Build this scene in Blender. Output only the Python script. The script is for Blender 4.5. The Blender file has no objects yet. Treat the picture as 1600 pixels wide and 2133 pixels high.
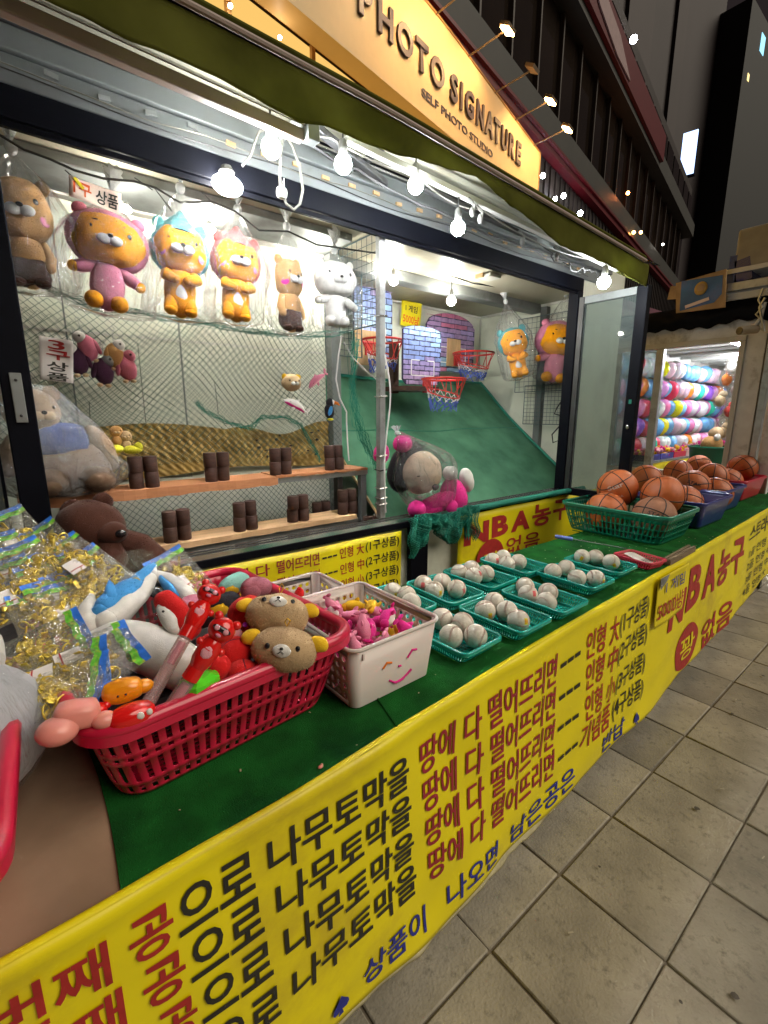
import bpy, bmesh, math, random
from mathutils import Vector, Matrix, Euler, noise
R = math.radians
random.seed(7)
scene = bpy.context.scene
COL = scene.collection

# ------------------------------------------------------------------ camera, world, light, exposure
CAM_H = 1.55
FPX, CX, CY = 970.0, 800.0, 1066.5          # focal length and centre in photograph pixels
PIT = math.atan(208 / FPX); HD = R(51.3)
fh = Vector((math.cos(HD), math.sin(HD), 0)); c_r = Vector((math.sin(HD), -math.cos(HD), 0)); zup = Vector((0, 0, 1))
c_f = fh * math.cos(PIT) - zup * math.sin(PIT); c_u = zup * math.cos(PIT) + fh * math.sin(PIT)
cam_d = bpy.data.cameras.new('camera'); cam = bpy.data.objects.new('camera', cam_d); COL.objects.link(cam)
mw = Matrix((c_r, c_u, -c_f)).transposed().to_4x4(); mw.translation = Vector((0, 0, CAM_H)); cam.matrix_world = mw
cam_d.sensor_fit = 'VERTICAL'; cam_d.sensor_height = 24.0; cam_d.sensor_width = 18.0
cam_d.lens = FPX / 2133 * 24.0; cam_d.clip_start = 0.05; cam_d.clip_end = 500
scene.camera = cam
world = bpy.data.worlds.new('World'); scene.world = world; world.use_nodes = True
_bg = world.node_tree.nodes['Background']; _bg.inputs[0].default_value = (0.66, 0.50, 0.50, 1); _bg.inputs[1].default_value = 0.013
sun_d = bpy.data.lights.new('street_glow', 'SUN'); sun_d.energy = 0.95; sun_d.angle = R(50); sun_d.color = (1.0, 0.90, 0.74)
sun = bpy.data.objects.new('street_glow', sun_d); COL.objects.link(sun)
sun.rotation_euler = Vector((-0.40, 0.62, -0.62)).to_track_quat('-Z', 'Y').to_euler()
scene.view_settings.view_transform = 'Standard'; scene.view_settings.look = 'None'
scene.view_settings.exposure = 1.25; scene.view_settings.gamma = 1.0; scene.view_settings.use_curve_mapping = False
cy = scene.cycles
cy.use_denoising = True
cy.max_bounces = 7; cy.diffuse_bounces = 3; cy.glossy_bounces = 3; cy.transmission_bounces = 4; cy.transparent_max_bounces = 24
cy.sample_clamp_direct = 0.0
cy.sample_clamp_indirect = 4.0; cy.caustics_reflective = False; cy.caustics_refractive = False
try: cy.use_light_tree = True
except Exception: pass
BULB = 115.0     # strength of the white LED bulbs

# ------------------------------------------------------------------ rays for laying things out on real planes
O = Vector((0, 0, CAM_H))
def ray(px, py): return c_f + c_r * ((px - CX) / FPX) - c_u * ((py - CY) / FPX)
def at(px, py, x=None, y=None, z=None):
    d = ray(px, py)
    if x is not None: t = x / d.x
    elif y is not None: t = y / d.y
    else: t = (z - CAM_H) / d.z
    return O + d * t
def at_plane(px, py, p0, n):
    d = ray(px, py); return O + d * ((Vector(p0) - O).dot(n) / d.dot(n))

# ------------------------------------------------------------------ mesh builder
def ortho(d):
    d = d.normalized(); a = Vector((0, 0, 1)) if abs(d.z) < .9 else Vector((1, 0, 0))
    u = d.cross(a).normalized(); return u, d.cross(u).normalized()
class MB:
    def __init__(s): s.v = []; s.f = []
    def add(s, vs, fs):
        n = len(s.v); s.v += [tuple(p) for p in vs]; s.f += [tuple(i + n for i in f) for f in fs]; return s
    def box(s, c, d, rot=None):
        hx, hy, hz = d[0] / 2, d[1] / 2, d[2] / 2; c = Vector(c)
        vs = [Vector((x, y, z)) for z in (-hz, hz) for y in (-hy, hy) for x in (-hx, hx)]
        if rot is not None: vs = [rot @ v for v in vs]
        return s.add([c + v for v in vs], [(0, 2, 3, 1), (4, 5, 7, 6), (0, 1, 5, 4), (2, 6, 7, 3), (0, 4, 6, 2), (1, 3, 7, 5)])
    def bb(s, x0, x1, y0, y1, z0, z1): return s.box(((x0 + x1) / 2, (y0 + y1) / 2, (z0 + z1) / 2), (abs(x1 - x0), abs(y1 - y0), abs(z1 - z0)))
    def bar(s, a, b, w, h=None, up=Vector((0, 0, 1))):
        a, b = Vector(a), Vector(b); d = b - a; x = d.normalized(); y = up.cross(x)
        y = y.normalized() if y.length > 1e-5 else Vector((0, 1, 0)); z = x.cross(y)
        return s.box((a + b) / 2, (d.length, w, h or w), Matrix((x, y, z)).transposed())
    def tube(s, pts, r, n=6, closed=False, cap=True):
        pts = [Vector(p) for p in pts]; N = len(pts); rr = r if isinstance(r, (list, tuple)) else [r] * N
        vs = []; u = None
        for i, p in enumerate(pts):
            a = pts[(i - 1) % N] if (closed or i > 0) else p; b = pts[(i + 1) % N] if (closed or i < N - 1) else p
            d = (b - a)
            if d.length < 1e-9: d = Vector((0, 0, 1))
            d.normalize()
            if u is None: u, w = ortho(d)
            else:
                u = (u - d * u.dot(d))
                u = u.normalized() if u.length > 1e-6 else ortho(d)[0]
                w = d.cross(u)
            for k in range(n):
                t = 2 * math.pi * k / n; vs.append(p + (u * math.cos(t) + w * math.sin(t)) * rr[i])
        fs = []
        for i in range(N if closed else N - 1):
            j = (i + 1) % N
            for k in range(n): l = (k + 1) % n; fs.append((i * n + k, i * n + l, j * n + l, j * n + k))
        if cap and not closed: fs.append(tuple(range(n - 1, -1, -1))); fs.append(tuple((N - 1) * n + k for k in range(n)))
        return s.add(vs, fs)
    def ell(s, c, r, rot=None, nu=20, nv=12, sq=0.0):
        c = Vector(c); r = r if isinstance(r, (list, tuple, Vector)) else (r, r, r); vs = []
        for j in range(nv + 1):
            ph = math.pi * j / nv
            for i in range(nu):
                th = 2 * math.pi * i / nu; v = Vector((math.sin(ph) * math.cos(th), math.sin(ph) * math.sin(th), math.cos(ph)))
                if sq: m = max(abs(v.x), abs(v.y), abs(v.z)); v = v.lerp(v / m, sq)
                v = Vector((v.x * r[0], v.y * r[1], v.z * r[2]))
                if rot is not None: v = rot @ v
                vs.append(c + v)
        fs = []
        for j in range(nv):
            for i in range(nu):
                k = (i + 1) % nu; q = (j * nu + i, (j + 1) * nu + i, (j + 1) * nu + k, j * nu + k)
                if j == 0: q = (0, q[1], q[2])
                elif j == nv - 1: q = (q[0], q[1], q[3])
                fs.append(q)
        return s.add(vs, fs)
    def lathe(s, prof, c=(0, 0, 0), n=24, rot=None):
        c = Vector(c); vs = []
        for (r, z) in prof:
            for i in range(n):
                t = 2 * math.pi * i / n; v = Vector((r * math.cos(t), r * math.sin(t), z))
                if rot is not None: v = rot @ v
                vs.append(c + v)
        fs = []
        for j in range(len(prof) - 1):
            for i in range(n): k = (i + 1) % n; fs.append((j * n + i, j * n + k, (j + 1) * n + k, (j + 1) * n + i))
        fs.append(tuple(range(n - 1, -1, -1))); fs.append(tuple((len(prof) - 1) * n + i for i in range(n)))
        return s.add(vs, fs)
    def grid(s, fn, nu, nv, skip=None):
        vs = [fn(i / nu, j / nv) for j in range(nv + 1) for i in range(nu + 1)]
        fs = [(j * (nu + 1) + i, j * (nu + 1) + i + 1, (j + 1) * (nu + 1) + i + 1, (j + 1) * (nu + 1) + i) for j in range(nv) for i in range(nu) if not (skip and skip(i, j))]
        return s.add(vs, fs)
    def prism(s, poly, d, x, y, n, o):
        """polygon poly in the plane (x, y) at o, thickness d along n"""
        o, x, y, n = Vector(o), Vector(x), Vector(y), Vector(n); k = len(poly)
        vs = [o + x * a + y * b for a, b in poly] + [o + x * a + y * b + n * d for a, b in poly]
        return s.add(vs, [tuple(range(k - 1, -1, -1)), tuple(range(k, 2 * k))] + [(i, (i + 1) % k, (i + 1) % k + k, i + k) for i in range(k)])
    def move(s, m): s.v = [tuple(m @ Vector(p)) for p in s.v]; return s
    def mesh(s, name, mat, smooth=True, ang=35):
        me = bpy.data.meshes.new(name); me.from_pydata(s.v, [], s.f); me.update()
        bm = bmesh.new(); bm.from_mesh(me); bmesh.ops.remove_doubles(bm, verts=bm.verts, dist=1e-6)
        bmesh.ops.recalc_face_normals(bm, faces=bm.faces); bm.to_mesh(me); bm.free()
        if mat: me.materials.append(mat)
        if smooth:
            me.shade_smooth()
            if ang < 180: me.set_sharp_from_angle(angle=R(ang))
        return me
def tag(o, label=None, cat=None, group=None, kind=None):
    if label: o['label'] = label
    if cat: o['category'] = cat
    if group: o['group'] = group
    if kind: o['kind'] = kind
    return o
def thing(name, label, cat, loc=(0, 0, 0), rz=0, group=None):
    o = bpy.data.objects.new(name, None); COL.objects.link(o); o.empty_display_size = .05
    o.location = loc; o.rotation_euler = (0, 0, rz); return tag(o, label, cat, group)
FR = random.Random(77)
def fur(mb, dg):
    """short pile: small spikes standing on the plush surface"""
    tri = [f for f in mb.f if len(f) in (3, 4)]; N = 3200 if dg > .11 else 1300; L_ = max(.0016, dg * .017); w = L_ * .22
    V = [Vector(v) for v in mb.v]; ar = []; acc = 0
    for f in tri: acc += (V[f[1]] - V[f[0]]).cross(V[f[2]] - V[f[0]]).length; ar.append(acc)
    if acc <= 0: return
    import bisect
    cen = sum(V, Vector()) / len(V)
    for _ in range(N):
        f = tri[min(len(tri) - 1, bisect.bisect_left(ar, FR.random() * acc))]; a, b, c = V[f[0]], V[f[1]], V[f[2]]; r1, r2 = FR.random(), FR.random()
        if r1 + r2 > 1: r1, r2 = 1 - r1, 1 - r2
        p = a + (b - a) * r1 + (c - a) * r2; nn = (b - a).cross(c - a)
        if nn.length < 1e-12: continue
        nn.normalize()
        if nn.dot(p - cen) < 0: nn = -nn
        t = Vector((FR.uniform(-1, 1), FR.uniform(-1, 1), FR.uniform(-1, 1))); s = nn.cross(t)
        if s.length < 1e-6: continue
        s.normalize(); k = len(mb.v); tip = p + (nn + t * .7 + Vector((0, 0, -.35))) * L_ * FR.uniform(.5, 1.1)
        mb.v += [tuple(p - s * w), tuple(p + s * w), tuple(tip)]; mb.f.append((k, k + 1, k + 2))
def obj(name, mb, mat, parent=None, world=False, smooth=True, ang=35, label=None, kind=None, bev=0, solid=0, loc=None):
    if isinstance(mb, MB) and mat is not None and mat.name.startswith('plush_') and len(mb.v) > 60:
        lo = [min(v[i] for v in mb.v) for i in range(3)]; hi = [max(v[i] for v in mb.v) for i in range(3)]; dg = max(1e-4, max(hi[i] - lo[i] for i in range(3)))
        ph = len(mb.v) * .37 + lo[0] * 9
        mb.v = [tuple(v[i] + dg * (.030 * n1[i] + .010 * n2[i]) for i in range(3)) for v in mb.v for n1, n2 in [(noise.noise_vector(Vector(v) * (3.2 / dg) + Vector((ph, 0, 0))), noise.noise_vector(Vector(v) * (9 / dg) + Vector((0, ph, 0))))]]
        if dg > .045 and not any(w in mat.name for w in ('white', 'grey', 'palepink')): fur(mb, dg)
    me = mb.mesh(name, mat, smooth, ang) if isinstance(mb, MB) else mb
    o = bpy.data.objects.new(name, me); COL.objects.link(o)
    if parent is not None:
        o.parent = parent
        if world:
            p = parent; off = Vector((0, 0, 0))
            while p is not None: off += p.location; p = p.parent
            o.location = -off
    if loc is not None: o.location = loc
    if bev: b = o.modifiers.new('bevel', 'BEVEL'); b.width = bev; b.segments = 2; b.limit_method = 'ANGLE'; b.angle_limit = R(40)
    if solid: b = o.modifiers.new('solid', 'SOLIDIFY'); b.thickness = solid; b.offset = 0
    if label: o['label'] = label
    if kind: o['kind'] = kind
    return o
def copy_tree(o, parent=None):
    c = o.copy(); COL.objects.link(c); c.parent = parent
    for ch in list(o.children): copy_tree(ch, c)
    return c

# ------------------------------------------------------------------ materials
def mat(name, col, rough=.5, metal=0, var=.12, scale=8, bump=0, bscale=None, emit=0, sheen=0, coat=0, alpha=1, spec=.5, dirt=None, dscale=3, stretch=None, sss=0):
    m = bpy.data.materials.new(name); m.use_nodes = True; nt = m.node_tree; b = nt.nodes['Principled BSDF']; L = nt.links
    tc = nt.nodes.new('ShaderNodeTexCoord'); src = tc.outputs['Object']
    if stretch:
        mp = nt.nodes.new('ShaderNodeMapping'); mp.inputs['Scale'].default_value = stretch; L.new(src, mp.inputs[0]); src = mp.outputs[0]
    nz = nt.nodes.new('ShaderNodeTexNoise'); nz.inputs['Scale'].default_value = scale; nz.inputs['Detail'].default_value = 5; L.new(src, nz.inputs['Vector'])
    rp = nt.nodes.new('ShaderNodeValToRGB'); rp.color_ramp.elements[0].position = .3; rp.color_ramp.elements[1].position = .7
    rp.color_ramp.elements[0].color = tuple(c * (1 - var) for c in col) + (1,); rp.color_ramp.elements[1].color = tuple(min(1, c * (1 + var)) for c in col) + (1,)
    L.new(nz.outputs['Fac'], rp.inputs[0]); out = rp.outputs[0]
    if dirt:
        n2 = nt.nodes.new('ShaderNodeTexNoise'); n2.inputs['Scale'].default_value = dscale; n2.inputs['Detail'].default_value = 8; n2.inputs['Roughness'].default_value = .65; L.new(src, n2.inputs['Vector'])
        r2 = nt.nodes.new('ShaderNodeValToRGB'); r2.color_ramp.elements[0].position = .52; r2.color_ramp.elements[1].position = .72; L.new(n2.outputs['Fac'], r2.inputs[0])
        mx = nt.nodes.new('ShaderNodeMix'); mx.data_type = 'RGBA'; mx.inputs[7].default_value = tuple(dirt) + (1,)
        L.new(r2.outputs[0], mx.inputs[0]); L.new(out, mx.inputs[6]); out = mx.outputs[2]
    L.new(out, b.inputs['Base Color'])
    b.inputs['Roughness'].default_value = rough; b.inputs['Metallic'].default_value = metal; b.inputs['Specular IOR Level'].default_value = spec
    b.inputs['Sheen Weight'].default_value = sheen; b.inputs['Sheen Roughness'].default_value = .5; b.inputs['Coat Weight'].default_value = coat; b.inputs['Alpha'].default_value = alpha
    if sss: b.inputs['Subsurface Weight'].default_value = sss; b.inputs['Subsurface Scale'].default_value = .01
    if emit: b.inputs['Emission Color'].default_value = tuple(col) + (1,); b.inputs['Emission Strength'].default_value = emit
    if bump:
        n3 = nt.nodes.new('ShaderNodeTexNoise'); n3.inputs['Scale'].default_value = bscale or scale * 6; n3.inputs['Detail'].default_value = 4; L.new(src, n3.inputs['Vector'])
        bp = nt.nodes.new('ShaderNodeBump'); bp.inputs['Strength'].default_value = min(1, bump); bp.inputs['Distance'].default_value = .004; L.new(n3.outputs['Fac'], bp.inputs['Height']); L.new(bp.outputs[0], b.inputs['Normal'])
    return m
def emat(name, col, s):
    m = bpy.data.materials.new(name); m.use_nodes = True; nt = m.node_tree; nt.nodes.clear()
    e = nt.nodes.new('ShaderNodeEmission'); e.inputs[0].default_value = tuple(col) + (1,); e.inputs[1].default_value = s
    o = nt.nodes.new('ShaderNodeOutputMaterial'); nt.links.new(e.outputs[0], o.inputs[0]); return m
def film(name, col=(.9, .93, .95), body=.10, gloss=.25, rough=.12, bump=.6, bscale=14, stretch=(1, 1, 1), tint=(1, 1, 1), bd=.01, mul=.5):
    """thin clear plastic: see-through, with wrinkled reflections and a little milkiness"""
    m = bpy.data.materials.new(name); m.use_nodes = True; nt = m.node_tree; nt.nodes.clear(); L = nt.links
    tc = nt.nodes.new('ShaderNodeTexCoord'); mp = nt.nodes.new('ShaderNodeMapping'); mp.inputs['Scale'].default_value = stretch; L.new(tc.outputs['Object'], mp.inputs[0])
    nz = nt.nodes.new('ShaderNodeTexNoise'); nz.inputs['Scale'].default_value = bscale; nz.inputs['Detail'].default_value = 6; nz.inputs['Distortion'].default_value = 1.2; L.new(mp.outputs[0], nz.inputs['Vector'])
    bp = nt.nodes.new('ShaderNodeBump'); bp.inputs['Strength'].default_value = bump; bp.inputs['Distance'].default_value = bd; L.new(nz.outputs['Fac'], bp.inputs['Height'])
    tr = nt.nodes.new('ShaderNodeBsdfTransparent'); tr.inputs[0].default_value = tuple(tint) + (1,)
    gl = nt.nodes.new('ShaderNodeBsdfGlossy'); gl.inputs['Roughness'].default_value = rough; L.new(bp.outputs[0], gl.inputs['Normal'])
    df = nt.nodes.new('ShaderNodeBsdfDiffuse'); df.inputs[0].default_value = tuple(col) + (1,); L.new(bp.outputs[0], df.inputs['Normal'])
    lw = nt.nodes.new('ShaderNodeLayerWeight'); lw.inputs['Blend'].default_value = gloss; L.new(bp.outputs[0], lw.inputs['Normal'])
    mth = nt.nodes.new('ShaderNodeMath'); mth.operation = 'MULTIPLY_ADD'; mth.inputs[1].default_value = mul; mth.inputs[2].default_value = .012; L.new(lw.outputs['Fresnel'], mth.inputs[0])
    m1 = nt.nodes.new('ShaderNodeMixShader'); m1.inputs[0].default_value = body; L.new(tr.outputs[0], m1.inputs[1]); L.new(df.outputs[0], m1.inputs[2])
    m2 = nt.nodes.new('ShaderNodeMixShader'); L.new(mth.outputs[0], m2.inputs[0]); L.new(m1.outputs[0], m2.inputs[1]); L.new(gl.outputs[0], m2.inputs[2])
    o = nt.nodes.new('ShaderNodeOutputMaterial'); L.new(m2.outputs[0], o.inputs[0]); return m
def meshcloth(name, col, opac=.75, scale=260, tl_=.25):
    """fine woven shade cloth: small see-through pores"""
    m = bpy.data.materials.new(name); m.use_nodes = True; nt = m.node_tree; nt.nodes.clear(); L = nt.links
    tr = nt.nodes.new('ShaderNodeBsdfTransparent'); df = nt.nodes.new('ShaderNodeBsdfDiffuse'); tl = nt.nodes.new('ShaderNodeBsdfTranslucent')
    tc = nt.nodes.new('ShaderNodeTexCoord'); nz = nt.nodes.new('ShaderNodeTexNoise'); nz.inputs['Scale'].default_value = 5; nz.inputs['Detail'].default_value = 4; L.new(tc.outputs['Object'], nz.inputs['Vector'])
    rp = nt.nodes.new('ShaderNodeValToRGB'); rp.color_ramp.elements[0].position = .3; rp.color_ramp.elements[1].position = .7
    rp.color_ramp.elements[0].color = tuple(c * .68 for c in col) + (1,); rp.color_ramp.elements[1].color = tuple(c * 1.2 for c in col) + (1,); L.new(nz.outputs['Fac'], rp.inputs[0])
    L.new(rp.outputs[0], df.inputs[0]); L.new(rp.outputs[0], tl.inputs[0])
    a = nt.nodes.new('ShaderNodeMixShader'); a.inputs[0].default_value = tl_; L.new(df.outputs[0], a.inputs[1]); L.new(tl.outputs[0], a.inputs[2])
    b = nt.nodes.new('ShaderNodeMixShader'); b.inputs[0].default_value = opac; L.new(tr.outputs[0], b.inputs[1]); L.new(a.outputs[0], b.inputs[2])
    o = nt.nodes.new('ShaderNodeOutputMaterial'); L.new(b.outputs[0], o.inputs[0]); return m

M = {}
M['slab'] = mat('paving_stone', (.315, .285, .225), .72, var=.26, scale=4.5, bump=.6, bscale=110, dirt=(.18, .165, .13), dscale=38)
_nt = M['slab'].node_tree; _b = _nt.nodes['Principled BSDF']; _src = _b.inputs['Base Color'].links[0].from_socket
_oi = _nt.nodes.new('ShaderNodeObjectInfo'); _mr = _nt.nodes.new('ShaderNodeMapRange'); _mr.inputs['To Min'].default_value = .76; _mr.inputs['To Max'].default_value = 1.18; _nt.links.new(_oi.outputs['Random'], _mr.inputs['Value'])
_mx = _nt.nodes.new('ShaderNodeVectorMath'); _mx.operation = 'SCALE'; _nt.links.new(_src, _mx.inputs[0]); _nt.links.new(_mr.outputs[0], _mx.inputs['Scale']); _nt.links.new(_mx.outputs[0], _b.inputs['Base Color'])
M['joint'] = mat('paving_joint', (.185, .155, .115), .95, var=.2, scale=20)
M['turf'] = mat('green_felt', (.008, .105, .016), .95, var=.35, scale=14, bump=1, bscale=420, spec=.15, dirt=(.003, .045, .012), dscale=4)
M['vinyl'] = mat('yellow_vinyl', (.86, .73, .005), .42, var=.06, scale=3, bump=.15, bscale=6, dirt=(.55, .40, .02), dscale=2)
M['ink_black'] = mat('black_print', (.022, .02, .015), .5, var=.3, scale=30)
M['ink_red'] = mat('red_print', (.40, .022, .02), .5, var=.15, scale=30)
M['ink_maroon'] = mat('maroon_print', (.33, .018, .035), .5, var=.15, scale=30)
M['ink_blue'] = mat('blue_print', (.02, .03, .28), .5, var=.15, scale=30)
M['ink_white'] = mat('white_print', (.75, .75, .72), .5, var=.05)
M['ink_orange'] = mat('orange_print', (.75, .12, .02), .5, var=.05)
M['brownfilm'] = mat('brown_table_sheet', (.36, .25, .165), .2, var=.25, scale=4, bump=.8, bscale=5, coat=.4)
M['hem'] = mat('banner_hem', (.55, .50, .30), .6, var=.2, scale=20, dirt=(.2, .17, .1), dscale=8)
M['wood_under'] = mat('table_wood', (.12, .08, .045), .8)
M['panel'] = mat('cream_panel', (.66, .68, .57), .42, var=.06, scale=2, dirt=(.48, .49, .40), dscale=2.2)
M['ceil'] = mat('cream_ceiling', (.52, .49, .38), .38, var=.06, scale=2, dirt=(.34, .29, .20), dscale=1.6)
M['trim'] = mat('white_trim', (.60, .60, .55), .4, var=.04)
M['greybeam'] = mat('grey_painted_steel', (.20, .215, .21), .5, var=.15, scale=5, dirt=(.10, .10, .10), dscale=4)
M['bluegrey'] = mat('blue_grey_steel', (.15, .165, .165), .5, metal=.15, var=.12, scale=4, bump=.1, bscale=12, dirt=(.13, .13, .12), dscale=5)
M['black'] = mat('black_frame', (.0035, .004, .007), .5, var=.2, scale=5, spec=.08)
M['darkmetal'] = mat('dark_steel', (.06, .06, .06), .45, metal=.6, var=.2)
M['galv'] = mat('galvanised_steel', (.42, .44, .44), .38, metal=.7, var=.15, scale=12, dirt=(.22, .2, .17), dscale=9)
M['chrome'] = mat('bright_rail', (.75, .75, .75), .2, metal=.95, var=.05)
M['olive_opaque'] = mat('olive_canvas', (.165, .185, .026), .72, var=.18, scale=5, bump=.4, bscale=7, dirt=(.10, .12, .02), dscale=3)
M['pinktrim'] = mat('pale_canopy_trim', (.34, .27, .235), .5, var=.1)
M['soffit'] = mat('canopy_underside', (.27, .265, .205), .55, var=.15, scale=3, dirt=(.16, .12, .07), dscale=3, stretch=(1, 4, 4))
M['white_pl'] = mat('white_plastic', (.70, .62, .58), .32, var=.03, scale=5, coat=.2, sss=.1)
M['red_pl'] = mat('red_plastic', (.58, .014, .055), .28, var=.05, coat=.3)
M['teal_pl'] = mat('teal_plastic', (.004, .36, .30), .26, var=.05, coat=.3)
M['green_pl'] = mat('green_plastic', (.004, .20, .115), .28, var=.05, coat=.3)
M['blue_pl'] = mat('blue_plastic', (.025, .03, .20), .28, var=.05, coat=.3)
M['pinkred_pl'] = mat('pinkish_red_plastic', (.60, .03, .07), .3, var=.05, coat=.2)
M['leather'] = mat('white_leather', (.66, .60, .51), .5, var=.10, scale=25, bump=.15, bscale=160, dirt=(.42, .34, .25), dscale=34)
M['stitch'] = mat('red_stitching', (.50, .31, .26), .6)
M['seamgrey'] = mat('worn_seam', (.50, .36, .30), .6)
M['bball'] = mat('orange_rubber', (.52, .125, .028), .42, var=.14, scale=10, bump=.35, bscale=420, dirt=(.34, .08, .03), dscale=9)
M['bball_old'] = mat('worn_orange_rubber', (.34, .14, .07), .6, var=.18, scale=10, bump=.35, bscale=420, dirt=(.22, .10, .06), dscale=7)
M['bseam'] = mat('black_rubber', (.018, .012, .01), .6)
M['silver_print'] = mat('silver_print', (.55, .42, .34), .5)
M['orangewood'] = mat('orange_shelf_board', (.55, .24, .11), .55, var=.15, scale=6, stretch=(1, 6, 6), dirt=(.38, .15, .07), dscale=6)
M['palewood'] = mat('pale_shelf_board', (.62, .40, .22), .55, var=.15, scale=6, stretch=(1, 6, 6))
M['brownblock'] = mat('brown_wood_block', (.060, .026, .018), .65, var=.3, scale=22, bump=.3, bscale=60, stretch=(1, 1, 3))
M['foam'] = mat('mustard_mat', (.46, .31, .09), .85, var=.22, scale=18, bump=.6, bscale=60, dirt=(.17, .11, .03), dscale=6)
M['net'] = mat('green_netting', (.015, .12, .09), .7, var=.2)
M['netdark'] = mat('dark_netting', (.05, .13, .10), .8, var=.2)
M['teal_rope'] = mat('teal_rope_net', (.010, .22, .15), .7, var=.15)
M['ramp'] = meshcloth('green_shade_cloth', (.13, .33, .21), .80)
M['olive'] = meshcloth('olive_canvas', (.125, .130, .030), 1.0, tl_=.38)
M['milky'] = film('cloudy_bag', body=.15, gloss=.25, rough=.12, bump=1.0, bscale=9, stretch=(2, 2, 1), bd=.04, mul=.7)
M['bag'] = film('clear_bag', body=.045, gloss=.22, rough=.09, bump=1.0, bscale=11, stretch=(3.2, 3.2, .5), bd=.03)
M['bagthin'] = film('clear_packet', body=.07, gloss=.28, rough=.10, bump=1, bscale=34, col=(.9, .88, .7), bd=.02)
M['tie'] = film('gathered_plastic', body=.55, gloss=.35, rough=.15, bump=1, bscale=40)
M['glass'] = film('dusty_glass', col=(.45, .52, .50), body=.10, gloss=.2, rough=.03, bump=.03, bscale=2, tint=(.62, .68, .66), mul=.9)
M['cleartube'] = film('clear_tube', col=(1, .75, .75), body=.25, gloss=.3, rough=.05, bump=.1, tint=(1, .85, .85))
M['gold'] = mat('gold_foil', (1.0, .68, .10), .25, metal=.55, var=.2, scale=60, bump=.6, bscale=140)
M['bulb'] = emat('lit_bulb', (.93, .97, 1.0), BULB)
M['flood'] = emat('lit_flood', (1.0, .96, .84), 250.0)
M['bulb_in'] = emat('lit_inner_bulb', (1.0, .97, .88), 165.0)
M['flood_front'] = emat('lit_big_flood', (1.0, .97, .90), 90.0)
M['socket'] = mat('grey_socket', (.12, .12, .11), .5)
M['cable'] = mat('dark_cable', (.03, .03, .03), .6)
M['cable_w'] = mat('pale_cable', (.15, .145, .12), .5)
M['hoop'] = mat('red_hoop', (.50, .025, .02), .4, coat=.2)
M['cord_w'] = mat('white_cord', (.70, .66, .66), .7)
M['cord_b'] = mat('blue_cord', (.06, .10, .42), .7)
M['wiregrid'] = mat('blue_grey_wire', (.09, .13, .14), .5, metal=.4)
M['paper_y'] = mat('yellow_paper', (.80, .66, .01), .6, var=.03)
M['paper_w'] = mat('white_paper', (.78, .74, .70), .6, var=.04)
M['paper_p'] = mat('pale_pink_paper', (.80, .62, .52), .6, var=.04)
M['ply'] = mat('plywood', (.42, .27, .13), .7, var=.2, scale=8, stretch=(6, 1, 1))
def plush(n, c, v=.10): M[n] = mat('plush_' + n, c, .9, var=v, scale=30, bump=.30, bscale=420, sheen=.12, spec=.2)
for n, c in dict(amber=(.90, .36, .006), pink=(.72, .24, .36), palepink=(.80, .36, .42), hotpink=(.75, .03, .28), teal=(.10, .38, .42), coral=(.70, .14, .14), brown=(.060, .020, .012), tan=(.55, .30, .11), taupe=(.21, .135, .09), oat=(.36, .25, .16),
                 cream=(.62, .45, .26), white=(.72, .70, .66), beige=(.52, .36, .20), soot=(.02, .016, .022), red=(.60, .012, .012), yellow=(.82, .50, .02), blue=(.06, .30, .66), navy=(.06, .10, .30), grey=(.20, .20, .21),
                 plum=(.065, .02, .05), rose=(.60, .17, .24), mint=(.25, .52, .46), mauve=(.42, .14, .19), dbrown=(.10, .05, .035), skin=(.78, .60, .44), lemon=(.72, .70, .05), paleblue=(.30, .42, .62), orange=(.80, .20, .02)).items(): plush(n, c)
M['red_gl'] = mat('red_glossy_plastic', (.72, .012, .01), .14, var=.02, coat=.6, sss=.3)
M['green_gl'] = mat('green_glossy_plastic', (.10, .68, .02), .2, var=.02, coat=.4, sss=.3)
M['orange_gl'] = mat('orange_glossy_plastic', (.85, .30, .01), .2, var=.02, coat=.4)
M['pink_gl'] = mat('pink_soft_plastic', (.80, .30, .25), .3, var=.03, coat=.2, sss=.3)
M['eye'] = mat('dark_eye', (.012, .01, .012), .15, coat=.5)
M['facade'] = mat('dark_facade_stone', (.020, .019, .014), .6, var=.2, scale=1.5)
M['facade_dk'] = mat('brown_facade', (.018, .011, .009), .5, var=.2, scale=1)
M['darkglass'] = mat('dark_window_glass', (.018, .013, .010), .08, var=.3, scale=.5, coat=.3)
M['mull'] = mat('window_mullion', (.045, .032, .025), .5)
M['redband'] = mat('red_facade_band', (.10, .004, .008), .4, var=.1)
M['cream_sign'] = mat('cream_sign_face', (.80, .56, .26), .5, var=.02)
M['signedge'] = mat('sign_edge', (.55, .32, .12), .5)
M['letter'] = mat('grey_letter', (.10, .07, .07), .4)
M['lampbody'] = mat('lamp_arm', (.35, .28, .2), .4, metal=.5)
M['warm'] = emat('lit_warm_lamp', (1, .52, .18), 22)
M['warmglass'] = emat('lit_shop_window', (1, .60, .16), .42)
M['tower'] = mat('tower_wall', (.034, .024, .024), .7, var=.2, scale=.1)
M['tower2'] = mat('tower_wall_pale', (.042, .030, .029), .7, var=.2, scale=.1)

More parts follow.
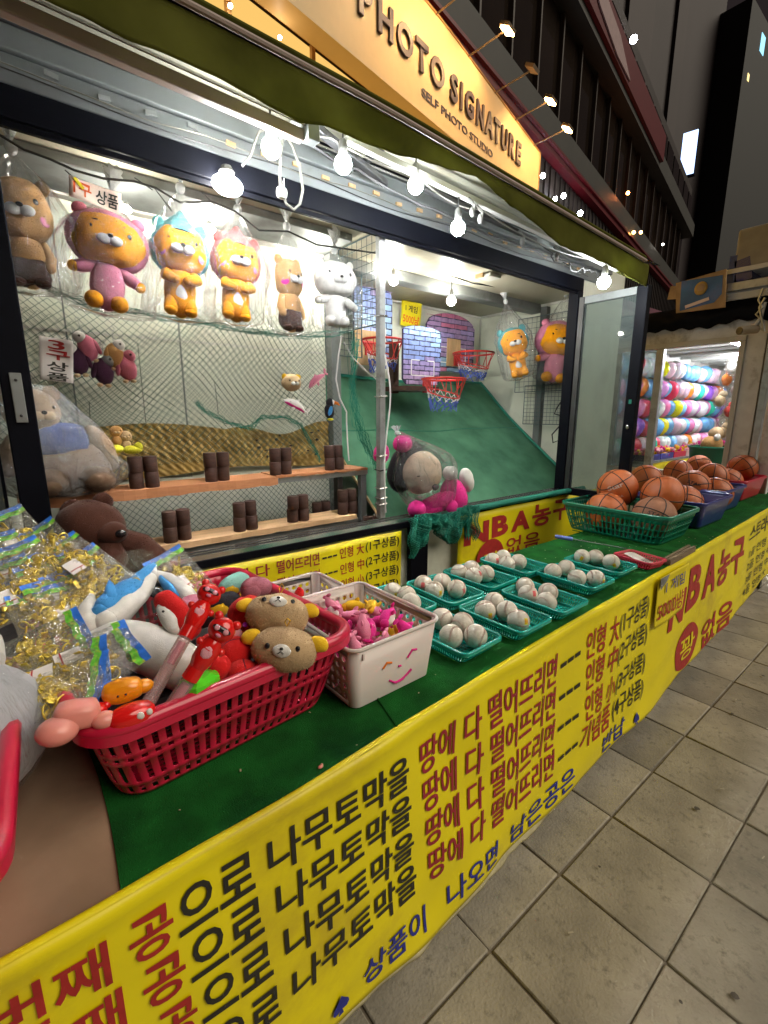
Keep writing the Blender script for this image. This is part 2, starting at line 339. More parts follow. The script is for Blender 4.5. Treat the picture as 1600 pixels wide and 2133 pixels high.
# ------------------------------------------------------------------ lettering (font glyphs turned into meshes)
_txt = {}
def glyphs(s, bold=.018):
    key = (s, bold)
    if key in _txt: return _txt[key]
    cu = bpy.data.curves.new('lettering', 'FONT'); cu.body = s; cu.size = 1; cu.offset = bold; cu.resolution_u = 3
    ob = bpy.data.objects.new('lettering', cu); COL.objects.link(ob)
    me = bpy.data.meshes.new_from_object(ob.evaluated_get(bpy.context.evaluated_depsgraph_get()))
    bpy.data.objects.remove(ob); bpy.data.curves.remove(cu)
    V = [Vector(v.co) for v in me.vertices]; Fc = [tuple(p.vertices) for p in me.polygons]; bpy.data.meshes.remove(me)
    if not V: V = [Vector((0, 0, 0))]
    x0 = min(v.x for v in V); x1 = max(v.x for v in V); y0 = min(v.y for v in V); y1 = max(v.y for v in V)
    _txt[key] = ([((v.x - x0) / max(x1 - x0, 1e-6), (v.y - y0) / max(y1 - y0, 1e-6)) for v in V], Fc); return _txt[key]
def text_on(m, s, fn, bold=.018, cuts=0, vc=4):
    """map the unit box of a word through fn(u, v) -> point"""
    V, Fc = glyphs(s, bold)
    if cuts:
        bm = bmesh.new(); vv = [bm.verts.new((u, v, 0)) for u, v in V]
        for f in Fc:
            try: bm.faces.new([vv[i] for i in f])
            except ValueError: pass
        for k in range(1, cuts):
            bmesh.ops.bisect_plane(bm, geom=bm.verts[:] + bm.edges[:] + bm.faces[:], plane_co=(k / cuts, 0, 0), plane_no=(1, 0, 0), dist=1e-5)
        for k in range(1, vc):
            bmesh.ops.bisect_plane(bm, geom=bm.verts[:] + bm.edges[:] + bm.faces[:], plane_co=(0, k / vc, 0), plane_no=(0, 1, 0), dist=1e-5)
        bm.verts.index_update(); V = [(v.co.x, v.co.y) for v in bm.verts]; Fc = [tuple(v.index for v in f.verts) for f in bm.faces]; bm.free()
    m.add([fn(u, v) for u, v in V], Fc)
def text_plane(name, s, mt, parent, o, x, y, w, h, off, bold=.018, ext=0, world=True, label=None):
    """flat word, lower-left corner o, width w along x, height h along y"""
    o, x, y = Vector(o), Vector(x).normalized(), Vector(y).normalized(); n = x.cross(y); m = MB()
    text_on(m, s, lambda u, v: o + x * (u * w) + y * (v * h) + n * off, bold)
    ob = obj(name, m, mt, parent, world=world, smooth=False, label=label)
    if ext: b = ob.modifiers.new('solid', 'SOLIDIFY'); b.thickness = ext; b.offset = 1
    return ob

# ------------------------------------------------------------------ pavement
pv = tag(obj('pavement', MB().bb(-14, 40, -14, 30, -.30, -.006), M['joint'], smooth=False), kind='structure')
slab_meshes = []
for k in range(4):
    b = MB(); w, d = .3655, .3285
    b.box((0, 0, -.008), (w, d, .03)); me = b.mesh('paving_slab', M['slab'], True, 30); slab_meshes.append(me)
rs = random.Random(3)
px0, py0 = 1.284 - .372 * 4, .64 - .335 * 9
for j in range(11):
    for i in range(24):
        x = px0 + (i + .5) * .372 + (0); y = py0 + (j + .5) * .335
        o = bpy.data.objects.new('paving_slab', slab_meshes[rs.randrange(4)]); COL.objects.link(o); o.parent = pv
        o.location = (x + rs.uniform(-.002, .002), y + rs.uniform(-.002, .002), -.004 + rs.uniform(-.002, .001)); o.rotation_euler = (R(rs.uniform(-.25, .25)), R(rs.uniform(-.25, .25)), R(rs.choice([0, 180]) + rs.uniform(-.3, .3)))
        if i == 0 and j == 0: bevel_first = o
for me in slab_meshes:      # soft worn edges straight in the shared meshes
    bm = bmesh.new(); bm.from_mesh(me); bmesh.ops.bevel(bm, geom=bm.edges[:], offset=.004, segments=1, affect='EDGES'); bm.to_mesh(me); bm.free()
gm = MB(); rg = random.Random(8)
for k in range(70):
    x = rg.uniform(.5, 4.5); y = rg.uniform(-.9, .62); s_ = rg.uniform(.004, .012); a0 = rg.random() * 6
    gm.add([(x, y, .0125)] + [(x + s_ * rg.uniform(.7, 1.2) * math.cos(a0 + j * .785), y + s_ * rg.uniform(.7, 1.2) * math.sin(a0 + j * .785), .0118) for j in range(8)], [(0, j + 1, (j + 1) % 8 + 1) for j in range(8)])
obj('gum_spots', gm, mat('old_gum', (.075, .065, .055), .8), pv, kind='stuff')
gm = MB()
for k in range(26):
    x = rg.uniform(.6, 4.0); y = rg.uniform(-.7, .62); gm.box((x, y, .0135), (rg.uniform(.006, .02), rg.uniform(.003, .008), .0015), Euler((0, 0, rg.random() * 6)).to_matrix())
obj('litter_bits', gm, mat('pale_litter', (.42, .38, .30), .8), pv, smooth=False, kind='stuff')
far = MB()
for j in range(-30, 60):
    for i in range(-34, 90):
        x = px0 + (i + .5) * .372; y = py0 + (j + .5) * .335
        if 0 <= i < 24 and 0 <= j < 11: continue
        if x < -6 or y < -8 or x > 30 or y > 12: continue
        far.bb(x - .1825, x + .1825, y - .164, y + .164, -.02, .006)
obj('far_paving_slabs', far, M['slab'], pv, smooth=False, kind='stuff')

# ------------------------------------------------------------------ counter with felt and yellow banner
EX = [-1.4, -.1, .04, .18, .45, 1.18, 2.17, 4.5, 6.0]; EY = [.70, .70, .698, .700, .714, .762, .796, .888, .945]
def interp(x, xs, ys):
    if x <= xs[0]: return ys[0]
    for a in range(len(xs) - 1):
        if x <= xs[a + 1]: t = (x - xs[a]) / (xs[a + 1] - xs[a]); return ys[a] + (ys[a + 1] - ys[a]) * t
    return ys[-1]
def fy(x): return sum(interp(x + d, EX, EY) for d in (-.15, -.05, .05, .15)) / 4
X0, X1, CT = -1.3, 5.35, .83
counter = thing('sales_counter', 'long counter covered in green felt in front of the game booth', 'counter', (2, 1.1, 0))
m = MB(); n = 60
vs = []
for i in range(n + 1):
    x = X0 + (X1 - X0) * i / n; y = fy(x) + .004
    vs += [(x, y, .78), (x, 1.40, .78), (x, y, CT - .004), (x, 1.40, CT - .004)]
fs = []
for i in range(n):
    a, b = i * 4, i * 4 + 4
    fs += [(a, b, b + 1, a + 1), (a + 2, a + 3, b + 3, b + 2), (a, a + 2, b + 2, b), (a + 1, b + 1, b + 3, a + 3)]
fs += [(0, 1, 3, 2), (n * 4, n * 4 + 2, n * 4 + 3, n * 4 + 1)]
obj('counter_top', m.add(vs, fs), M['wood_under'], counter, world=True, smooth=False)
m = MB()
for x in (-1.1, .3, 1.9, 3.5, 5.1):
    for y in (fy(x) + .08, 1.33): m.bb(x - .025, x + .025, y - .025, y + .025, 0.005, .78)
obj('counter_leg', m, M['darkmetal'], counter, world=True, smooth=False)
def felt_fn(u, v):
    x0 = .045 + .01 * math.sin(v * 5); x = x0 + (X1 - x0) * u; y = fy(x) - .002 + (1.405 - fy(x) + .002) * v
    z = CT + .003 + .003 * noise.noise(Vector((x * 3, y * 5, 0))) + .006 * max(0, noise.noise(Vector((x * 2.2 + y * 3, y * 1.1, 9))) - .25) + .0016 * noise.noise(Vector((x * 15, y * 15, 3)))
    if v == 0: z -= .004
    return (x, y, max(z, CT - .0005))
felt = obj('felt_cover', MB().grid(felt_fn, 260, 50), M['turf'], counter, world=True, ang=180)
m = MB(); rf = random.Random(15)
for k in range(170):
    x = rf.uniform(.1, 3.2); y = fy(x) + rf.uniform(.01, .62); s_ = rf.uniform(.0012, .0035); m.box((x, y, CT + .0065), (s_ * 2, s_, .001), Euler((0, 0, rf.random() * 6)).to_matrix())
obj('lint_specks', m, M['hem'], counter, world=True, smooth=False, kind='stuff')
for k_, (xa_, xb_) in enumerate([(.62, .80), (2.62, 2.66)]):
    obj('felt_seam', MB().tube([(xa_ + (xb_ - xa_) * j / 14, fy(xa_) + .64 * j / 14, CT + .0055) for j in range(15)], .0028, 5), M['turf'], counter, world=True)
# little tufts along the felt's cut edge and on top
m = MB(); rf = random.Random(5)
for k in range(2600):
    x = rf.uniform(.05, 3.5) ** 1; y = fy(x) + .006 * rf.random() - .004; h = rf.uniform(.002, .007); a = rf.uniform(-.006, .006)
    m.add([(x, y, CT - .001), (x + .0025, y, CT - .001), (x + a, y - rf.uniform(0, .005), CT + h)], [(0, 1, 2)])
obj('felt_fringe', m, M['turf'], counter, world=True, smooth=False, kind='stuff')
def brown_fn(u, v):
    x = -1.28 + 1.345 * u; y = fy(x) + .002 + (1.40 - fy(x)) * v
    return (x, y, CT - .0025 + .0025 * abs(noise.noise(Vector((x * 6 + y * 4, y * 3, 7)))) + .0012 * noise.noise(Vector((x * 22, y * 9, 1))))
obj('table_sheet', MB().grid(brown_fn, 60, 40), M['brownfilm'], counter, world=True, ang=180)

def bzb(x): return interp(x, [-1.3, .3, .55, .9, 1.3, 1.9, 2.3, 3.4, 4.9, 5.5], [.16, .15, .15, .125, .10, .10, .105, .14, .21, .22])
def ban(x, z, off=0):
    """front banner surface (hangs from the counter edge, faces the street)"""
    t = (CT - z) / .7
    y = fy(x) - .006 - .012 * t + .006 * math.sin(x * 4.3 + 1.1 * t) * t + .004 * math.sin(x * 9 + 3 * t)
    y += (.003 if x < 1 else max(.0012, .003 - .0018 * (x - 1))) * math.sin(x * 19 + z * 13) * math.sin(x * 3.1 + 2) + .003 * math.sin(z * 31 - x * 8) * t
    y -= .008 * max(0, 1 - abs((CT - z) - .02) / .02)
    return Vector((x, y - off, z))
banner = thing('front_banner', 'long yellow printed banner hung along the front edge of the counter', 'banner', (2, .78, .14))
def bfn(u, v):
    x = -1.3 + 6.7 * u; z1 = bzb(x) + .008 * math.sin(x * 7) + .006 * noise.noise(Vector((x * 9, 0, 0)))
    z = CT + .001 + (z1 - CT) * v
    return ban(x, z)
obj('banner_sheet', MB().grid(bfn, 420, 44), M['vinyl'], banner, world=True, ang=180, solid=.001)
# folded-over lip lying on the counter edge
def lip(u, v):
    x = -1.3 + 6.7 * u; w = .011 + .004 * noise.noise(Vector((x * 4, 1, 0)))
    return Vector((x, fy(x) - .012 + w * v * 1.3, CT + .003 + .004 * math.sin(v * 3.1)))
obj('banner_hem', MB().grid(lip, 220, 3), M['vinyl'], banner, world=True, ang=180)
def hemf(u, v):
    x = .2 + 1.6 * u; z0 = bzb(x); w = .035 * (math.sin(math.pi * u) ** .5) + .012 * noise.noise(Vector((x * 18, 2, 0)))
    return ban(x, z0 + .006 - w * v - .004 * math.sin(x * 30) * v, -.004)
obj('frayed_backing', MB().grid(hemf, 160, 3), M['hem'], banner, world=True, ang=180, solid=.001)
RX = [-.6, .27, .65, 1.38, 2.2]
RZ = [[.70, .685, .66, .635, .64], [.60, .578, .548, .505, .505], [.50, .466, .435, .375, .355], [.40, .350, .325, .248, .225]]
RH = [.088, .088, .098, .118, .118]
def bfnword(x0, x1, zf, hf, off=.0042):
    def f(u, v): x = x0 + (x1 - x0) * u; return ban(x, zf(x) + hf(x) * v, off)
    return f
words = [('번째', -.125, .018, 'ink_red'), ('공', .045, .110, 'ink_red'), ('으로', .117, .252, 'ink_black'), ('나무토막을', .280, .649, 'ink_black'), ('땅에', .692, .829, 'ink_maroon'), ('다', .867, .941, 'ink_maroon'),
         ('떨어뜨리면', .974, 1.364, 'ink_maroon')]
ends = [('인형', '大', '(1구상품)'), ('인형', '中', '(2구상품)'), ('인형', '小', '(3구상품)'), ('기념품', '', '(4구상품)')]
first = ['첫', '두', '세', '네']
for r in range(4):
    zf = lambda x, r=r: interp(x, RX, RZ[r]); hf = lambda x: interp(x, RX, RH)
    sh = [0, .010, .021, .032][r]
    for s, a, b, c in [(first[r], -.21, -.14, 'ink_red')] + words:
        m = MB(); text_on(m, s, bfnword(a + sh, b + sh, zf, hf), .017 if b < .7 else .013, max(2, int((b - a) / .03)))
        obj('printed_word', m, M[c], banner, world=True, smooth=False)
    m = MB()
    for k in range(3):
        a = 1.395 + sh + k * .052; h0 = hf(a) * .38
        m.add([ban(a, zf(a) + h0, .0035), ban(a + .04, zf(a) + h0, .0035), ban(a + .04, zf(a) + h0 + .017, .0035), ban(a, zf(a) + h0 + .017, .0035)], [(0, 1, 2, 3)])
    obj('printed_dashes', m, M['ink_black'], banner, world=True, smooth=False)
    e = ends[r]
    L = [(e[0], 1.585, 1.725, 'ink_red'), (e[1], 1.765, 1.845, 'ink_red'), (e[2], 1.855, 2.165, 'ink_black')] if e[1] else [(e[0], 1.56, 1.82, 'ink_red'), (e[2], 1.845, 2.15, 'ink_black')]
    for s, a, b, c in L:
        m = MB(); text_on(m, s, bfnword(a + sh, b + sh, zf, hf), .011, max(2, int((b - a) / .03))); obj('printed_word', m, M[c], banner, world=True, smooth=False)
z5 = lambda x: interp(x, [.4, .9, 1.25, 2.3], [.185, .165, .125, .118]); h5 = lambda x: interp(x, [.4, 1.2, 2.2], [.085, .085, .095])
def spade(m, x, zf, s):
    pts = [(0, 1), (.18, .78), (.42, .55), (.48, .34), (.36, .2), (.16, .22), (.08, .26), (.16, 0), (-.16, 0), (-.08, .26), (-.16, .22), (-.36, .2), (-.48, .34), (-.42, .55), (-.18, .78)]
    c = ban(x, zf + s * .5, .0065); P = [ban(x + a * s * .8, zf + b * s, .0065) for a, b in pts]
    m.add([c] + P, [(0, i + 1, (i + 1) % len(P) + 1) for i in range(len(P))])
for s, a, b in [('상품이', .50, .715), ('나오면', .80, 1.045), ('남은공은', 1.13, 1.56), ('반납', 1.80, 2.02)]:
    m = MB(); text_on(m, s, bfnword(a, b, z5, h5), .012, 6); obj('printed_word', m, M['ink_blue'], banner, world=True, smooth=False)
for x in (.43, 2.13):
    m = MB(); spade(m, x, z5(x), .062); obj('printed_spade', m, M['ink_blue'], banner, world=True, smooth=False)
# right-hand half of the banner
for s, a, b, z0, h, c, bo in [('N', 2.43, 2.66, .475, .19, 'ink_red', .05), ('B', 2.70, 2.93, .50, .25, 'ink_red', .04), ('A', 2.97, 3.21, .50, .25, 'ink_red', .04), ('농', 3.24, 3.52, .49, .25, 'ink_red', .03), ('구', 3.55, 3.82, .49, .25, 'ink_red', .03),
                              ('없음', 3.08, 3.70, .14, .19, 'ink_red', .02), ('스트라이크', 3.93, 4.85, .66, .12, 'ink_black', .01),
                              ('1골 인형 小', 4.0, 4.75, .53, .07, 'ink_black', .004), ('2골 인형 中', 4.0, 4.75, .43, .07, 'ink_black', .004), ('3골 인형 中', 4.0, 4.75, .33, .07, 'ink_black', .004), ('4골 인형 大', 4.0, 4.75, .235, .07, 'ink_black', .004)]:
    m = MB(); text_on(m, s, bfnword(a, b, lambda x, z0=z0: z0, lambda x, h=h: h), bo, 5); obj('printed_word', m, M[c], banner, world=True, smooth=False)
m = MB(); P = [ban(2.81 + .185 * math.cos(t), .27 + .135 * math.sin(t), .003) for t in [2 * math.pi * k / 32 for k in range(32)]]
m.add([ban(2.81, .27, .003)] + P, [(0, i + 1, (i + 1) % 32 + 1) for i in range(32)]); obj('printed_disc', m, M['ink_red'], banner, world=True, smooth=False)
m = MB(); text_on(m, '꽝', bfnword(2.70, 2.92, lambda x: .20, lambda x: .14, .006), .012, 5); obj('printed_word', m, M['vinyl'], banner, world=True, smooth=False)
# taped price sheet
sheet = thing('price_sheet', 'yellow price sheet taped on the front banner over the letter N, corner turned grey', 'sign', (2.4, .8, .7))
m = MB(); m.grid(lambda u, v: ban(2.215 + .36 * u, .815 - .245 * v, .016 + .003 * math.sin(u * 5) * v), 24, 16); obj('paper', m, M['paper_y'], sheet, world=True, ang=180, solid=.001)
for s, a, b, z0, h, c in [('1 게임', 2.30, 2.53, .722, .062, 'ink_blue'), ('5000냥', 2.235, 2.54, .60, .09, 'ink_red')]:
    m = MB(); text_on(m, s, bfnword(a, b, lambda x, z0=z0: z0, lambda x, h=h: h, .023), .010, 8); obj('printed_word', m, M[c], sheet, world=True, smooth=False)
m = MB(); m.add([ban(2.213, .817, .021), ban(2.32, .816, .021), ban(2.28, .795, .030), ban(2.23, .755, .024)], [(0, 1, 2, 3)]); obj('turned_corner', m, M['greybeam'], sheet, world=True, smooth=False)


# ------------------------------------------------------------------ the game booth (container stall)
YW, SILL, HEAD, CEIL = 1.75, 1.02, 2.32, 2.42
YL, YR, XP, XS, XL = 2.42, 3.05, 1.50, 3.60, -1.15
booth = thing('game_booth', 'container booth with open window, olive canopy, lit cream interior and throwing shelves', 'booth', (1.3, 2.4, 0))
def bp(name, m, mt, **k): return obj(name, m, M[mt], booth, world=True, **k)
bp('base_wall', MB().bb(XL, XS + .04, YW + .01, YW + .05, 0.008, .975), 'panel', smooth=False)
bp('base_post', MB().bb(1.56, 1.68, YW - .03, YW + .005, .008, .965), 'black', smooth=False, bev=.003)
bp('front_wall', MB().bb(3.07, XS + .04, YW + .005, YW + .05, .98, CEIL + .1), 'panel', smooth=False)
bp('floor', MB().bb(XL, XS, YW + .06, YR, .84, .88), 'darkmetal', smooth=False)
bp('back_wall', MB().bb(XL, XP, YL, YL + .04, .88, CEIL), 'panel', smooth=False)
bp('back_wall', MB().bb(XP + .002, XS, YR, YR + .04, .88, CEIL), 'panel', smooth=False)
bp('partition', MB().bb(XP - .02, XP + .02, YL + .045, YR - .002, .88, CEIL), 'panel', smooth=False)
bp('side_wall', MB().bb(XS, XS + .04, YW + .055, YR + .04, .008, CEIL), 'panel', smooth=False)
bp('side_wall', MB().bb(XL - .04, XL, YW, YR + .04, .008, CEIL), 'panel', smooth=False)
bp('ceiling', MB().bb(XL, XS, YW + .02, YR + .04, CEIL, CEIL + .05), 'ceil', smooth=False)
bp('roof', MB().bb(XL - .04, XS + .06, YW + .0, YR + .1, 2.60, 2.66), 'black', smooth=False)
for x in [XL + .5 + .45 * k for k in range(4)]:      # panel joints of the back wall
    bp('panel_joint', MB().bb(x - .003, x + .003, YL - .004, YL - .0005, 1.0, CEIL), 'greybeam', smooth=False)
for z in (1.88, 1.30): bp('panel_joint', MB().bb(XL, XP - .02, YL - .0045, YL - .0006, z - .004, z + .004), 'trim', smooth=False)
bp('ceiling_strip', MB().bb(XL, XP - .02, 2.10, 2.365, CEIL - .035, CEIL - .001), 'greybeam', smooth=False, bev=.003)
bp('cornice', MB().bb(XL, XP - .02, 2.37, 2.418, CEIL - .042, CEIL - .002), 'trim', smooth=False, bev=.003)
bp('roof_beam', MB().bb(XP + .0, XS, 2.40, 2.50, 2.355, CEIL - .001), 'greybeam', smooth=False, bev=.004)
bp('cornice', MB().bb(XP + .02, XS, YR - .02, YR - .001, CEIL - .02, CEIL - .002), 'trim', smooth=False)
bp('cornice', MB().bb(XS - .02, XS - .001, YW + .06, YR - .02, CEIL - .02, CEIL - .002), 'trim', smooth=False)
bp('cornice', MB().bb(XS - .012, XS - .001, YR - .012, YR - .001, .9, CEIL - .03), 'trim', smooth=False)
for yy in (1.98, 2.32): bp('wall_post', MB().bb(XS - .05, XS - .001, yy, yy + .06, .9, CEIL - .03), 'bluegrey', smooth=False, bev=.003)
bp('partition_post', MB().bb(XP - .03, XP + .03, 2.30, 2.36, .9, CEIL - .04), 'greybeam', smooth=False, bev=.003)
# window frame
bp('sill_frame', MB().bb(XL, 3.05, YW - .03, YW + .055, SILL - .045, SILL - .012), 'black', smooth=False, bev=.003)
for k, y in enumerate((YW - .022, YW + .012, YW + .046)): bp('sill_rail', MB().bb(XL, 3.05, y - .004, y + .004, SILL - .0115, SILL + .006), 'chrome', smooth=False)
bp('header_frame', MB().bb(XL, 3.06, YW - .012, YW + .06, HEAD - .005, 2.395), 'black', smooth=False, bev=.004)
bp('header_rail', MB().bb(XL, 3.05, YW + .0, YW + .01, HEAD - .022, HEAD - .006), 'black', smooth=False)
bp('fascia_band', MB().bb(XL, 3.40, YW - .008, YW + .05, 2.397, 2.470), 'bluegrey', smooth=False, bev=.004)
bp('fascia_band', MB().bb(XL, 3.40, YW - .022, YW + .05, 2.472, 2.530), 'bluegrey', smooth=False, bev=.004)
bp('fascia_lip', MB().bb(XL, 3.40, YW - .030, YW - .0, 2.532, 2.540), 'chrome', smooth=False)
bp('window_post', MB().bb(.005, .078, YW - .005, YW + .045, SILL + .008, HEAD - .008), 'black', smooth=False, bev=.004)
bp('window_post', MB().bb(-.10, -.022, YW + .05, YW + .09, SILL + .008, HEAD - .008), 'black', smooth=False, bev=.004)
lat = bp('latch_plate', MB().bb(.028, .056, YW - .012, YW - .006, 1.52, 1.66), 'greybeam', smooth=False, bev=.002)
for z in (1.54, 1.64): obj('screw', MB().ell((.042, YW - .013, z), (.004, .003, .004)), M['darkmetal'], lat, world=True)
bp('window_pane', MB().bb(-1.1, -.03, YW + .02, YW + .026, SILL + .01, HEAD - .01), 'glass', smooth=False)
mp = bp('mullion', MB().bb(1.402, 1.436, YW + .03, YW + .062, SILL + .01, HEAD + .08), 'galv', smooth=False, bev=.003)
rr = random.Random(2)
for k, z in enumerate((1.10, 1.13, 1.18, 1.27, 1.34, 1.62, 1.98)):
    m = MB(); m.tube([(1.398, YW + .026, z), (1.44, YW + .026, z + .004), (1.44, YW + .066, z), (1.398, YW + .066, z + .003)], .0035, 5, closed=True); obj('tie_wire', m, M['cable'] if k in (3,) else M['chrome'], mp, world=True)
pts = [(1.43 + .02 * math.sin(z * 9) , YW + .015 + .01 * math.cos(z * 13), z) for z in [1.06 + .03 * k for k in range(26)]]
obj('wound_cord', MB().tube(pts, .004, 5), M['cord_w'], mp, world=True)
bp('window_jamb', MB().bb(3.005, 3.065, YW - .01, YW + .06, SILL - .045, HEAD), 'black', smooth=False, bev=.004)
# swung-out glazed sash
sash = thing('glass_sash', 'black framed glass sash swung out at the right end of the booth window', 'window', (3.02, 1.54, .98))
zb, zt, xa = .985, 2.275, 3.03
def sp(name, m, mt, **k): return obj(name, m, M[mt], sash, world=True, **k)
sp('stile', MB().bb(xa - .02, xa + .02, 1.70, 1.735, zb, zt), 'darkmetal', smooth=False, bev=.003)
sp('stile', MB().bb(xa - .02, xa + .03, 1.31, 1.375, zb, zt), 'black', smooth=False, bev=.004)
sp('rail', MB().bb(xa - .018, xa + .018, 1.376, 1.699, zt - .045, zt), 'greybeam', smooth=False, bev=.003)
sp('rail', MB().bb(xa - .018, xa + .018, 1.376, 1.699, zb, zb + .05), 'black', smooth=False, bev=.003)
sp('pane', MB().bb(xa - .003, xa + .003, 1.376, 1.699, zb + .05, zt - .045), 'glass', smooth=False)
sp('lock', MB().ell((xa - .022, 1.345, 1.46), (.006, .011, .014)), 'chrome')
sp('sticker', MB().bb(xa - .0225, xa - .0205, 1.337, 1.353, 1.60, 1.625), 'teal_rope', smooth=False)

# canopy
VT = lambda x: interp(x, [-1.2, .5, 1.04, 1.9, 2.95, 3.1], [2.50, 2.488, 2.480, 2.440, 2.388, 2.382])
VB = lambda x: interp(x, [-1.2, .17, .6, .75, .85, 1.04, 1.25, 1.47, 1.60, 1.68, 1.78, 1.9, 2.07, 2.3, 2.55, 2.75, 2.9, 3.0], [2.36, 2.355, 2.339, 2.335, 2.352, 2.360, 2.372, 2.392, 2.362, 2.352, 2.345, 2.320, 2.288, 2.285, 2.272, 2.262, 2.255, 2.25])
YC = 1.30
can = thing('canopy', 'olive green canvas canopy with torn hanging valance over the booth window', 'canopy', (.9, 1.45, 2.3))
def cp(name, m, mt, **k): return obj(name, m, M[mt], can, world=True, **k)
def vfn(u, v):
    x = -1.2 + 4.16 * u; t = VT(x) - .028; b = VB(x) + .006 * noise.noise(Vector((x * 14, 0, 0)))
    z = t + (b - t) * v; return Vector((x, YC + .01 * math.sin(x * 6 + v * 2) * v + .012 * noise.noise(Vector((x * 5, z * 6, 0))) * v, z))
cp('valance', MB().grid(vfn, 220, 10), 'olive', ang=180, solid=.002)
cp('front_trim', MB().tube([(x, YC - .008, VT(x) - .018) for x in [-1.2 + .1 * k for k in range(42)]], .008, 8), 'pinktrim')
cp('front_bar', MB().tube([(x, YC - .002, VT(x) - .002) for x in [-1.2 + .1 * k for k in range(42)]], .010, 6), 'olive')
def roof_fn(u, v):
    x = -1.2 + 4.3 * u; z0 = VT(x) + .002; return Vector((x, YC + .46 * v, z0 + (2.62 - z0) * v - .02 * math.sin(math.pi * v)))
cp('canvas_top', MB().grid(roof_fn, 40, 6), 'black', ang=180, solid=.003)
def sof_fn(u, v):
    x = -1.2 + 4.16 * u; z0 = VT(x) - .02; return Vector((x, YC + .012 + .43 * v, z0 + (2.56 - z0) * v - .004 * math.cos(v * 40)))
cp('underside', MB().grid(sof_fn, 60, 60), 'soffit', ang=180)
cp('end_flap', MB().grid(lambda u, v: Vector((2.96 + .0 * u, YC + .44 * u, (VT(2.95) - .02) * (1 - u) + 2.54 * u - (.12 - .10 * u) * v)), 8, 4), 'olive', ang=180, solid=.002)
cp('roller_tube', MB().bar((-1.2, 1.45, 2.435), (.83, 1.44, 2.378), .030, .034), 'pinktrim', smooth=False, bev=.004)
cp('roller_lip', MB().bar((-1.2, 1.425, 2.46), (.83, 1.415, 2.400), .006, .006), 'chrome', smooth=False)
cp('roller_bracket', MB().bb(.83, .87, 1.40, 1.44, 2.36, 2.47).bb(.84, .86, 1.43, 1.72, 2.44, 2.46), 'greybeam', smooth=False, bev=.002)
cp('roller_tube', MB().bar((1.0, 1.45, 2.43), (2.9, 1.45, 2.36), .026, .022), 'trim', smooth=False, bev=.003)
cp('folding_arm', MB().bar((.87, 1.45, 2.43), (1.35, 1.68, 2.47), .03, .022), 'darkmetal', smooth=False, bev=.003)
cp('folding_arm', MB().bar((1.15, 1.40, 2.455), (1.22, 1.70, 2.49), .022, .02), 'darkmetal', smooth=False, bev=.003)
cp('folding_arm', MB().bar((1.35, 1.50, 2.41), (2.3, 1.60, 2.43), .022, .02), 'darkmetal', smooth=False, bev=.003)
for x, y, z in ((1.62, 1.44, 2.37), (1.66, 1.43, 2.35), (2.05, 1.5, 2.36), (2.35, 1.5, 2.35)):
    m = MB(); m.tube([(x - .03, y, z + .03), (x, y - .01, z + .01), (x + .005, y, z - .03)], .007, 6).ell((x, y, z - .012), (.012, .012, .02)); cp('clamp', m, 'socket')
# wires and LED modules under the canopy
def sag(a, b, s, n=14, wob=.0, seed=0):
    a, b = Vector(a), Vector(b); q = random.Random(seed); out = []
    for i in range(n + 1):
        t = i / n; p = a.lerp(b, t); p.z -= 4 * s * t * (1 - t); p += Vector((0, q.uniform(-wob, wob), q.uniform(-wob, wob))); out.append(p)
    return out
def cable(label, pts, r, mt='cable', n=5, group=None):
    o = obj('cable', MB().tube(pts, r, n), M[mt]); o.location = (0, 0, 0); return tag(o, label, 'cable', group)
leds = thing('led_strip', 'old LED module strip wired along the blue-grey fascia above the window', 'light strip', (1.2, YW - .01, 2.43))
obj('wire', MB().tube([(x, YW - .014 - .004 * math.sin(x * 23), 2.432 + .007 * math.sin(x * 11)) for x in [-.6 + .05 * k for k in range(75)]], .0022, 4), M['cable_w'], leds, world=True)
obj('wire', MB().tube([(x, YW - .013, 2.420 + .009 * math.sin(x * 7 + 1)) for x in [-.6 + .05 * k for k in range(75)]], .0022, 4), M['cable'], leds, world=True)
for k in range(24):
    x = .1 + .125 * k; obj('module', MB().box((x, YW - .013, 2.446 + .006 * math.sin(k * 2.1)), (.032, .008, .013), Euler((0, R(rr.uniform(-8, 8)), 0)).to_matrix()), M['greybeam' if k < 5 else 'ply'], leds, world=True, smooth=False)
cable('pale cable looping under the canopy past the bulbs', sag((.60, 1.52, 2.45), (.95, 1.46, 2.42), .02) + sag((.95, 1.46, 2.42), (1.32, 1.46, 2.42), .015)[1:] + sag((1.32, 1.46, 2.42), (1.7, 1.46, 2.39), .03)[1:] + sag((1.7, 1.46, 2.39), (2.75, 1.46, 2.38), .04)[1:], .0028, 'cable_w')
cable('dark cable running along the canopy arm', sag((.9, 1.6, 2.46), (2.9, 1.6, 2.40), .05, 24, .006, 3), .005)
cable('tangled dark cable beside the rightmost canopy bulb', sag((2.2, 1.5, 2.36), (2.8, 1.5, 2.33), .03, 20, .016, 5), .003)
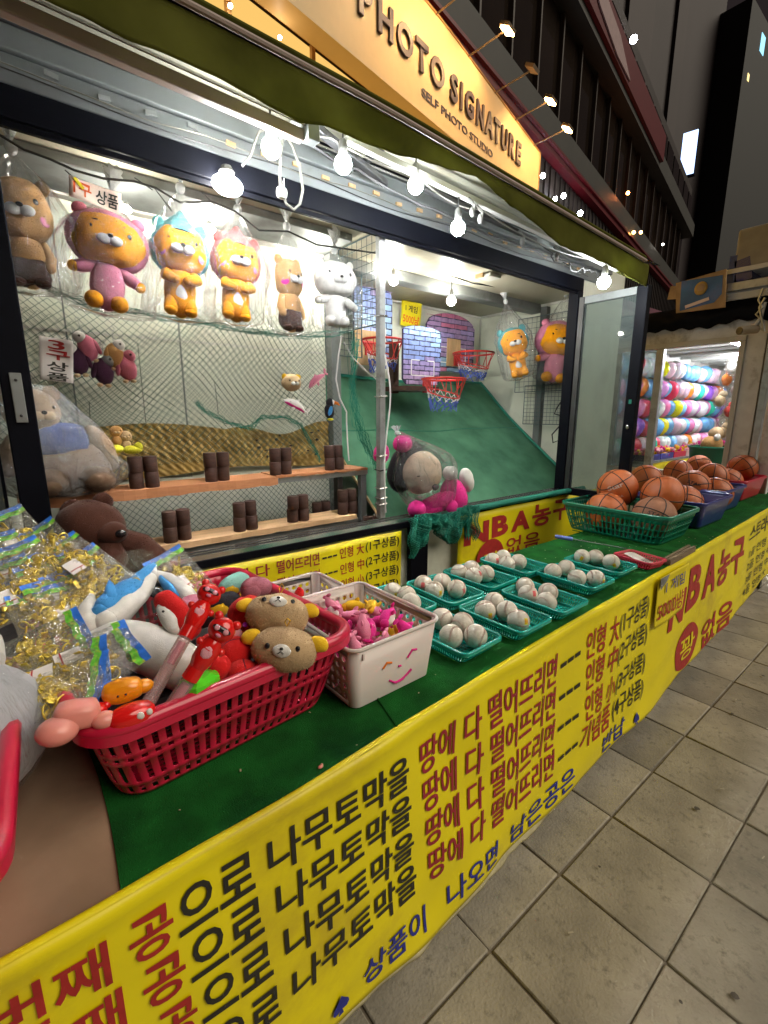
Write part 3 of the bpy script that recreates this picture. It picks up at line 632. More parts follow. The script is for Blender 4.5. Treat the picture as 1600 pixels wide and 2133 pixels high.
# hanging lead with plug (loop)
yl = 1.60
P = [at(x, y, y=yl) for x, y in [(557, 266), (540, 275), (530, 300), (522, 325), (505, 345)]]
cable('pale cable end hanging in front of the fascia left of the first bulb', P, .0045, 'cable_w')
plug = thing('hanging_plug', 'loop of pale cable with a plug hanging below the first canopy bulb', 'plug', at(590, 400, y=yl))
P = [at(x, y, y=yl) for x, y in [(590, 285), (585, 320), (583, 360), (584, 385), (588, 403), (597, 425), (612, 437), (625, 425), (631, 395), (625, 350), (610, 305), (596, 283)]]
obj('lead', MB().tube(P, .0045, 6), M['cable_w'], plug, world=True)
pc = at(587, 402, y=yl); obj('plug_body', MB().ell(pc, (.019, .014, .019), sq=.3), M['trim'], plug, world=True)
obj('pin', MB().tube([pc + Vector((.006, -.002, .01)), pc + Vector((.008, -.004, .045))], .003, 6), M['chrome'], plug, world=True)

# ------------------------------------------------------------------ bulbs
def bulb(label, p, r=.036, stem=.07, group='white bulbs under the canopy', squash=1.0):
    t = thing('light_bulb', label, 'light bulb', p, 0, group)
    g = MB().lathe([(.001, -r * 1.02), (r * .5, -r * .87), (r * .87, -r * .5), (r, 0), (r * .87, r * .5), (r * .66, r * .76), (r * .48, r * .9)], n=20)
    obj('globe', g, M['bulb_in' if 'basketball bay' in group else 'bulb'], t)
    obj('socket', MB().lathe([(r * .48, r * .9), (r * .52, r * 1.1), (r * .5, r * 2.2), (r * .3, r * 2.5)], n=14), M['socket'], t)
    if stem: obj('lead', MB().tube([(0, 0, r * 2.4), (.004, .003, r * 2.4 + stem)], .003, 5), M['cable'], t)
    return t
for (px, py, y, r), lb in zip([(565, 308, 1.47, .029), (715, 342, 1.45, .029), (866, 386, 1.45, .029), (954, 475, 1.45, .029), (1258, 588, 1.40, .034)],
        ['leftmost lit bulb under the canopy, beside the hanging plug loop', 'lit bulb second from the left under the canopy', 'lit bulb in the middle of the canopy row', 'lit bulb hanging lowest from a grey socket, fourth from the left under the canopy', 'lit bulb at the far right end of the canopy over the glass sash']):
    bulb(lb, at(px, py, y=y), r, .05)
bulb('lit bulb inside the basketball bay seen just right of the mullion', at(820, 585, y=2.35), .026, .06, 'white bulbs inside the basketball bay')
bulb('lit bulb hanging from the beam above the basketball backboards', at(940, 627, y=2.35), .030, .06, 'white bulbs inside the basketball bay')
def flood(label, p, r):
    t = thing('flood_lamp', label, 'lamp', p, 0, 'white flood lamps behind the hanging toys')
    obj('lamp_face', MB().ell((0, 0, 0), (r, r * .6, r * .62), nu=20, nv=12), M['flood_front' if r > .04 else 'flood'], t)
    obj('housing', MB().lathe([(r * .35, r * .45), (r * .5, r * .75), (r * .3, r * 1.1), (.01, r * 1.15)], n=14), M['socket'], t); return t
flood('large lit flood lamp just under the window header, brightest in the booth', at(474, 386, y=1.705), .052)
flood('lit lamp hidden behind the price card over the second hanging toy', at(262, 436, y=2.12), .020)
flood('lit lamp between the teal-hooded and the coral-hooded hanging toys', at(436, 478, y=2.22), .026)
flood('lit lamp behind the white plush bear near the mullion', at(662, 556, y=2.25), .026)
t = thing('ceiling_fixture', 'small square fixture on the ceiling of the basketball bay', 'lamp', at(1020, 575, z=2.41)); obj('fixture_plate', MB().box((0, 0, -.006), (.11, .10, .02)), M['trim'], t, bev=.003); obj('bracket', MB().box((-.04, .03, 0), (.06, .06, .03)), M['ply'], t, smooth=False)

# ------------------------------------------------------------------ left bay: shelves, mat, nets, blocks
SH1Y, SH1Z, SH2Y, SH2Z = 1.99, 1.255, 1.88, 1.045
sh1 = thing('throwing_shelf', 'upper orange wooden shelf with stacks of brown blocks', 'shelf', (.8, SH1Y + .08, SH1Z))
def board(name, x0, x1, y0, y1, z, mt, par, t=.03, seed=0):
    q = random.Random(seed); f0 = [q.uniform(-.004, .004) for _ in range(30)]
    m = MB(); n = 24; vs = []
    for i in range(n + 1):
        x = x0 + (x1 - x0) * i / n; w = f0[i]; vs += [(x, y0 + w, z - t + f0[(i * 3) % 30] * .8), (x, y1, z - t), (x, y0 + w * .6, z), (x, y1, z)]
    fs = []
    for i in range(n): a, b = i * 4, i * 4 + 4; fs += [(a, b, b + 1, a + 1), (a + 2, a + 3, b + 3, b + 2), (a, a + 2, b + 2, b), (a + 1, b + 1, b + 3, a + 3)]
    fs += [(0, 1, 3, 2), (n * 4, n * 4 + 2, n * 4 + 3, n * 4 + 1)]
    return obj(name, m.add(vs, fs), M[mt], par, world=True, smooth=False)
board('board', .0, .96, SH1Y, SH1Y + .19, SH1Z, 'orangewood', sh1, .036, 1)
board('board', .962, 1.49, SH1Y + .012, SH1Y + .19, SH1Z + .004, 'orangewood', sh1, .012, 2)
obj('support_rail', MB().bb(.90, 1.50, SH1Y + .025, SH1Y + .05, SH1Z - .034, SH1Z - .010), M['galv'], sh1, world=True, smooth=False)
obj('leg', MB().bb(1.33, 1.36, SH1Y + .06, SH1Y + .10, .89, SH1Z - .035), M['darkmetal'], sh1, world=True, smooth=False)
obj('leg', MB().bb(1.46, 1.495, SH1Y + .03, SH1Y + .06, .89, SH1Z - .035), M['bluegrey'], sh1, world=True, smooth=False)
obj('leg', MB().bb(.02, .05, SH1Y + .03, SH1Y + .06, .89, SH1Z - .037), M['darkmetal'], sh1, world=True, smooth=False)
sh2 = thing('throwing_shelf', 'lower pale wooden shelf with stacks of brown blocks', 'shelf', (.8, SH2Y + .08, SH2Z))
board('board', .30, 1.33, SH2Y, SH2Y + .16, SH2Z, 'palewood', sh2, .022, 3)
obj('support_rail', MB().bb(-.2, 1.36, SH2Y + .03, SH2Y + .06, SH2Z - .06, SH2Z - .024), M['galv'], sh2, world=True, smooth=False)
def block_mesh():
    r, h = .0265, .062
    return MB().lathe([(r * .93, 0), (r, .003), (r, h - .003), (r * .93, h)], n=18).mesh('block', M['brownblock'], True, 35)
bme = block_mesh(); rb = random.Random(9)
def stack(cx, y, z, n, where):
    for c in range(2):
        for k in range(n):
            o = bpy.data.objects.new('wood_block', bme); COL.objects.link(o); o.location = (cx + (c - .5) * .055 + rb.uniform(-.002, .002), y + rb.uniform(-.006, .006), z + .0625 * k); o.rotation_euler = (0, 0, rb.random() * 6)
            tag(o, 'brown round wood block, %s %s of the %s' % (('lower', 'upper')[k] if n == 2 else 'single', ('left', 'right')[c], where), 'wood block', 'brown wood blocks to knock off the shelves')
for i, (px, py) in enumerate([(300, 1000), (453, 988), (585, 977), (695, 968)]):
    p = at(px, py, z=SH1Z); stack(at(px, py, y=SH1Y + .05).x, SH1Y + .05, SH1Z + (.004 if i > 1 else 0), 2, ['leftmost', 'second', 'third', 'rightmost'][i] + ' stack on the upper shelf')
for i, px in enumerate((368, 511, 622, 724)):
    stack(at(px, 1090, y=SH2Y + .05).x, SH2Y + .05, SH2Z, 2, ['leftmost', 'second', 'third', 'rightmost'][i] + ' stack on the lower shelf')
stack(at(778, 1080, y=1.86).x, 1.865, .965, 1, 'low pair beside the mullion foot'); stack(1.25, 2.09, SH1Z - .21 - .02 , 1, 'pair in shadow under the upper shelf')
bp('inner_ledge', MB().bb(-.3, 1.5, 1.81, 2.35, .93, .964), 'darkmetal', smooth=False)
for x in (.35, .66, .97): pass
# mustard mat
def mat_fn(u, v):
    x = .22 + 1.30 * u; zt = 1.475 + .025 * math.sin(u * 7) - .02 * (u > .5) * math.sin(u * 19) ; zb = 1.262 - .012 * math.sin(u * 9)
    z = zb + (zt - zb) * v; f = math.sin(x * 150 + 30 * z + 5 * noise.noise(Vector((x * 4, z * 4, 0)))) * (.35 + .65 * math.sin(z * 150 + x * 34))
    return Vector((min(x, XP - .035), 2.355 + .010 * math.sin(u * 12) - .0075 * f - .006 * noise.noise(Vector((x * 11, z * 14, 4))), z))
tag(obj('egg_crate_mat', MB().grid(mat_fn, 460, 70), M['foam'], ang=180), 'mustard egg-crate foam mat along the back wall behind the upper shelf', 'mat')
m = MB(); q = random.Random(4)
for k in range(16):
    x = q.uniform(1.0, 1.42); z = q.uniform(1.30, 1.47); m.ell((x, 2.335, z), (q.uniform(.004, .012), .004, q.uniform(.003, .008)), nu=8, nv=5)
tag(obj('mat_holes', m, M['brownblock']), 'dark torn holes at the right end of the mustard mat', 'damage')
# nets
def lattice(m, fn, nu, nv, r, sub=2, diamond=True, seed=0):
    """knotted netting: strands follow fn(u, v)"""
    def strand(pts): m.tube(pts, r, 3, cap=False)
    if diamond:
        for k in range(-nv, nu):
            for sgn in (1, -1):
                pts = []
                for s in range(nv * sub + 1):
                    v = s / sub; u = (k + v) if sgn > 0 else (k + nv - v)
                    if 0 <= u <= nu: pts.append(fn(u / nu, v / nv))
                if len(pts) > 1: strand(pts)
    else:
        for i in range(nu + 1): strand([fn(i / nu, s / (nv * sub)) for s in range(nv * sub + 1)])
        for j in range(nv + 1): strand([fn(s / (nu * sub), j / nv) for s in range(nu * sub + 1)])
def net1(u, v):
    x = -.05 + 1.52 * u; top = 2.02 - .05 * u - .06 * math.sin(math.pi * u * 2.0) ; z = top + (1.30 - top) * v
    return Vector((x + .025 * math.sin(6 * v + 3 * u), 2.28 + .05 * math.sin(u * 8 + v * 3) * .5 + .03 * noise.noise(Vector((u * 5, v * 4, 0))), z + .02 * math.sin(u * 14 + v * 2)))
m = MB(); lattice(m, net1, 46, 22, .0010); lattice(m, lambda u, v: net1(u * .9 + .02 * math.sin(v * 4), .12 + .88 * v) + Vector((.01, -.05 + .02 * math.sin(u * 9), .012)), 40, 18, .0008); nt1 = tag(obj('ball_net', m, M['netdark'], smooth=False), 'green square-mesh net hung across the back of the left bay above the shelves', 'net')
m = MB()
def net2(u, v): x = .25 + 1.2 * u; return Vector((x, 2.2 + .03 * math.sin(u * 9), 1.22 - .24 * v + .02 * math.sin(u * 7)))
lattice(m, net2, 40, 8, .0012); tag(obj('ball_net', m, M['netdark'], smooth=False), 'lower green net behind the gap between the two shelves', 'net')
bp('lower_mat', MB().bb(.1, 1.48, 2.36, 2.37, .97, 1.24), 'panel', smooth=False)
q = random.Random(12)
def bunch(label, pts, n, spread, r, mt):
    m = MB()
    for k in range(n):
        off = [Vector((q.uniform(-1, 1), q.uniform(-1, 1), q.uniform(-1, 1))) * spread for _ in pts]
        m.tube([Vector(p) + o for p, o in zip(pts, off)], r, 3, cap=False)
    return tag(obj('net_bunch', m, M[mt], smooth=False), label, 'net')
def line(pix, y, nn=6):
    P = [at(a, b, y=y) for a, b in pix]; out = []
    for i in range(len(P) - 1):
        for k in range(nn): out.append(P[i].lerp(P[i + 1], k / nn))
    return out + [P[-1]]
bunch('gathered green net edge sagging below the hanging toys', line([(40, 590), (75, 585), (120, 610), (200, 640), (280, 652), (400, 670), (520, 690), (640, 700), (735, 690)], 2.22, 2), 16, .018, .0010, 'net')
bunch('twisted green net rope falling to the foam mat top', line([(408, 838), (425, 855), (460, 872), (500, 888), (520, 892), (548, 868), (600, 870), (625, 885), (650, 925), (668, 960)], 2.25, 3), 13, .013, .0010, 'teal_rope')
bunch('green net rope drooping at the partition beside the ramp', line([(740, 700), (735, 800), (745, 880), (770, 940), (790, 975)], 2.2, 2), 22, .03, .0011, 'teal_rope')
cable('white cord hanging down the partition post', [at(a, b, y=2.15) for a, b in [(712, 700), (705, 740), (700, 790), (708, 830), (722, 858), (722, 880), (724, 920), (727, 960)]], .004, 'cord_w')
cable('white cord slanting past the left hoop', [at(a, b, y=2.15) for a, b in [(716, 712), (735, 745), (765, 775), (790, 795)]], .003, 'cord_w')
for a, b, c, d in ((186, 838, 188, 872), (447, 795, 455, 862), (287, 715, 304, 880)):
    cable('thin dark wire standing on the back wall at %s' % {186: 'the left end of the mat', 447: 'the middle of the mat', 287: 'the key-ring toys'}[a], [at(a, b, y=2.38), at(c, d, y=2.38)], .0016, 'cable')
# support wire for the bags
WR = [at(a, b, y=1.93) for a, b in [(-20, 272), (0, 282), (50, 312), (105, 332), (155, 355), (215, 372), (280, 378), (325, 392), (375, 422), (440, 420), (490, 440), (540, 480), (600, 482), (660, 510), (730, 520), (800, 530)]]
cable('black wire strung under the ceiling that holds the bagged toys', WR, .004)
for i, (a, b, c, d) in enumerate([(135, 354, 172, 386), (280, 370, 318, 396), (420, 400, 452, 432), (322, 392, 358, 440)]):
    cable(['short dark wire twisted beside the price card', 'short dark wire sticking up left of the teal-hooded toy', 'short dark wire below the flood lamp', 'thin wire down to the knot of the teal-hooded toy bag'][i], [at(a, b, y=1.93), at(c, d, y=1.93)], .002)
cable('dark cable along the beam in the basketball bay', [at(a, b, y=2.3) for a, b in [(805, 530), (860, 550), (940, 575), (985, 590), (1050, 600), (1100, 610), (1120, 614), (1165, 622)]], .005)

# ------------------------------------------------------------------ right bay: backboards, hoops, ramp, grids
def backboard(label, x0, x1, z0, z1, y, cols, arch, par_loc, seed):
    t = thing('backboard', label, 'backboard', ((x0 + x1) / 2, y, z0), 0, 'backboards in the basketball bay'); w = x1 - x0; h = z1 - z0; q = random.Random(seed)
    def top(x):  # outline height at x in 0..1
        return h - arch * (1 - math.sqrt(max(0, 1 - (2 * x - 1) ** 2)))
    poly = [(w * (.10), 0), (w * .90, 0), (w, h * .09)] + [(w * (1 - k / 16), top(1 - k / 16)) for k in range(17)] + [(0, h * .09)]
    m = MB().prism([(a - w / 2, b) for a, b in poly], .012, (1, 0, 0), (0, 0, 1), (0, 1, 0), (0, .004, 0)); obj('board', m, M['board_ink'], t, smooth=False)
    rows = 12; rh = h / rows
    for r in range(rows):
        bw = w / 3.6; x = -bw * (0 if r % 2 else .5)
        while x < w:
            a, b = max(x + .0038, .004), min(x + bw - .0038, w - .004); za, zb2 = r * rh + .0038, (r + 1) * rh - .0038
            def clip(xx, zz):
                xn = min(max(xx / w, 0), 1); return min(zz, top(xn) - .004)
            if r == 0: a, b = max(a, w * .09), min(b, w * .91)
            n = 5; P = [(a + (b - a) * k / n, za + q.uniform(-.0022, .0022)) for k in range(n + 1)]; Q = [(a + (b - a) * k / n, max(za, clip(a + (b - a) * k / n, zb2)) + q.uniform(-.0022, .0022)) for k in range(n, -1, -1)]
            if b - a > .012 and max(z for _, z in Q) - za > .008:
                pc = [(p - w / 2, z) for p, z in P + Q]
                ci = cols[min(len(cols) - 1, int((r / rows + q.uniform(-.18, .18)) * len(cols)))] if cols else 0
                obj('brick', MB().prism(pc, .004, (1, 0, 0), (0, 0, 1), (0, 1, 0), (0, 0, 0)), M[ci], t, smooth=False)
            x += bw
    # white aiming square
    s = MB(); ww, zz = w * .30, h * .16
    for a, b, c, d in ((-ww, ww, zz, zz), (-ww, -ww, zz, h * .42), (ww, ww, zz, h * .42), (-ww, -ww * .3, h * .42, h * .42), (ww * .4, ww, h * .42, h * .42)):
        s.bar((a, -.003, c), (b, -.003, d), .004, .007)
    obj('aiming_square', s, M['ink_white'], t, smooth=False)
    return t
M['board_ink'] = mat('board_outline', (.03, .025, .08), .5)
for n, c in dict(bk_blue=(.22, .30, .60), bk_lblue=(.28, .44, .66), bk_purple=(.32, .25, .50), bk_mauve=(.30, .20, .36), bk_red=(.42, .12, .20), bk_teal=(.22, .34, .46), bk_pink=(.42, .30, .54)).items(): M[n] = mat(n.replace('bk', 'brick_paint'), c, .4, var=.22, scale=25, dirt=tuple(min(1, x * 1.3) for x in c), dscale=12)
M['bk_blue'].name = 'blue_brick_paint'
def bx(px0, py0, px1, py1, y): a, b = at(px0, py0, y=y), at(px1, py1, y=y); return a, b
yb0, yb1 = 2.52, 2.86
a = at(748, 770, y=yb1); b = at(822, 700, y=yb1); zt_ = at(785, 598, y=yb1).z
backboard('arched blue and violet brick-pattern backboard on the left, behind the mullion', at(738, 650, y=yb1).x, at(818, 650, y=yb1).x, at(780, 745, y=yb1).z, at(780, 590, y=yb1).z, yb1, ['bk_blue', 'bk_lblue', 'bk_lblue', 'bk_blue', 'bk_purple'], .09, None, 1)
backboard('pale blue brick-pattern backboard standing forward in the middle', at(840, 740, y=yb0).x, at(919, 740, y=yb0).x, at(880, 802, y=yb0).z, at(880, 679, y=yb0).z, yb0, ['bk_pink', 'bk_purple', 'bk_blue', 'bk_blue', 'bk_lblue'], .035, None, 2)
backboard('arched mauve and red brick-pattern backboard on the right', at(889, 700, y=yb1).x, at(989, 700, y=yb1).x, at(940, 775, y=yb1).z, at(940, 653, y=yb1).z, yb1, ['bk_teal', 'bk_mauve', 'bk_purple', 'bk_mauve', 'bk_mauve', 'bk_red'], .11, None, 3)
def hoop(label, cx, cz, yb, r, flip=1, seed=0):
    t = thing('basketball_hoop', label, 'hoop', (cx, yb, cz), 0, 'red hoops in the basketball bay'); cyy = -r - .03
    ring = [(r * math.cos(a), cyy + r * math.sin(a), 0) for a in [2 * math.pi * k / 28 for k in range(28)]]
    obj('rim', MB().tube(ring, .0075, 7, closed=True), M['hoop'], t)
    q = random.Random(seed)
    low = [(r * .74 * math.cos(a), cyy + r * .74 * math.sin(a), -.095 + .035 * math.sin(a)) for a in [2 * math.pi * k / 28 for k in range(28)]]
    m = MB().tube([(p[0], p[1], p[2]) for p in low], .005, 6, closed=True)
    for k in range(0, 28, 2): m.tube([ring[k], low[(k + q.choice((-1, 0, 1, 2))) % 28]], .0032, 5)
    obj('lower_ring', m, M['hoop'], t)
    obj('bracket', MB().box((0, -.012, -.035), (.07, .018, .10)).bar((-.06, -.03, 0), (.06, -.03, 0), .012), M['hoop'], t, smooth=False, bev=.003)
    c = MB(); bl = MB(); n = 13
    for k in range(n):
        for sg in (1, -1):
            pts = []; pb = []; jit = q.uniform(-.25, .25); dl = q.uniform(-.02, .02)
            for s in range(9):
                f = s / 8; ang = 2 * math.pi * (k + sg * f * 1.8 + jit * f) / n; rr_ = r * (.74 - .16 * f); p = (rr_ * math.cos(ang) + q.uniform(-.006, .006), cyy + rr_ * math.sin(ang) + q.uniform(-.004, .004), -.095 + .035 * math.sin(ang) * (1 - f) - (.105 + dl) * f)
                (pts if f < .45 else pb).append(p)
            pb = [pts[-1]] + pb
            c.tube(pts, .0026, 4, cap=False); bl.tube(pb, .0036, 4, cap=False)
    obj('net_cord', c, M['cord_w'], t); obj('net_cord', bl, M['cord_b'], t, label='blue lower half of the hoop net')
    return t
def hoop_px(label, pl, pr, py, yb, seed):
    yc = yb - .14; a = at(pl, py, y=yc); b = at(pr, py, y=yc); r = min(.165, (b.x - a.x) / 2 * .86); hoop(label, (a.x + b.x) / 2 + .02, a.z, yb, r, 1, seed)
hoop_px('left red hoop with cord net, partly behind the mullion', 745, 824, 705, yb1 - .01, 1)
hoop_px('middle red hoop standing forward, with white and blue net', 873, 948, 788, yb0 - .01, 2)
hoop_px('right red hoop with torn white and blue net', 937, 1006, 733, yb1 - .01, 3)
t = thing('plywood_pad', 'plywood pad fixed behind the left hoop', 'board', at(765, 725, y=2.84)); obj('ply', MB().box((0, 0, 0), (.22, .012, .24)), M['ply'], t, smooth=False)
t = thing('plywood_pad', 'plywood pad fixed behind the right hoop', 'board', at(945, 735, y=2.845)); obj('ply', MB().box((0, 0, 0), (.16, .01, .22)), M['ply'], t, smooth=False)
t = thing('board_stand', 'dark wooden stand carrying the middle backboard', 'stand', at(860, 805, y=2.6)); obj('arm', MB().box((-.02, .0, -.02), (.32, .26, .03)).box((-.13, .06, .12), (.05, .05, .34)), M['brownblock'], t, smooth=False)
# ramp
def ramp_fn(u, v):
    x = XP + .04 + (XS - .05 - XP - .04) * u; y = 2.98 - 1.13 * v; z = 1.80 + (.90 - 1.80) * (v ** 1.0) - .03 * math.sin(math.pi * v) * (.4 + .6 * u)
    z += .012 * noise.noise(Vector((x * 3, y * 3, 0))) + .012 * math.sin(u * 9) * (1 - v)
    return Vector((x, y, z))
rmp = thing('ball_ramp', 'slanting ramp of green shade cloth below the hoops', 'ramp', (2.5, 2.4, .9))
obj('cloth', MB().grid(ramp_fn, 60, 40), M['ramp'], rmp, world=True, ang=180, solid=.002)
obj('seam', MB().tube([Vector(ramp_fn(k / 20, .40)) + Vector((0, 0, .004)) for k in range(21)], .004, 5), M['green_pl'], rmp, world=True)
obj('frame_bar', MB().tube([Vector(ramp_fn(1, k / 10)) + Vector((0, 0, .01)) for k in range(11)], .012, 6), M['teal_rope'], rmp, world=True)
obj('frame_bar', MB().tube([Vector(ramp_fn(k / 10, 0)) + Vector((0, 0, .006)) for k in range(11)], .012, 6), M['teal_rope'], rmp, world=True)
obj('frame_bar', MB().tube([Vector(ramp_fn(0, k / 10)) + Vector((0, 0, .01)) for k in range(11)], .008, 6), M['ply'], rmp, world=True)
def wiregrid(label, o, x, y, w, h, nx, ny, r=.0016):
    t = thing('wire_grid', label, 'wire grid', o, 0, 'wire display grids'); m = MB(); x, y = Vector(x), Vector(y)
    for i in range(nx + 1): m.tube([x * (w * i / nx), x * (w * i / nx) + y * h], r, 4)
    for j in range(ny + 1): m.tube([y * (h * j / ny) + Vector((0, -.001, 0)), x * w + y * (h * j / ny) + Vector((0, -.001, 0))], r, 4)
    for a, b in ((0, 0), (w, 0)): m.tube([x * a, x * a + y * h], r * 2.2, 5)
    for b in (0, h): m.tube([y * b, x * w + y * b], r * 2.2, 5)
    obj('wires', m, M['wiregrid'], t); return t
wiregrid('wire grid hung crosswise just behind the mullion near the ceiling', (1.52, 1.95, 1.98), (.0, 1, 0), (0, 0, 1), .34, .42, 8, 10)
wiregrid('wire grid in front of the left backboard', (1.52, 2.44, 1.88), (1, 0, 0), (0, 0, 1), .26, .48, 8, 14)
wiregrid('upper wire grid on the side wall behind the two bagged toys', (XS - .06, 1.86, 1.72), (0, 1, 0), (0, 0, 1), .72, .60, 16, 14)
wiregrid('lower wire grid hanging on the side wall beside the ramp', (XS - .07, 2.05, 1.45), (0, 1, 0), (0, 0, 1), .42, .32, 13, 10)
cable('black cable drooping on the side wall right of the ramp', [at(a, b, x=3.5) for a, b in [(1180, 820), (1160, 850), (1155, 862), (1175, 868), (1182, 850), (1172, 880), (1150, 905), (1152, 922), (1170, 915), (1168, 950), (1155, 990)]], .006)
def paper(label, p, w, h, mt, words, tilt=0, rz=0, cat='sign'):
    t = thing('paper_sign', label, cat, p, rz); t.rotation_euler = (0, R(tilt), rz)
    m = MB().grid(lambda u, v: Vector(((u - .5) * w, -.003 - .004 * math.sin(u * 5 + v * 3), (v - .5) * h)), 10, 8); obj('paper', m, M[mt], t, ang=180, solid=.0008)
    for s, u0, u1, v0, v1, c in words:
        mm = MB(); text_on(mm, s, lambda u, v: Vector(((u0 + (u1 - u0) * u - .5) * w, -.0055 - .004 * math.sin((u0 + (u1 - u0) * u) * 5 + (v0 + (v1 - v0) * v) * 3), (v0 + (v1 - v0) * v - .5) * h)), .02); obj('printed_word', mm, M[c], t, smooth=False)
    return t
paper('yellow price card reading 1 game 5000 won on the back wall above the middle backboard', at(856, 655, y=3.0), .215, .20, 'paper_y', [('1 게임', .2, .8, .58, .84, 'ink_black'), ('5000냥', .08, .92, .12, .48, 'ink_orange')], 4)
paper('pale card reading first-ball prize pegged to the wire beside the second toy', at(199, 407, y=1.90), .145, .062, 'paper_p', [('1구', .08, .42, .18, .85, 'ink_orange'), ('상품', .50, .94, .12, .82, 'ink_black')], 7)
t = thing('clothes_peg', 'yellow peg holding the price card', 'peg', at(165, 383, y=1.895)); obj('peg_body', MB().bar((-.012, 0, .014), (.010, 0, -.012), .007, .01), M['paper_y'], t, smooth=False)
paper('white card reading third-ball prize on the net left of the key-ring toys', at(118, 750, y=2.10), .10, .15, 'paper_w', [('3', .25, .75, .74, .95, 'ink_red'), ('구', .2, .9, .50, .72, 'ink_red'), ('상', .2, .85, .24, .46, 'ink_black'), ('품', .2, .85, .02, .20, 'ink_black')], 6)

# back banners on the booth base
def wall_banner(label, x0, x1, z0, z1, words, extra=None):
    t = thing('wall_banner', label, 'banner', ((x0 + x1) / 2, YW - .045, z0)); y = YW - .042
    S = lambda x, z, o=0: Vector((x, y - o - .006 * math.sin(x * 11 + z * 4), z))
    obj('banner_sheet', MB().grid(lambda u, v: S(x0 + (x1 - x0) * u, z0 + (z1 - z0) * v), 40, 12), M['vinyl'], t, world=True, ang=180, solid=.001)
    for s, a, b, za, h, c, bo in words:
        m = MB(); text_on(m, s, lambda u, v: S(a + (b - a) * u, za + h * v, .003), bo, 8); obj('printed_word', m, M[c], t, world=True, smooth=False)
    return t, S
W = []
for r, (e1, e2, e3) in enumerate(ends):
    z = .895 - .075 * r; W += [('나무토막을', .15, .52, z, .052, 'ink_black', .012), ('땅에 다', .56, .77, z, .052, 'ink_maroon', .012), ('떨어뜨리면', .66 + .02, .965, z, .056, 'ink_maroon', .012) if False else ('떨어뜨리면', .80, 1.0, z, .056, 'ink_maroon', .012), ('---', 1.015, 1.095, z + .02, .008, 'ink_black', .01), ((e1 + ' ' + e2).strip(), 1.11, 1.25, z, .052, 'ink_red', .012), (e3, 1.26, 1.46, z, .058, 'ink_black', .012)]
W += [('♠', 1.40, 1.45, .61, .045, 'ink_blue', .01)]
wall_banner('yellow rules banner on the booth base behind the white baskets', -.6, 1.475, .56, .972, W)
wall_banner('yellow basketball banner on the booth base behind the ball trays', 1.905, 3.55, .50, .985, [('N', 1.95, 2.16, .80, .13, 'ink_red', .05), ('B', 2.19, 2.36, .81, .13, 'ink_red', .05), ('A', 2.39, 2.58, .81, .13, 'ink_red', .05), ('농', 2.60, 2.82, .81, .15, 'ink_red', .03), ('구', 2.85, 3.05, .81, .15, 'ink_red', .03), ('없음', 2.35, 2.70, .66, .12, 'ink_red', .01), ('1골 인형 小', 3.08, 3.5, .86, .05, 'ink_black', .01), ('2골 인형 中', 3.08, 3.5, .78, .05, 'ink_black', .01)])
dsc = tag(obj('printed_disc', MB().lathe([(.13, 0), (.13, .001)], n=32, rot=Euler((R(90), 0, 0)).to_matrix()).move(Matrix.Translation((2.18, YW - .055, .68))), M['ink_red'], smooth=False), 'red printed disc on the basketball banner', 'disc')
dsc.parent = [o for o in COL.objects if o.name.startswith('wall_banner')][-1]; dsc.location = -dsc.parent.location; del dsc['category'], dsc['label']
m = MB(); text_on(m, '꽝', lambda u, v: Vector((2.11 + .14 * u, YW - .062, .62 + .11 * v)), .012); ko = obj('printed_word', m, M['vinyl'], dsc.parent, world=True, smooth=False)
# green netting rope draped over the sill
m = MB(); q = random.Random(8)
def drape(u, v):
    x = 1.50 + .50 * u; top = SILL + .01 + .012 * math.sin(u * 9); L_ = .13 + .05 * math.sin(u * 11 + 1) + (.10 if u > .82 else 0) + (.03 if u < .25 else 0)
    return Vector((x + .015 * math.sin(v * 9 + u * 20), YW - .06 - .02 * math.sin(v * 3) - .014 * math.sin(u * 40), top - L_ * v))
lattice(m, drape, 44, 15, .0021, 1); lattice(m, lambda u, v: drape(u, v) + Vector((.006, -.014, .004)), 44, 14, .0021, 1)
def roll(u, v):
    x = 1.95 + 1.25 * u; a = 2 * math.pi * v; rr_ = .017 + .006 * noise.noise(Vector((x * 9, v * 3, 0)))
    return Vector((x, YW - .055 + rr_ * math.cos(a), SILL - .005 + rr_ * math.sin(a)))
lattice(m, roll, 120, 8, .0024, 1)
tag(obj('draped_net', m, M['teal_rope'], smooth=False), 'green knotted net rolled and draped over the window sill above the basketball banner', 'net')
o = obj('net_core', MB().tube([(x, YW - .055, SILL - .005) for x in [1.95 + .05 * k for k in range(26)]], .013, 6), M['teal_rope']); tag(o, 'tight green rolled core inside the sill net', 'net')
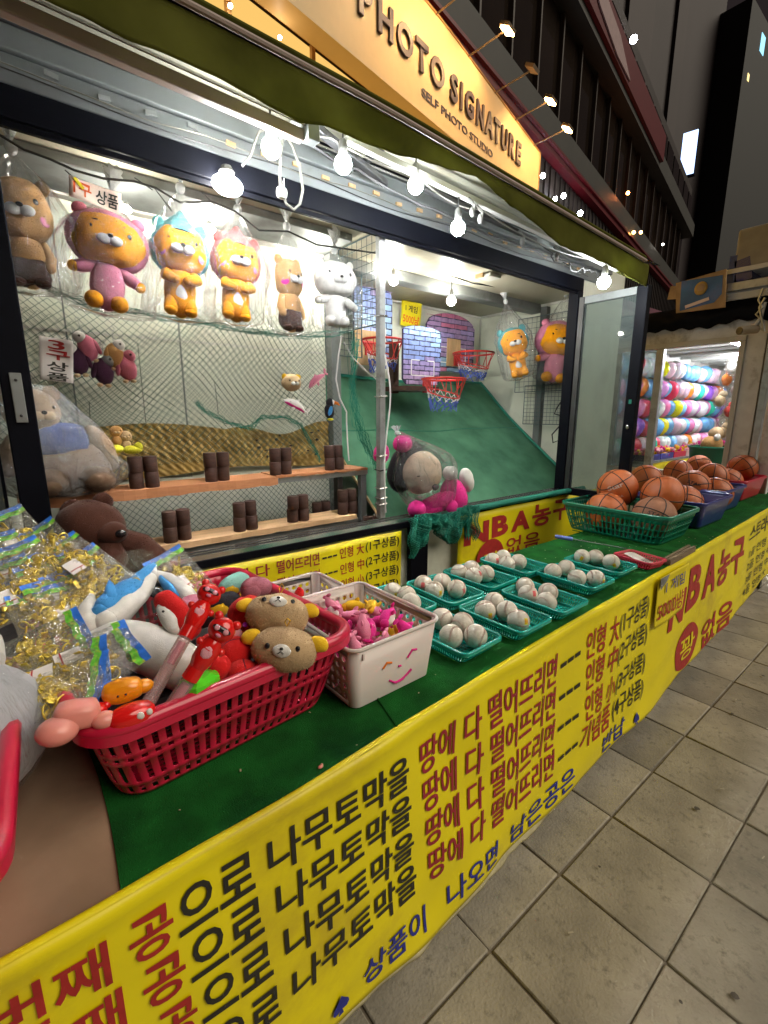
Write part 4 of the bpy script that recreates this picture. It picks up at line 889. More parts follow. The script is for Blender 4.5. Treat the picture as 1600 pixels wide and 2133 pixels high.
# ------------------------------------------------------------------ plush toys
def rotm(ax=0, ay=0, az=0): return Euler((R(ax), R(ay), R(az))).to_matrix()
def on_head(c, r, az, el, lift=1.0):
    """point on an ellipsoid facing -Y; az to the toy's left (+x), el up (degrees)"""
    a, e = R(az), R(el); return Vector((c[0] + r[0] * math.sin(a) * math.cos(e) * lift, c[1] - r[1] * math.cos(a) * math.cos(e) * lift, c[2] + r[2] * math.sin(e) * lift))
def face(t, c, r, s, eye=(32, 12), muz=True, muzmat='white', cheeks=None, brows=True, nose=True, eyesz=.055, mcx=0, mel=-8):
    for sg in (-1, 1):
        p = on_head(c, r, sg * eye[0] + mcx, eye[1]); obj('eye', MB().ell(p, (s * eyesz, s * .02, s * eyesz), rotm(0, 0, sg * eye[0] + mcx), 12, 8), M['eye'], t)
        if brows:
            p = on_head(c, r, sg * (eye[0] + 2) + mcx, eye[1] + 17, 1.0); obj('brow', MB().box(p, (s * .26, s * .02, s * .022), rotm(0, 0, sg * eye[0] + mcx)), M['eye'], t, smooth=False)
        if cheeks:
            p = on_head(c, r, sg * (eye[0] + 18) + mcx, -18); obj('cheek', MB().ell(p, (s * .12, s * .02, s * .09), rotm(0, 0, sg * (eye[0] + 18) + mcx), 14, 8), M[cheeks], t)
    if muz:
        p = on_head(c, r, mcx, mel); m = MB(); q = rotm(0, 0, mcx)
        for sg in (-1, 1): m.ell(p + q @ Vector((sg * s * .11, -.01 * s, 0)), (s * .14, s * .08, s * .10), q, 16, 10)
        obj('muzzle', m, M[muzmat], t)
        if nose: obj('nose', MB().ell(p + q @ Vector((0, -s * .08, s * .07)), (s * .06, s * .035, s * .045), q, 12, 8), M['eye'], t)
def bag(t, h, rx, ry, neck=.10, z0=-.02, seed=0, cx=0, cyy=0, mt='bag', folds=9, lean=(0, 0), tie=True):
    q = random.Random(seed); ph = q.random() * 10; nu, nv = 72, 44
    def fn(u, v):
        a = 2 * math.pi * u; z = z0 + h * v
        if v < .08: k = math.sqrt(1 - ((.08 - v) / .08) ** 2) * .93
        elif v < .55: k = .93 + .07 * math.sin((v - .08) / .47 * math.pi / 2)
        else: w = (v - .55) / .45; k = 1 * (1 - w) ** .9 + .035 * w if w < 1 else .035; k = max(k, .035) * (1 + .1 * math.sin(w * 3.1))
        f = 1 + (.035 + .10 * max(0, v - .35)) * math.sin(a * folds + 3 * noise.noise(Vector((a, v * 3, ph)))) + .16 * noise.noise(Vector((math.cos(a) * 1.6, math.sin(a) * 1.6, v * 3.2 + ph)))
        f += .05 * noise.noise(Vector((math.cos(a) * 6, math.sin(a) * 6, v * 9 + ph)))
        return Vector((cx + lean[0] * v + rx * k * f * math.cos(a), cyy + lean[1] * v + ry * k * f * math.sin(a), z + .02 * h * noise.noise(Vector((math.cos(a) * 2, math.sin(a) * 2, ph))) * (v < .3)))
    obj('plastic_bag', MB().grid(fn, nu, nv), M[mt], t, ang=180)
    if tie:
        tx, ty, tz = cx + lean[0], cyy + lean[1], z0 + h
        m = MB(); m.ell((tx, ty, tz + .012), (.017, .015, .020), nu=12, nv=8)
        for k in range(9):
            a = 2 * math.pi * k / 9 + q.random(); l = neck * q.uniform(.6, 1.0); s = .022
            m.add([(tx, ty, tz + .02), (tx + s * math.cos(a) - .01, ty + s * math.sin(a), tz + .02 + l), (tx + s * math.cos(a) + .014, ty + s * math.sin(a + .6), tz + .02 + l * .85)], [(0, 1, 2)])
        obj('bag_knot', m, M['tie'], t, smooth=True, ang=180)
def toy(label, loc, H, rz, cat='plush toy', group=None, roll=0):
    t = thing('plush_toy', label, cat, loc, 0, group); t.rotation_euler = (0, R(roll), R(rz)); return t
def bear_toy(label, loc, H, rz, c, style, roll=0, seed=0, bagr=None, bagh=1.35, lean=(0, 0), group='bagged plush toys hanging in the booth', flatten=.62, yaw=0):
    """a generic sitting or standing stuffed bear; H = height in metres"""
    t = toy(label, loc, H, rz, 'plush toy', group, roll); s = H
    hr = {'spread': (.36 * s, .24 * s, .285 * s), 'hug': (.29 * s, .21 * s, .27 * s), 'stand': (.26 * s, .2 * s, .30 * s), 'tall': (.22 * s, .18 * s, .27 * s)}[style]; hc = (0, 0, s - hr[2])
    hood = c.get('hood'); body = c['body']; limb = c.get('limb', body)
    if hood:
        m = MB().ell((0, .045 * s, hc[2] + .012 * s), (hr[0] * 1.14, hr[1] * 1.0, hr[2] * 1.13), None, 28, 18)
        for sg in (-1, 1): m.ell((sg * hr[0] * .78, .02 * s, hc[2] + hr[2] * .92), (.075 * s, .05 * s, .075 * s))
        if c.get('point'): m.lathe([(hr[0] * .85, 0), (hr[0] * .55, .12 * s), (hr[0] * .22, .21 * s), (.004, .27 * s)], (0, .05 * s, hc[2] + hr[2] * .62), 24)
        obj('hood', m, M[hood], t, ang=60)
    else:
        m = MB()
        for sg in (-1, 1): m.ell((sg * hr[0] * .74, .01 * s, hc[2] + hr[2] * .84), (.07 * s, .045 * s, .07 * s))
        obj('ears', m, M[c['head']], t)
    obj('head', MB().ell(hc, hr, None, 30, 20, .10), M[c['head']], t)
    face(t, hc, hr, s * .5, cheeks=c.get('cheek'), brows=c.get('brows', True), muzmat=c.get('muz', 'white'), mcx=yaw)
    bh = (hc[2] - hr[2] * .8); br = (.17 * s, .13 * s, bh * .58)
    obj('torso', MB().ell((0, 0, bh * .56), br, None, 26, 16, .12), M[c.get('shirt', body)], t)
    for sg in (-1, 1):
        if style == 'hug':
            a = [(sg * .13 * s, -.03 * s, bh * .92), (sg * .17 * s, -.11 * s, bh * .80), (sg * .06 * s, -.15 * s, bh * .74)]
            obj('arm', MB().tube([Vector(a[0]).lerp(Vector(a[1]), .0), Vector(a[0]).lerp(Vector(a[1]), .5), a[1], Vector(a[1]).lerp(Vector(a[2]), .5), a[2]], [.05 * s, .06 * s, .062 * s, .06 * s, .045 * s], 12).ell(a[2], .047 * s).ell(a[0], .05 * s), M[limb], t, ang=70)
            obj('leg', MB().tube([(sg * .08 * s, -.02 * s, bh * .4), (sg * .105 * s, -.06 * s, bh * .16), (sg * .11 * s, -.08 * s, .05 * s)], [.075 * s, .08 * s, .07 * s], 12).ell((sg * .11 * s, -.09 * s, .045 * s), (.072 * s, .085 * s, .05 * s)), M[limb], t, ang=70)
        elif style == 'spread':
            e = (sg * .34 * s, -.05 * s, bh * (.62 if sg > 0 else .75)); a0 = (sg * .13 * s, -.01 * s, bh * .88); sl = c.get('shirt', limb)
            obj('sleeve', MB().tube([a0, Vector(a0).lerp(Vector(e), .5), Vector(a0).lerp(Vector(e), .8)], [.062 * s, .07 * s, .06 * s], 12).ell(a0, .062 * s), M[sl], t, ang=70)
            obj('paw', MB().ell(Vector(a0).lerp(Vector(e), .92), .056 * s), M[limb], t)
            obj('leg', MB().ell((sg * .12 * s, -.06 * s, .075 * s), (.095 * s, .10 * s, .088 * s), None, 20, 14), M[limb], t)
        else:
            obj('arm', MB().tube([(sg * .14 * s, 0, bh * .92), (sg * .19 * s, -.03 * s, bh * .62), (sg * .18 * s, -.06 * s, bh * .45)], [.05 * s, .056 * s, .05 * s], 12).ell((sg * .18 * s, -.06 * s, bh * .44), .052 * s), M[limb], t, ang=70)
            obj('leg', MB().tube([(sg * .09 * s, 0, bh * .45), (sg * .10 * s, -.02 * s, bh * .2), (sg * .10 * s, -.05 * s, .04 * s)], [.085 * s, .085 * s, .07 * s], 12).ell((sg * .10 * s, -.06 * s, .04 * s), (.075 * s, .09 * s, .045 * s)), M[c.get('pants', limb)], t, ang=70)
    if c.get('belly'): obj('belly_patch', MB().ell((0, -br[1] * .62, bh * .50), (.085 * s, .055 * s, bh * .27)), M[c['belly']], t)
    if c.get('pants'): obj('pants', MB().ell((0, 0, bh * .36), (br[0] * 1.06, br[1] * 1.06, bh * .36), None, 24, 14, .2), M[c['pants']], t)
    if bagr: bag(t, H * bagh, bagr[0], bagr[1], seed=seed, lean=lean)
    return t
def hang(px, pyb, y, **k): return at(px, pyb, y=y)
YH = 1.96
def hpx(px, ytop, ybot, y):   # height in metres between two picture heights
    return at(px, ytop, y=y).z - at(px, ybot, y=y).z
c_amber = dict(head='amber', body='amber', limb='amber', muz='white')
bear_toy('large tan plush in brown trousers in the first clear bag at the left post', at(66, 600, y=YH), hpx(66, 378, 600, YH), -4, dict(head='tan', body='tan', limb='tan', pants='brown', cheek='pink', brows=False), 'stand', bagr=(.145, .11), seed=1, bagh=1.28)
bear_toy('amber plush in a pink hooded top with one arm out, second bag from the left', at(222, 645, y=YH), hpx(222, 446, 645, YH), -6, dict(c_amber, hood='pink', shirt='pink'), 'spread', roll=8, bagr=(.175, .12), seed=2, bagh=1.22)
bear_toy('amber plush with teal hood hugging its white belly, third bag from the left', at(375, 660, y=YH), hpx(375, 470, 660, YH) , -8, dict(c_amber, hood='teal', belly='white', cheek='pink', point=True), 'hug', roll=5, bagr=(.135, .11), seed=3, bagh=1.42)
bear_toy('amber plush with coral hood hugging its white belly, fourth bag from the left', at(490, 668, y=YH), hpx(490, 498, 668, YH), -6, dict(c_amber, hood='coral', belly='white', cheek='pink', point=True), 'hug', roll=5, bagr=(.125, .10), seed=4, bagh=1.38)
bear_toy('small tan plush with pink cheek and brown trousers in the fifth bag', at(606, 690, y=YH), hpx(606, 540, 690, YH), 12, dict(head='tan', body='tan', limb='tan', pants='brown', cheek='hotpink', brows=False), 'tall', bagr=(.105, .09), seed=5, bagh=1.45)
bear_toy('white fluffy plush bear sitting in the bag next to the mullion', at(700, 680, y=YH), hpx(700, 545, 680, YH), -10, dict(head='white', body='white', limb='white', brows=False), 'spread', bagr=(.125, .10), seed=6, bagh=1.2)
YG = 2.25
g2 = 'bagged plush toys hanging on the side wall'
bear_toy('small amber plush with teal cap, left of two bags at the side wall', at(1083, 785, y=YG), hpx(1083, 682, 785, YG), -45, dict(c_amber, hood='teal', belly='white'), 'hug', roll=-14, bagr=(.14, .10), seed=7, bagh=1.6, group=g2)
bear_toy('small amber plush in pink hooded top, right of the two bags at the side wall', at(1148, 795, y=YG - .1), hpx(1152, 672, 795, YG - .1), -38, dict(c_amber, hood='pink', shirt='pink'), 'spread', roll=6, bagr=(.15, .10), seed=8, bagh=1.5, group=g2)

# big bagged bear at the left end of the upper shelf
t = toy('large beige plush bear with blue scarf in a cloudy bag at the shelf left end', (.105, 2.03, SH1Z + .01), .5, 8, group=None); t.scale = (.88, .88, .9)
obj('torso', MB().ell((.06, 0, .10), (.17, .12, .12), None, 28, 16), M['taupe'], t)
obj('scarf', MB().ell((.035, -.02, .21), (.11, .09, .07), None, 24, 14, .3), M['navy'], t)
obj('head', MB().ell((-.035, -.03, .315), (.092, .08, .088), None, 28, 18), M['oat'], t)
obj('ears', MB().ell((-.10, -.01, .375), (.03, .02, .03)).ell((.035, -.01, .385), (.03, .02, .03)), M['oat'], t)
face(t, (-.035, -.03, .315), (.088, .08, .085), .17, mcx=12, brows=False, muzmat='cream', eyesz=.05)
for sg in (-1, 1): obj('leg', MB().ell((.05 + sg * .085, -.10, .055), (.07, .09, .055)), M['taupe'], t); obj('arm', MB().ell((.04 + sg * .15, -.02, .17), (.045, .05, .10), rotm(0, sg * -25, 0)), M['oat'], t)
def bagbig(u, v):
    a = 2 * math.pi * u; k = (.6 + .4 * math.sin(min(v, .25) / .25 * math.pi / 2)) * (1 - .72 * max(0, v - .25) ** 1.2)
    f = 1 + .06 * math.sin(a * 7 + 4 * v) + .2 * noise.noise(Vector((math.cos(a) * 2, math.sin(a) * 2, v * 4)))
    return Vector((.05 + .26 * k * f * math.cos(a) - .14 * v, .16 * k * f * math.sin(a) - .03, -.005 + .42 * v))
obj('plastic_bag', MB().grid(bagbig, 70, 40), M['milky'], t, ang=180)
# dark brown bear slumped over the sill
t = toy('big dark brown plush bear slumped over the window sill at the left', (.36, 1.66, .98), .5, 0, group=None)
bpnt = lambda px, py, y: at(px, py, y=y) - Vector((.36, 1.66, .98))
hc = bpnt(190, 1098, 1.72); obj('head', MB().ell(hc, (.098, .085, .088), rotm(0, 20, 0), 28, 18), M['brown'], t)
obj('ears', MB().ell(bpnt(152, 1062, 1.75), (.035, .02, .033)).ell(bpnt(215, 1045, 1.78), (.032, .02, .03)), M['brown'], t)
mz = bpnt(232, 1110, 1.655); obj('muzzle', MB().ell(mz, (.048, .04, .036), None, 20, 12), M['brown'], t); obj('nose', MB().ell(mz + Vector((.020, -.036, .002)), (.017, .012, .013)), M['eye'], t)
obj('torso', MB().ell(bpnt(215, 1165, 1.72), (.16, .09, .09), rotm(0, 22, 0), 28, 16), M['brown'], t)
obj('arm', MB().tube([bpnt(255, 1130, 1.68), bpnt(290, 1140, 1.66), bpnt(318, 1165, 1.62), bpnt(328, 1195, 1.60)], [.045, .050, .050, .042], 14).ell(bpnt(328, 1195, 1.60), .043), M['brown'], t, ang=70)
obj('paw_pad', MB().ell(bpnt(322, 1190, 1.575), (.034, .02, .034)), M['dbrown'], t)
obj('arm', MB().tube([bpnt(225, 1140, 1.67), bpnt(235, 1165, 1.63), bpnt(232, 1190, 1.62)], [.045, .045, .035], 14).ell(bpnt(232, 1190, 1.62), .038), M['brown'], t, ang=70)
M['milky2'] = film('hazy_bag', body=.07, gloss=.25, rough=.10, bump=1.0, bscale=12, stretch=(2, 2, 1), bd=.04, mul=.8)
# big doll in a bag on the sill (pink dress, dark hair)
t = toy('large dark-haired plush doll in pink dress, tied in a bag on the window sill', at(900, 1085, y=1.80), .5, 0, group=None); L0 = t.location.copy()
dp = lambda px, py, y: at(px, py, y=y) - L0
obj('head', MB().ell(dp(880, 985, 1.81), (.115, .09, .115), rotm(0, 28, 0), 30, 20), M['skin'], t)
obj('hair', MB().ell(dp(845, 972, 1.93), (.095, .085, .15), rotm(0, 30, 0), 28, 18), M['soot'], t)
obj('hat', MB().ell(dp(838, 925, 1.88), (.05, .05, .045)).ell(dp(795, 945, 1.9), (.045, .04, .05)), M['hotpink'], t)
obj('eye', MB().ell(dp(905, 985, 1.725), (.009, .004, .012)), M['eye'], t)
obj('eye', MB().ell(dp(872, 992, 1.720), (.012, .004, .003)), M['eye'], t)
obj('nose', MB().ell(dp(907, 1015, 1.715), (.02, .015, .017)), M['eye'], t)
obj('collar', MB().ell(dp(938, 985, 1.80), (.045, .04, .04)), M['white'], t)
obj('dress', MB().ell(dp(945, 1040, 1.82), (.085, .07, .13), rotm(0, -12, 0), 26, 18), M['hotpink'], t)
obj('dress_hem', MB().ell(dp(905, 1052, 1.78), (.17, .06, .05), rotm(0, -16, 0), 26, 14), M['hotpink'], t)
obj('shoe', MB().ell(dp(868, 1060, 1.74), (.05, .045, .045), None, 24, 16), M['hotpink'], t); obj('shoe', MB().ell(dp(935, 1055, 1.75), (.055, .045, .045), None, 24, 16), M['hotpink'], t)
obj('glove', MB().ell(dp(972, 1000, 1.80), (.045, .04, .075), rotm(0, -20, 0), 22, 14), M['white'], t)
c0, c1 = dp(828, 902, 1.84), dp(920, 1075, 1.80); axd = (c1 - c0)
def dbag(u, v):
    a = 2 * math.pi * u; k = (math.sin(math.pi * min(1, (v + .02) / .99)) ** .75) * (1.0 if v > .4 else .35 + .65 * v / .4) + .04
    f = 1 + .05 * math.sin(a * 11 + 3 * v) + .16 * noise.noise(Vector((math.cos(a) * 2, math.sin(a) * 2, v * 4 + 3)))
    p = c0.lerp(c1, v); w = .155 * k * f
    px_ = Vector((math.cos(R(-32)), 0, math.sin(R(26)))); return p + px_ * (w * 1.25 * math.cos(a)) + Vector((.04 * math.sin(math.pi * v), w * .85 * math.sin(a) - .01, 0))
obj('plastic_bag', MB().grid(dbag, 80, 50), M['milky2'], t, ang=180)
m = MB()
for k in range(10): a = k; m.add([c0, c0 + Vector((.02 * math.cos(a) - .0, .02 * math.sin(a), .04)), c0 + Vector((.03 * math.cos(a + .7), .02, .03))], [(0, 1, 2)])
obj('bag_knot', m.ell(c0, (.016, .014, .012)), M['tie'], t, ang=180)

# key-ring toys on the net
def keytoy(label, px, py, y, colm, facem, s=1, flip=1, tilt=0):
    p = at(px, py, y=y); t = thing('key_ring_toy', label, 'key ring toy', p, 0, 'small key-ring toys on the net'); t.rotation_euler = (0, R(tilt), 0); s *= .036
    obj('body', MB().ell((0, 0, 0), (s * .95, s * .8, s * 1.35), rotm(0, 8 * flip, 0), 20, 14), M[colm], t)
    obj('head', MB().ell((-s * .45 * flip, -s * .2, s * 1.15), (s * .62, s * .55, s * .62), None, 16, 12), M[facem], t)
    obj('wing', MB().ell((s * .85 * flip, -s * .2, s * .05), (s * .28, s * .4, s * .85), rotm(0, -12 * flip, 0), 14, 10), M[colm], t)
    obj('eye', MB().ell((-s * .5 * flip, -s * .72, s * 1.25), s * .12, nu=8, nv=6), M['eye'], t)
    obj('feet', MB().ell((-s * .4, -s * .2, -s * 1.4), (s * .3, s * .35, s * .18)).ell((s * .35, -s * .2, -s * 1.4), (s * .3, s * .35, s * .18)), M['cream'], t)
    obj('ring', MB().tube([(s * .0 + .008 * math.cos(a), 0, s * 2.9 + .008 * math.sin(a)) for a in [k * math.pi / 6 for k in range(12)]], .0014, 5, closed=True).tube([(0, 0, s * 1.6), (0, 0, s * 2.6)], .0014, 5), M['galv'], t)
    return t
keytoy('plum coloured key-ring toy with a paper tag, leftmost on the net', 163, 752, 2.2, 'plum', 'white', 1.05, 1, -6)
keytoy('rose pink key-ring toy, upper one of the net group', 183, 725, 2.2, 'rose', 'white', 1.0, 1, -12)
keytoy('plum coloured key-ring toy hanging lowest in the middle of the net group', 216, 774, 2.2, 'plum', 'grey', 1.05, -1, 4)
keytoy('tan key-ring toy with dangling pale legs, fourth on the net', 240, 742, 2.2, 'tan', 'white', 1.0, -1, 0)
keytoy('rose pink key-ring toy at the right end of the net group', 264, 766, 2.2, 'rose', 'rose', 1.05, -1, -6)
# small toys standing on the wires above the mat
def smalltoy(label, px, py, y, cat='plush toy'): return thing('small_plush', label, cat, at(px, py, y=y), 0, 'small toys above the foam mat')
YT = 2.2
t = smalltoy('cream bear-head plush with yellow ears above the foam mat', 607, 797, YT); hr = (.053, .040, .042)
obj('head', MB().ell((0, 0, 0), hr), M['cream'], t); obj('ears', MB().ell((-.036, 0, .028), (.015, .01, .014)).ell((.038, 0, .028), (.015, .01, .014)), M['yellow'], t); face(t, (0, 0, 0), hr, .09, brows=False, eye=(30, 12))
def dolphin(label, px, py, back, belly, s, rot, cat='plush toy', y=YT):
    t = smalltoy(label, px, py, y); q = rotm(0, rot, 0); P = [q @ Vector((s * a, 0, s * b)) for a, b in [(-1, -.05), (-.85, 0), (-.5, .08), (0, .12), (.5, .05), (.85, -.05), (1.05, -.02)]]
    obj('body', MB().tube(P, [s * .04, s * .10, s * .24, s * .28, s * .18, s * .07, s * .03], 14), M[back], t, ang=80)
    obj('belly', MB().tube([p + q @ Vector((0, -.03 * s, -.10 * s)) for p in P[1:6]], [s * .05, s * .18, s * .21, s * .13, s * .04], 12), M[belly], t, ang=80)
    for a, b, c_, d in ((.0, .3, .12, .28), (-.1, -.25, .12, .2)): obj('fin', MB().ell(q @ Vector((s * a, -.1 * s, s * b)), (s * c_, s * .04, s * d), q @ rotm(0, 30, 0), 12, 8), M[back], t)
    obj('tail', MB().ell(q @ Vector((s * 1.1, 0, s * .12)), (s * .12, s * .05, s * .26), q @ rotm(0, 35, 0), 12, 8).ell(q @ Vector((s * 1.1, 0, -s * .12)), (s * .1, s * .05, s * .2), q @ rotm(0, -35, 0), 12, 8), M[back], t)
    obj('eye', MB().ell(q @ Vector((-s * .55, -s * .24, s * .06)), s * .035, nu=8, nv=6), M['eye'], t); return t
dolphin('pink dolphin plush jumping nose down above the foam mat', 660, 792, 'pink', 'palepink', .062, -38)
dolphin('white and pink dolphin plush lying above the foam mat', 615, 845, 'white', 'hotpink', .070, 24)
t = smalltoy('black toucan plush with orange beak and blue wing above the foam mat', 686, 852, YT)
obj('body', MB().ell((0, 0, -.012), (.028, .024, .040)), M['soot'], t); obj('head', MB().ell((.004, -.003, .034), (.023, .02, .023)), M['soot'], t); obj('face_patch', MB().ell((.014, -.014, .036), (.012, .010, .014)), M['white'], t)
obj('beak', MB().tube([(.02, -.015, .034), (.040, -.02, .030), (.052, -.022, .020)], [.010, .008, .003], 10), M['orange'], t); obj('wing', MB().ell((-.006, -.02, -.01), (.012, .008, .026), rotm(0, 20, 0)), M['blue'], t); obj('feet', MB().ell((0, -.01, -.055), (.018, .014, .007)), M['lemon'], t)
for i, (px, py, c1_, lb) in enumerate([(243, 905, 'tan', 'brown baby-face plush key ring, upper one of the pair at the mat left end'), (262, 915, 'cream', 'cream baby-face plush key ring beside the brown one at the mat left end')]):
    t = smalltoy(lb, px, py, 2.12); hr = (.024, .020, .022); obj('head', MB().ell((0, 0, .012), hr), M[c1_], t); obj('body', MB().ell((0, 0, -.022), (.018, .016, .02)), M[c1_], t); face(t, (0, 0, .012), hr, .045, brows=False, muzmat='cream')
t = smalltoy('yellow duck-like plush pair lying on the shelf left of the blocks', 255, 935, 2.08); obj('body', MB().ell((-.03, 0, 0), (.035, .025, .017)).ell((.035, -.01, -.004), (.034, .025, .016)), M['lemon'], t); obj('head', MB().ell((-.055, -.01, .014), (.016, .015, .015)).ell((.055, -.015, .010), (.016, .015, .015)), M['lemon'], t)
t = smalltoy('small orange ball plush beside the yellow ones on the shelf', 220, 928, 2.1); obj('body', MB().ell((0, 0, 0), (.016, .015, .02)), M['orange'], t); obj('cap', MB().ell((-.004, 0, .02), (.010, .01, .008)), M['white'], t)
t = smalltoy('small yellow banana-shaped toy hanging at the left post foot', 142, 1104, 1.74); obj('body', MB().tube([(-.05, 0, -.004), (-.02, 0, .010), (.02, 0, .006), (.045, 0, -.012)], [.006, .014, .014, .006], 10), M['lemon'], t, ang=80); obj('leaf', MB().ell((-.012, 0, .024), (.006, .005, .012)), M['lemon'], t)

# ------------------------------------------------------------------ baskets
def rrect(w, d, r, n=6):
    P = []
    for cx, cyy, a0 in ((w / 2 - r, d / 2 - r, 0), (-w / 2 + r, d / 2 - r, 90), (-w / 2 + r, -d / 2 + r, 180), (w / 2 - r, -d / 2 + r, 270)):
        for k in range(n + 1): a = R(a0 + 90 * k / n); P.append((cx + r * math.cos(a), cyy + r * math.sin(a)))
    return P
def perim(P, ts):
    n = len(P); L_ = [0]
    for i in range(n): a, b = P[i], P[(i + 1) % n]; L_.append(L_[-1] + math.hypot(b[0] - a[0], b[1] - a[1]))
    T = L_[-1]; out = []; i = 0
    for t in ts:
        s = t * T
        while i < n - 1 and L_[i + 1] < s: i += 1
        f = (s - L_[i]) / max(1e-9, L_[i + 1] - L_[i]); a, b = P[i], P[(i + 1) % n]; out.append((a[0] + (b[0] - a[0]) * f, a[1] + (b[1] - a[1]) * f))
    return out
def basket_meshes(w, d, h, taper, r, ncol, rows, holefrac, mt, thick, rimr, floor_holes=True):
    """rows: list of (v0, v1, open)"""
    ts = []
    for k in range(ncol): ts += [k / ncol, (k + holefrac) / ncol]
    top = perim(rrect(w, d, r), ts); bot = perim(rrect(w * taper, d * taper, r * taper), ts); N = len(ts)
    vb = [rows[0][0]] + [b for _, b, _ in rows]; m = MB(); vs = []
    for v in vb:
        e = v ** .8
        for i in range(N): vs.append((bot[i][0] + (top[i][0] - bot[i][0]) * e, bot[i][1] + (top[i][1] - bot[i][1]) * e, h * v))
    fs = []
    for j, (_, _, op) in enumerate(rows):
        for i in range(N):
            if op and i % 2 == 0: continue
            k = (i + 1) % N; fs.append((j * N + i, j * N + k, (j + 1) * N + k, (j + 1) * N + i))
    m.add(vs, fs)
    # floor as a grid of holes
    fw, fd = w * taper - r * .6, d * taper - r * .6; nx, ny = max(6, int(fw / .014)), max(6, int(fd / .014))
    if floor_holes: m.grid(lambda u, v: ((u - .5) * fw, (v - .5) * fd, 0.0005), nx * 2, ny * 2, lambda i, j: i % 2 == 1 and j % 2 == 1 and 1 < i < nx * 2 - 2 and 1 < j < ny * 2 - 2)
    P = rrect(w * taper, d * taper, r * taper); 
    if not floor_holes: m.add([(a, b, .0005) for a, b in P], [tuple(range(len(P)))])
    bm_ = m
    me = bm_.mesh('basket_wall', mt, True, 40)
    rp = rrect(w + rimr * .8, d + rimr * .8, r + rimr * .4, 8)
    rm = MB(); rm.tube([(a, b, h) for a, b in rp], rimr, 8, closed=True)
    # outward lip under the rim
    rp2 = rrect(w + rimr * 2.4, d + rimr * 2.4, r + rimr, 8); nn = len(rp)
    rm.add([(a, b, h + rimr * .4) for a, b in rp] + [(a, b, h - rimr * .2) for a, b in rp2] + [(a, b, h - rimr * 1.6) for a, b in rp2], [(i, (i + 1) % nn, nn + (i + 1) % nn, nn + i) for i in range(nn)] + [(nn + i, nn + (i + 1) % nn, 2 * nn + (i + 1) % nn, 2 * nn + i) for i in range(nn)])
    return me, rm.mesh('rim', mt, True, 50), thick
def basket(label, c, rz, B, group=None, cat='basket', name='plastic_basket'):
    t = thing(name, label, cat, c, R(rz), group); obj('basket_wall', B[0], None, t, solid=B[2]); obj('rim', B[1], None, t); return t
rowsT = [(0, .16, False), (.16, .50, True), (.50, .60, False), (.60, .82, True), (.82, 1.0, False)]
teal = basket_meshes(.176, .258, .043, .80, .022, 84, rowsT, .42, M['teal_pl'], .0015, .0052)
trays = [((1.012, .925), 'front-row tray by the white basket'), ((1.252, .905), 'front row second tray'), ((1.490, .905), 'front row third tray'), ((1.790, .952), 'front row fourth tray'), ((2.045, .972), 'front row fifth tray'),
         ((1.030, 1.222), 'back-row tray half hidden by white basket'), ((1.255, 1.192), 'back row second tray'), ((1.480, 1.205), 'back row third tray'), ((1.735, 1.215), 'back row rightmost tray')]
# baseballs
BR = .0365
ball_me = MB().ell((0, 0, 0), BR, None, 32, 22).mesh('leather', M['leather'], True, 180)
sp_ = []
for k in range(64):
    a = 2 * math.pi * k / 64; b = 1.0; x = math.cos(a) + .42 * math.cos(3 * a); y = math.sin(a) - .42 * math.sin(3 * a); z = .95 * math.sin(2 * a); v = Vector((x, y, z)).normalized() * (BR + .0002); sp_.append(v)
sm_ = MB().tube(sp_, .0005, 4, closed=True)
for k in range(64):
    p, q2 = sp_[k], sp_[(k + 1) % 64]
    for f in (.25, .75):
        c = p.lerp(q2, f).normalized(); tdir = (q2 - p).normalized(); s = c.cross(tdir)
        for sg in (-1, 1): sm_.bar(c * (BR + .0001), (c + s * sg * .085 + tdir * .035).normalized() * (BR + .0003), .0007, .0007)
seam_me = sm_.mesh('stitching', M['stitch'], False)
def stamp(col):
    m = MB()
    for u0, u1, v0, v1 in [(-.2, .2, -.3, .3)]:
        m.grid(lambda u, v: Vector((u0 + (u1 - u0) * u, -1, v0 + (v1 - v0) * v)).normalized() * (BR + .0003), 6, 6)
    return m.mesh('stamp', M[col], True, 180)
st_y, st_r = stamp('paper_y'), stamp('coral')
mm_ = MB(); text_on(mm_, '연식', lambda u, v: Vector((-.16 + .32 * u, -1, -.2 + .4 * v)).normalized() * (BR + .0007), .03); st_t = mm_.mesh('stamp_print', M['ink_orange'], False)
def baseball(p, label, seed, st):
    t = thing('baseball', label, 'baseball', p, 0, 'baseballs in the teal trays'); q = random.Random(seed); t.rotation_euler = (q.uniform(-.7, .7), q.uniform(-.5, .5), q.uniform(-1.2, .2))
    obj('leather', ball_me, None, t); s = obj('stitching', seam_me, None, t); s.rotation_euler = (q.random() * 6, q.random() * 6, q.random() * 6)
    if st == 1: a = obj('stamp', st_y, None, t); b = obj('stamp_print', st_t, None, t)
    elif st == 2: obj('stamp', st_r, None, t)
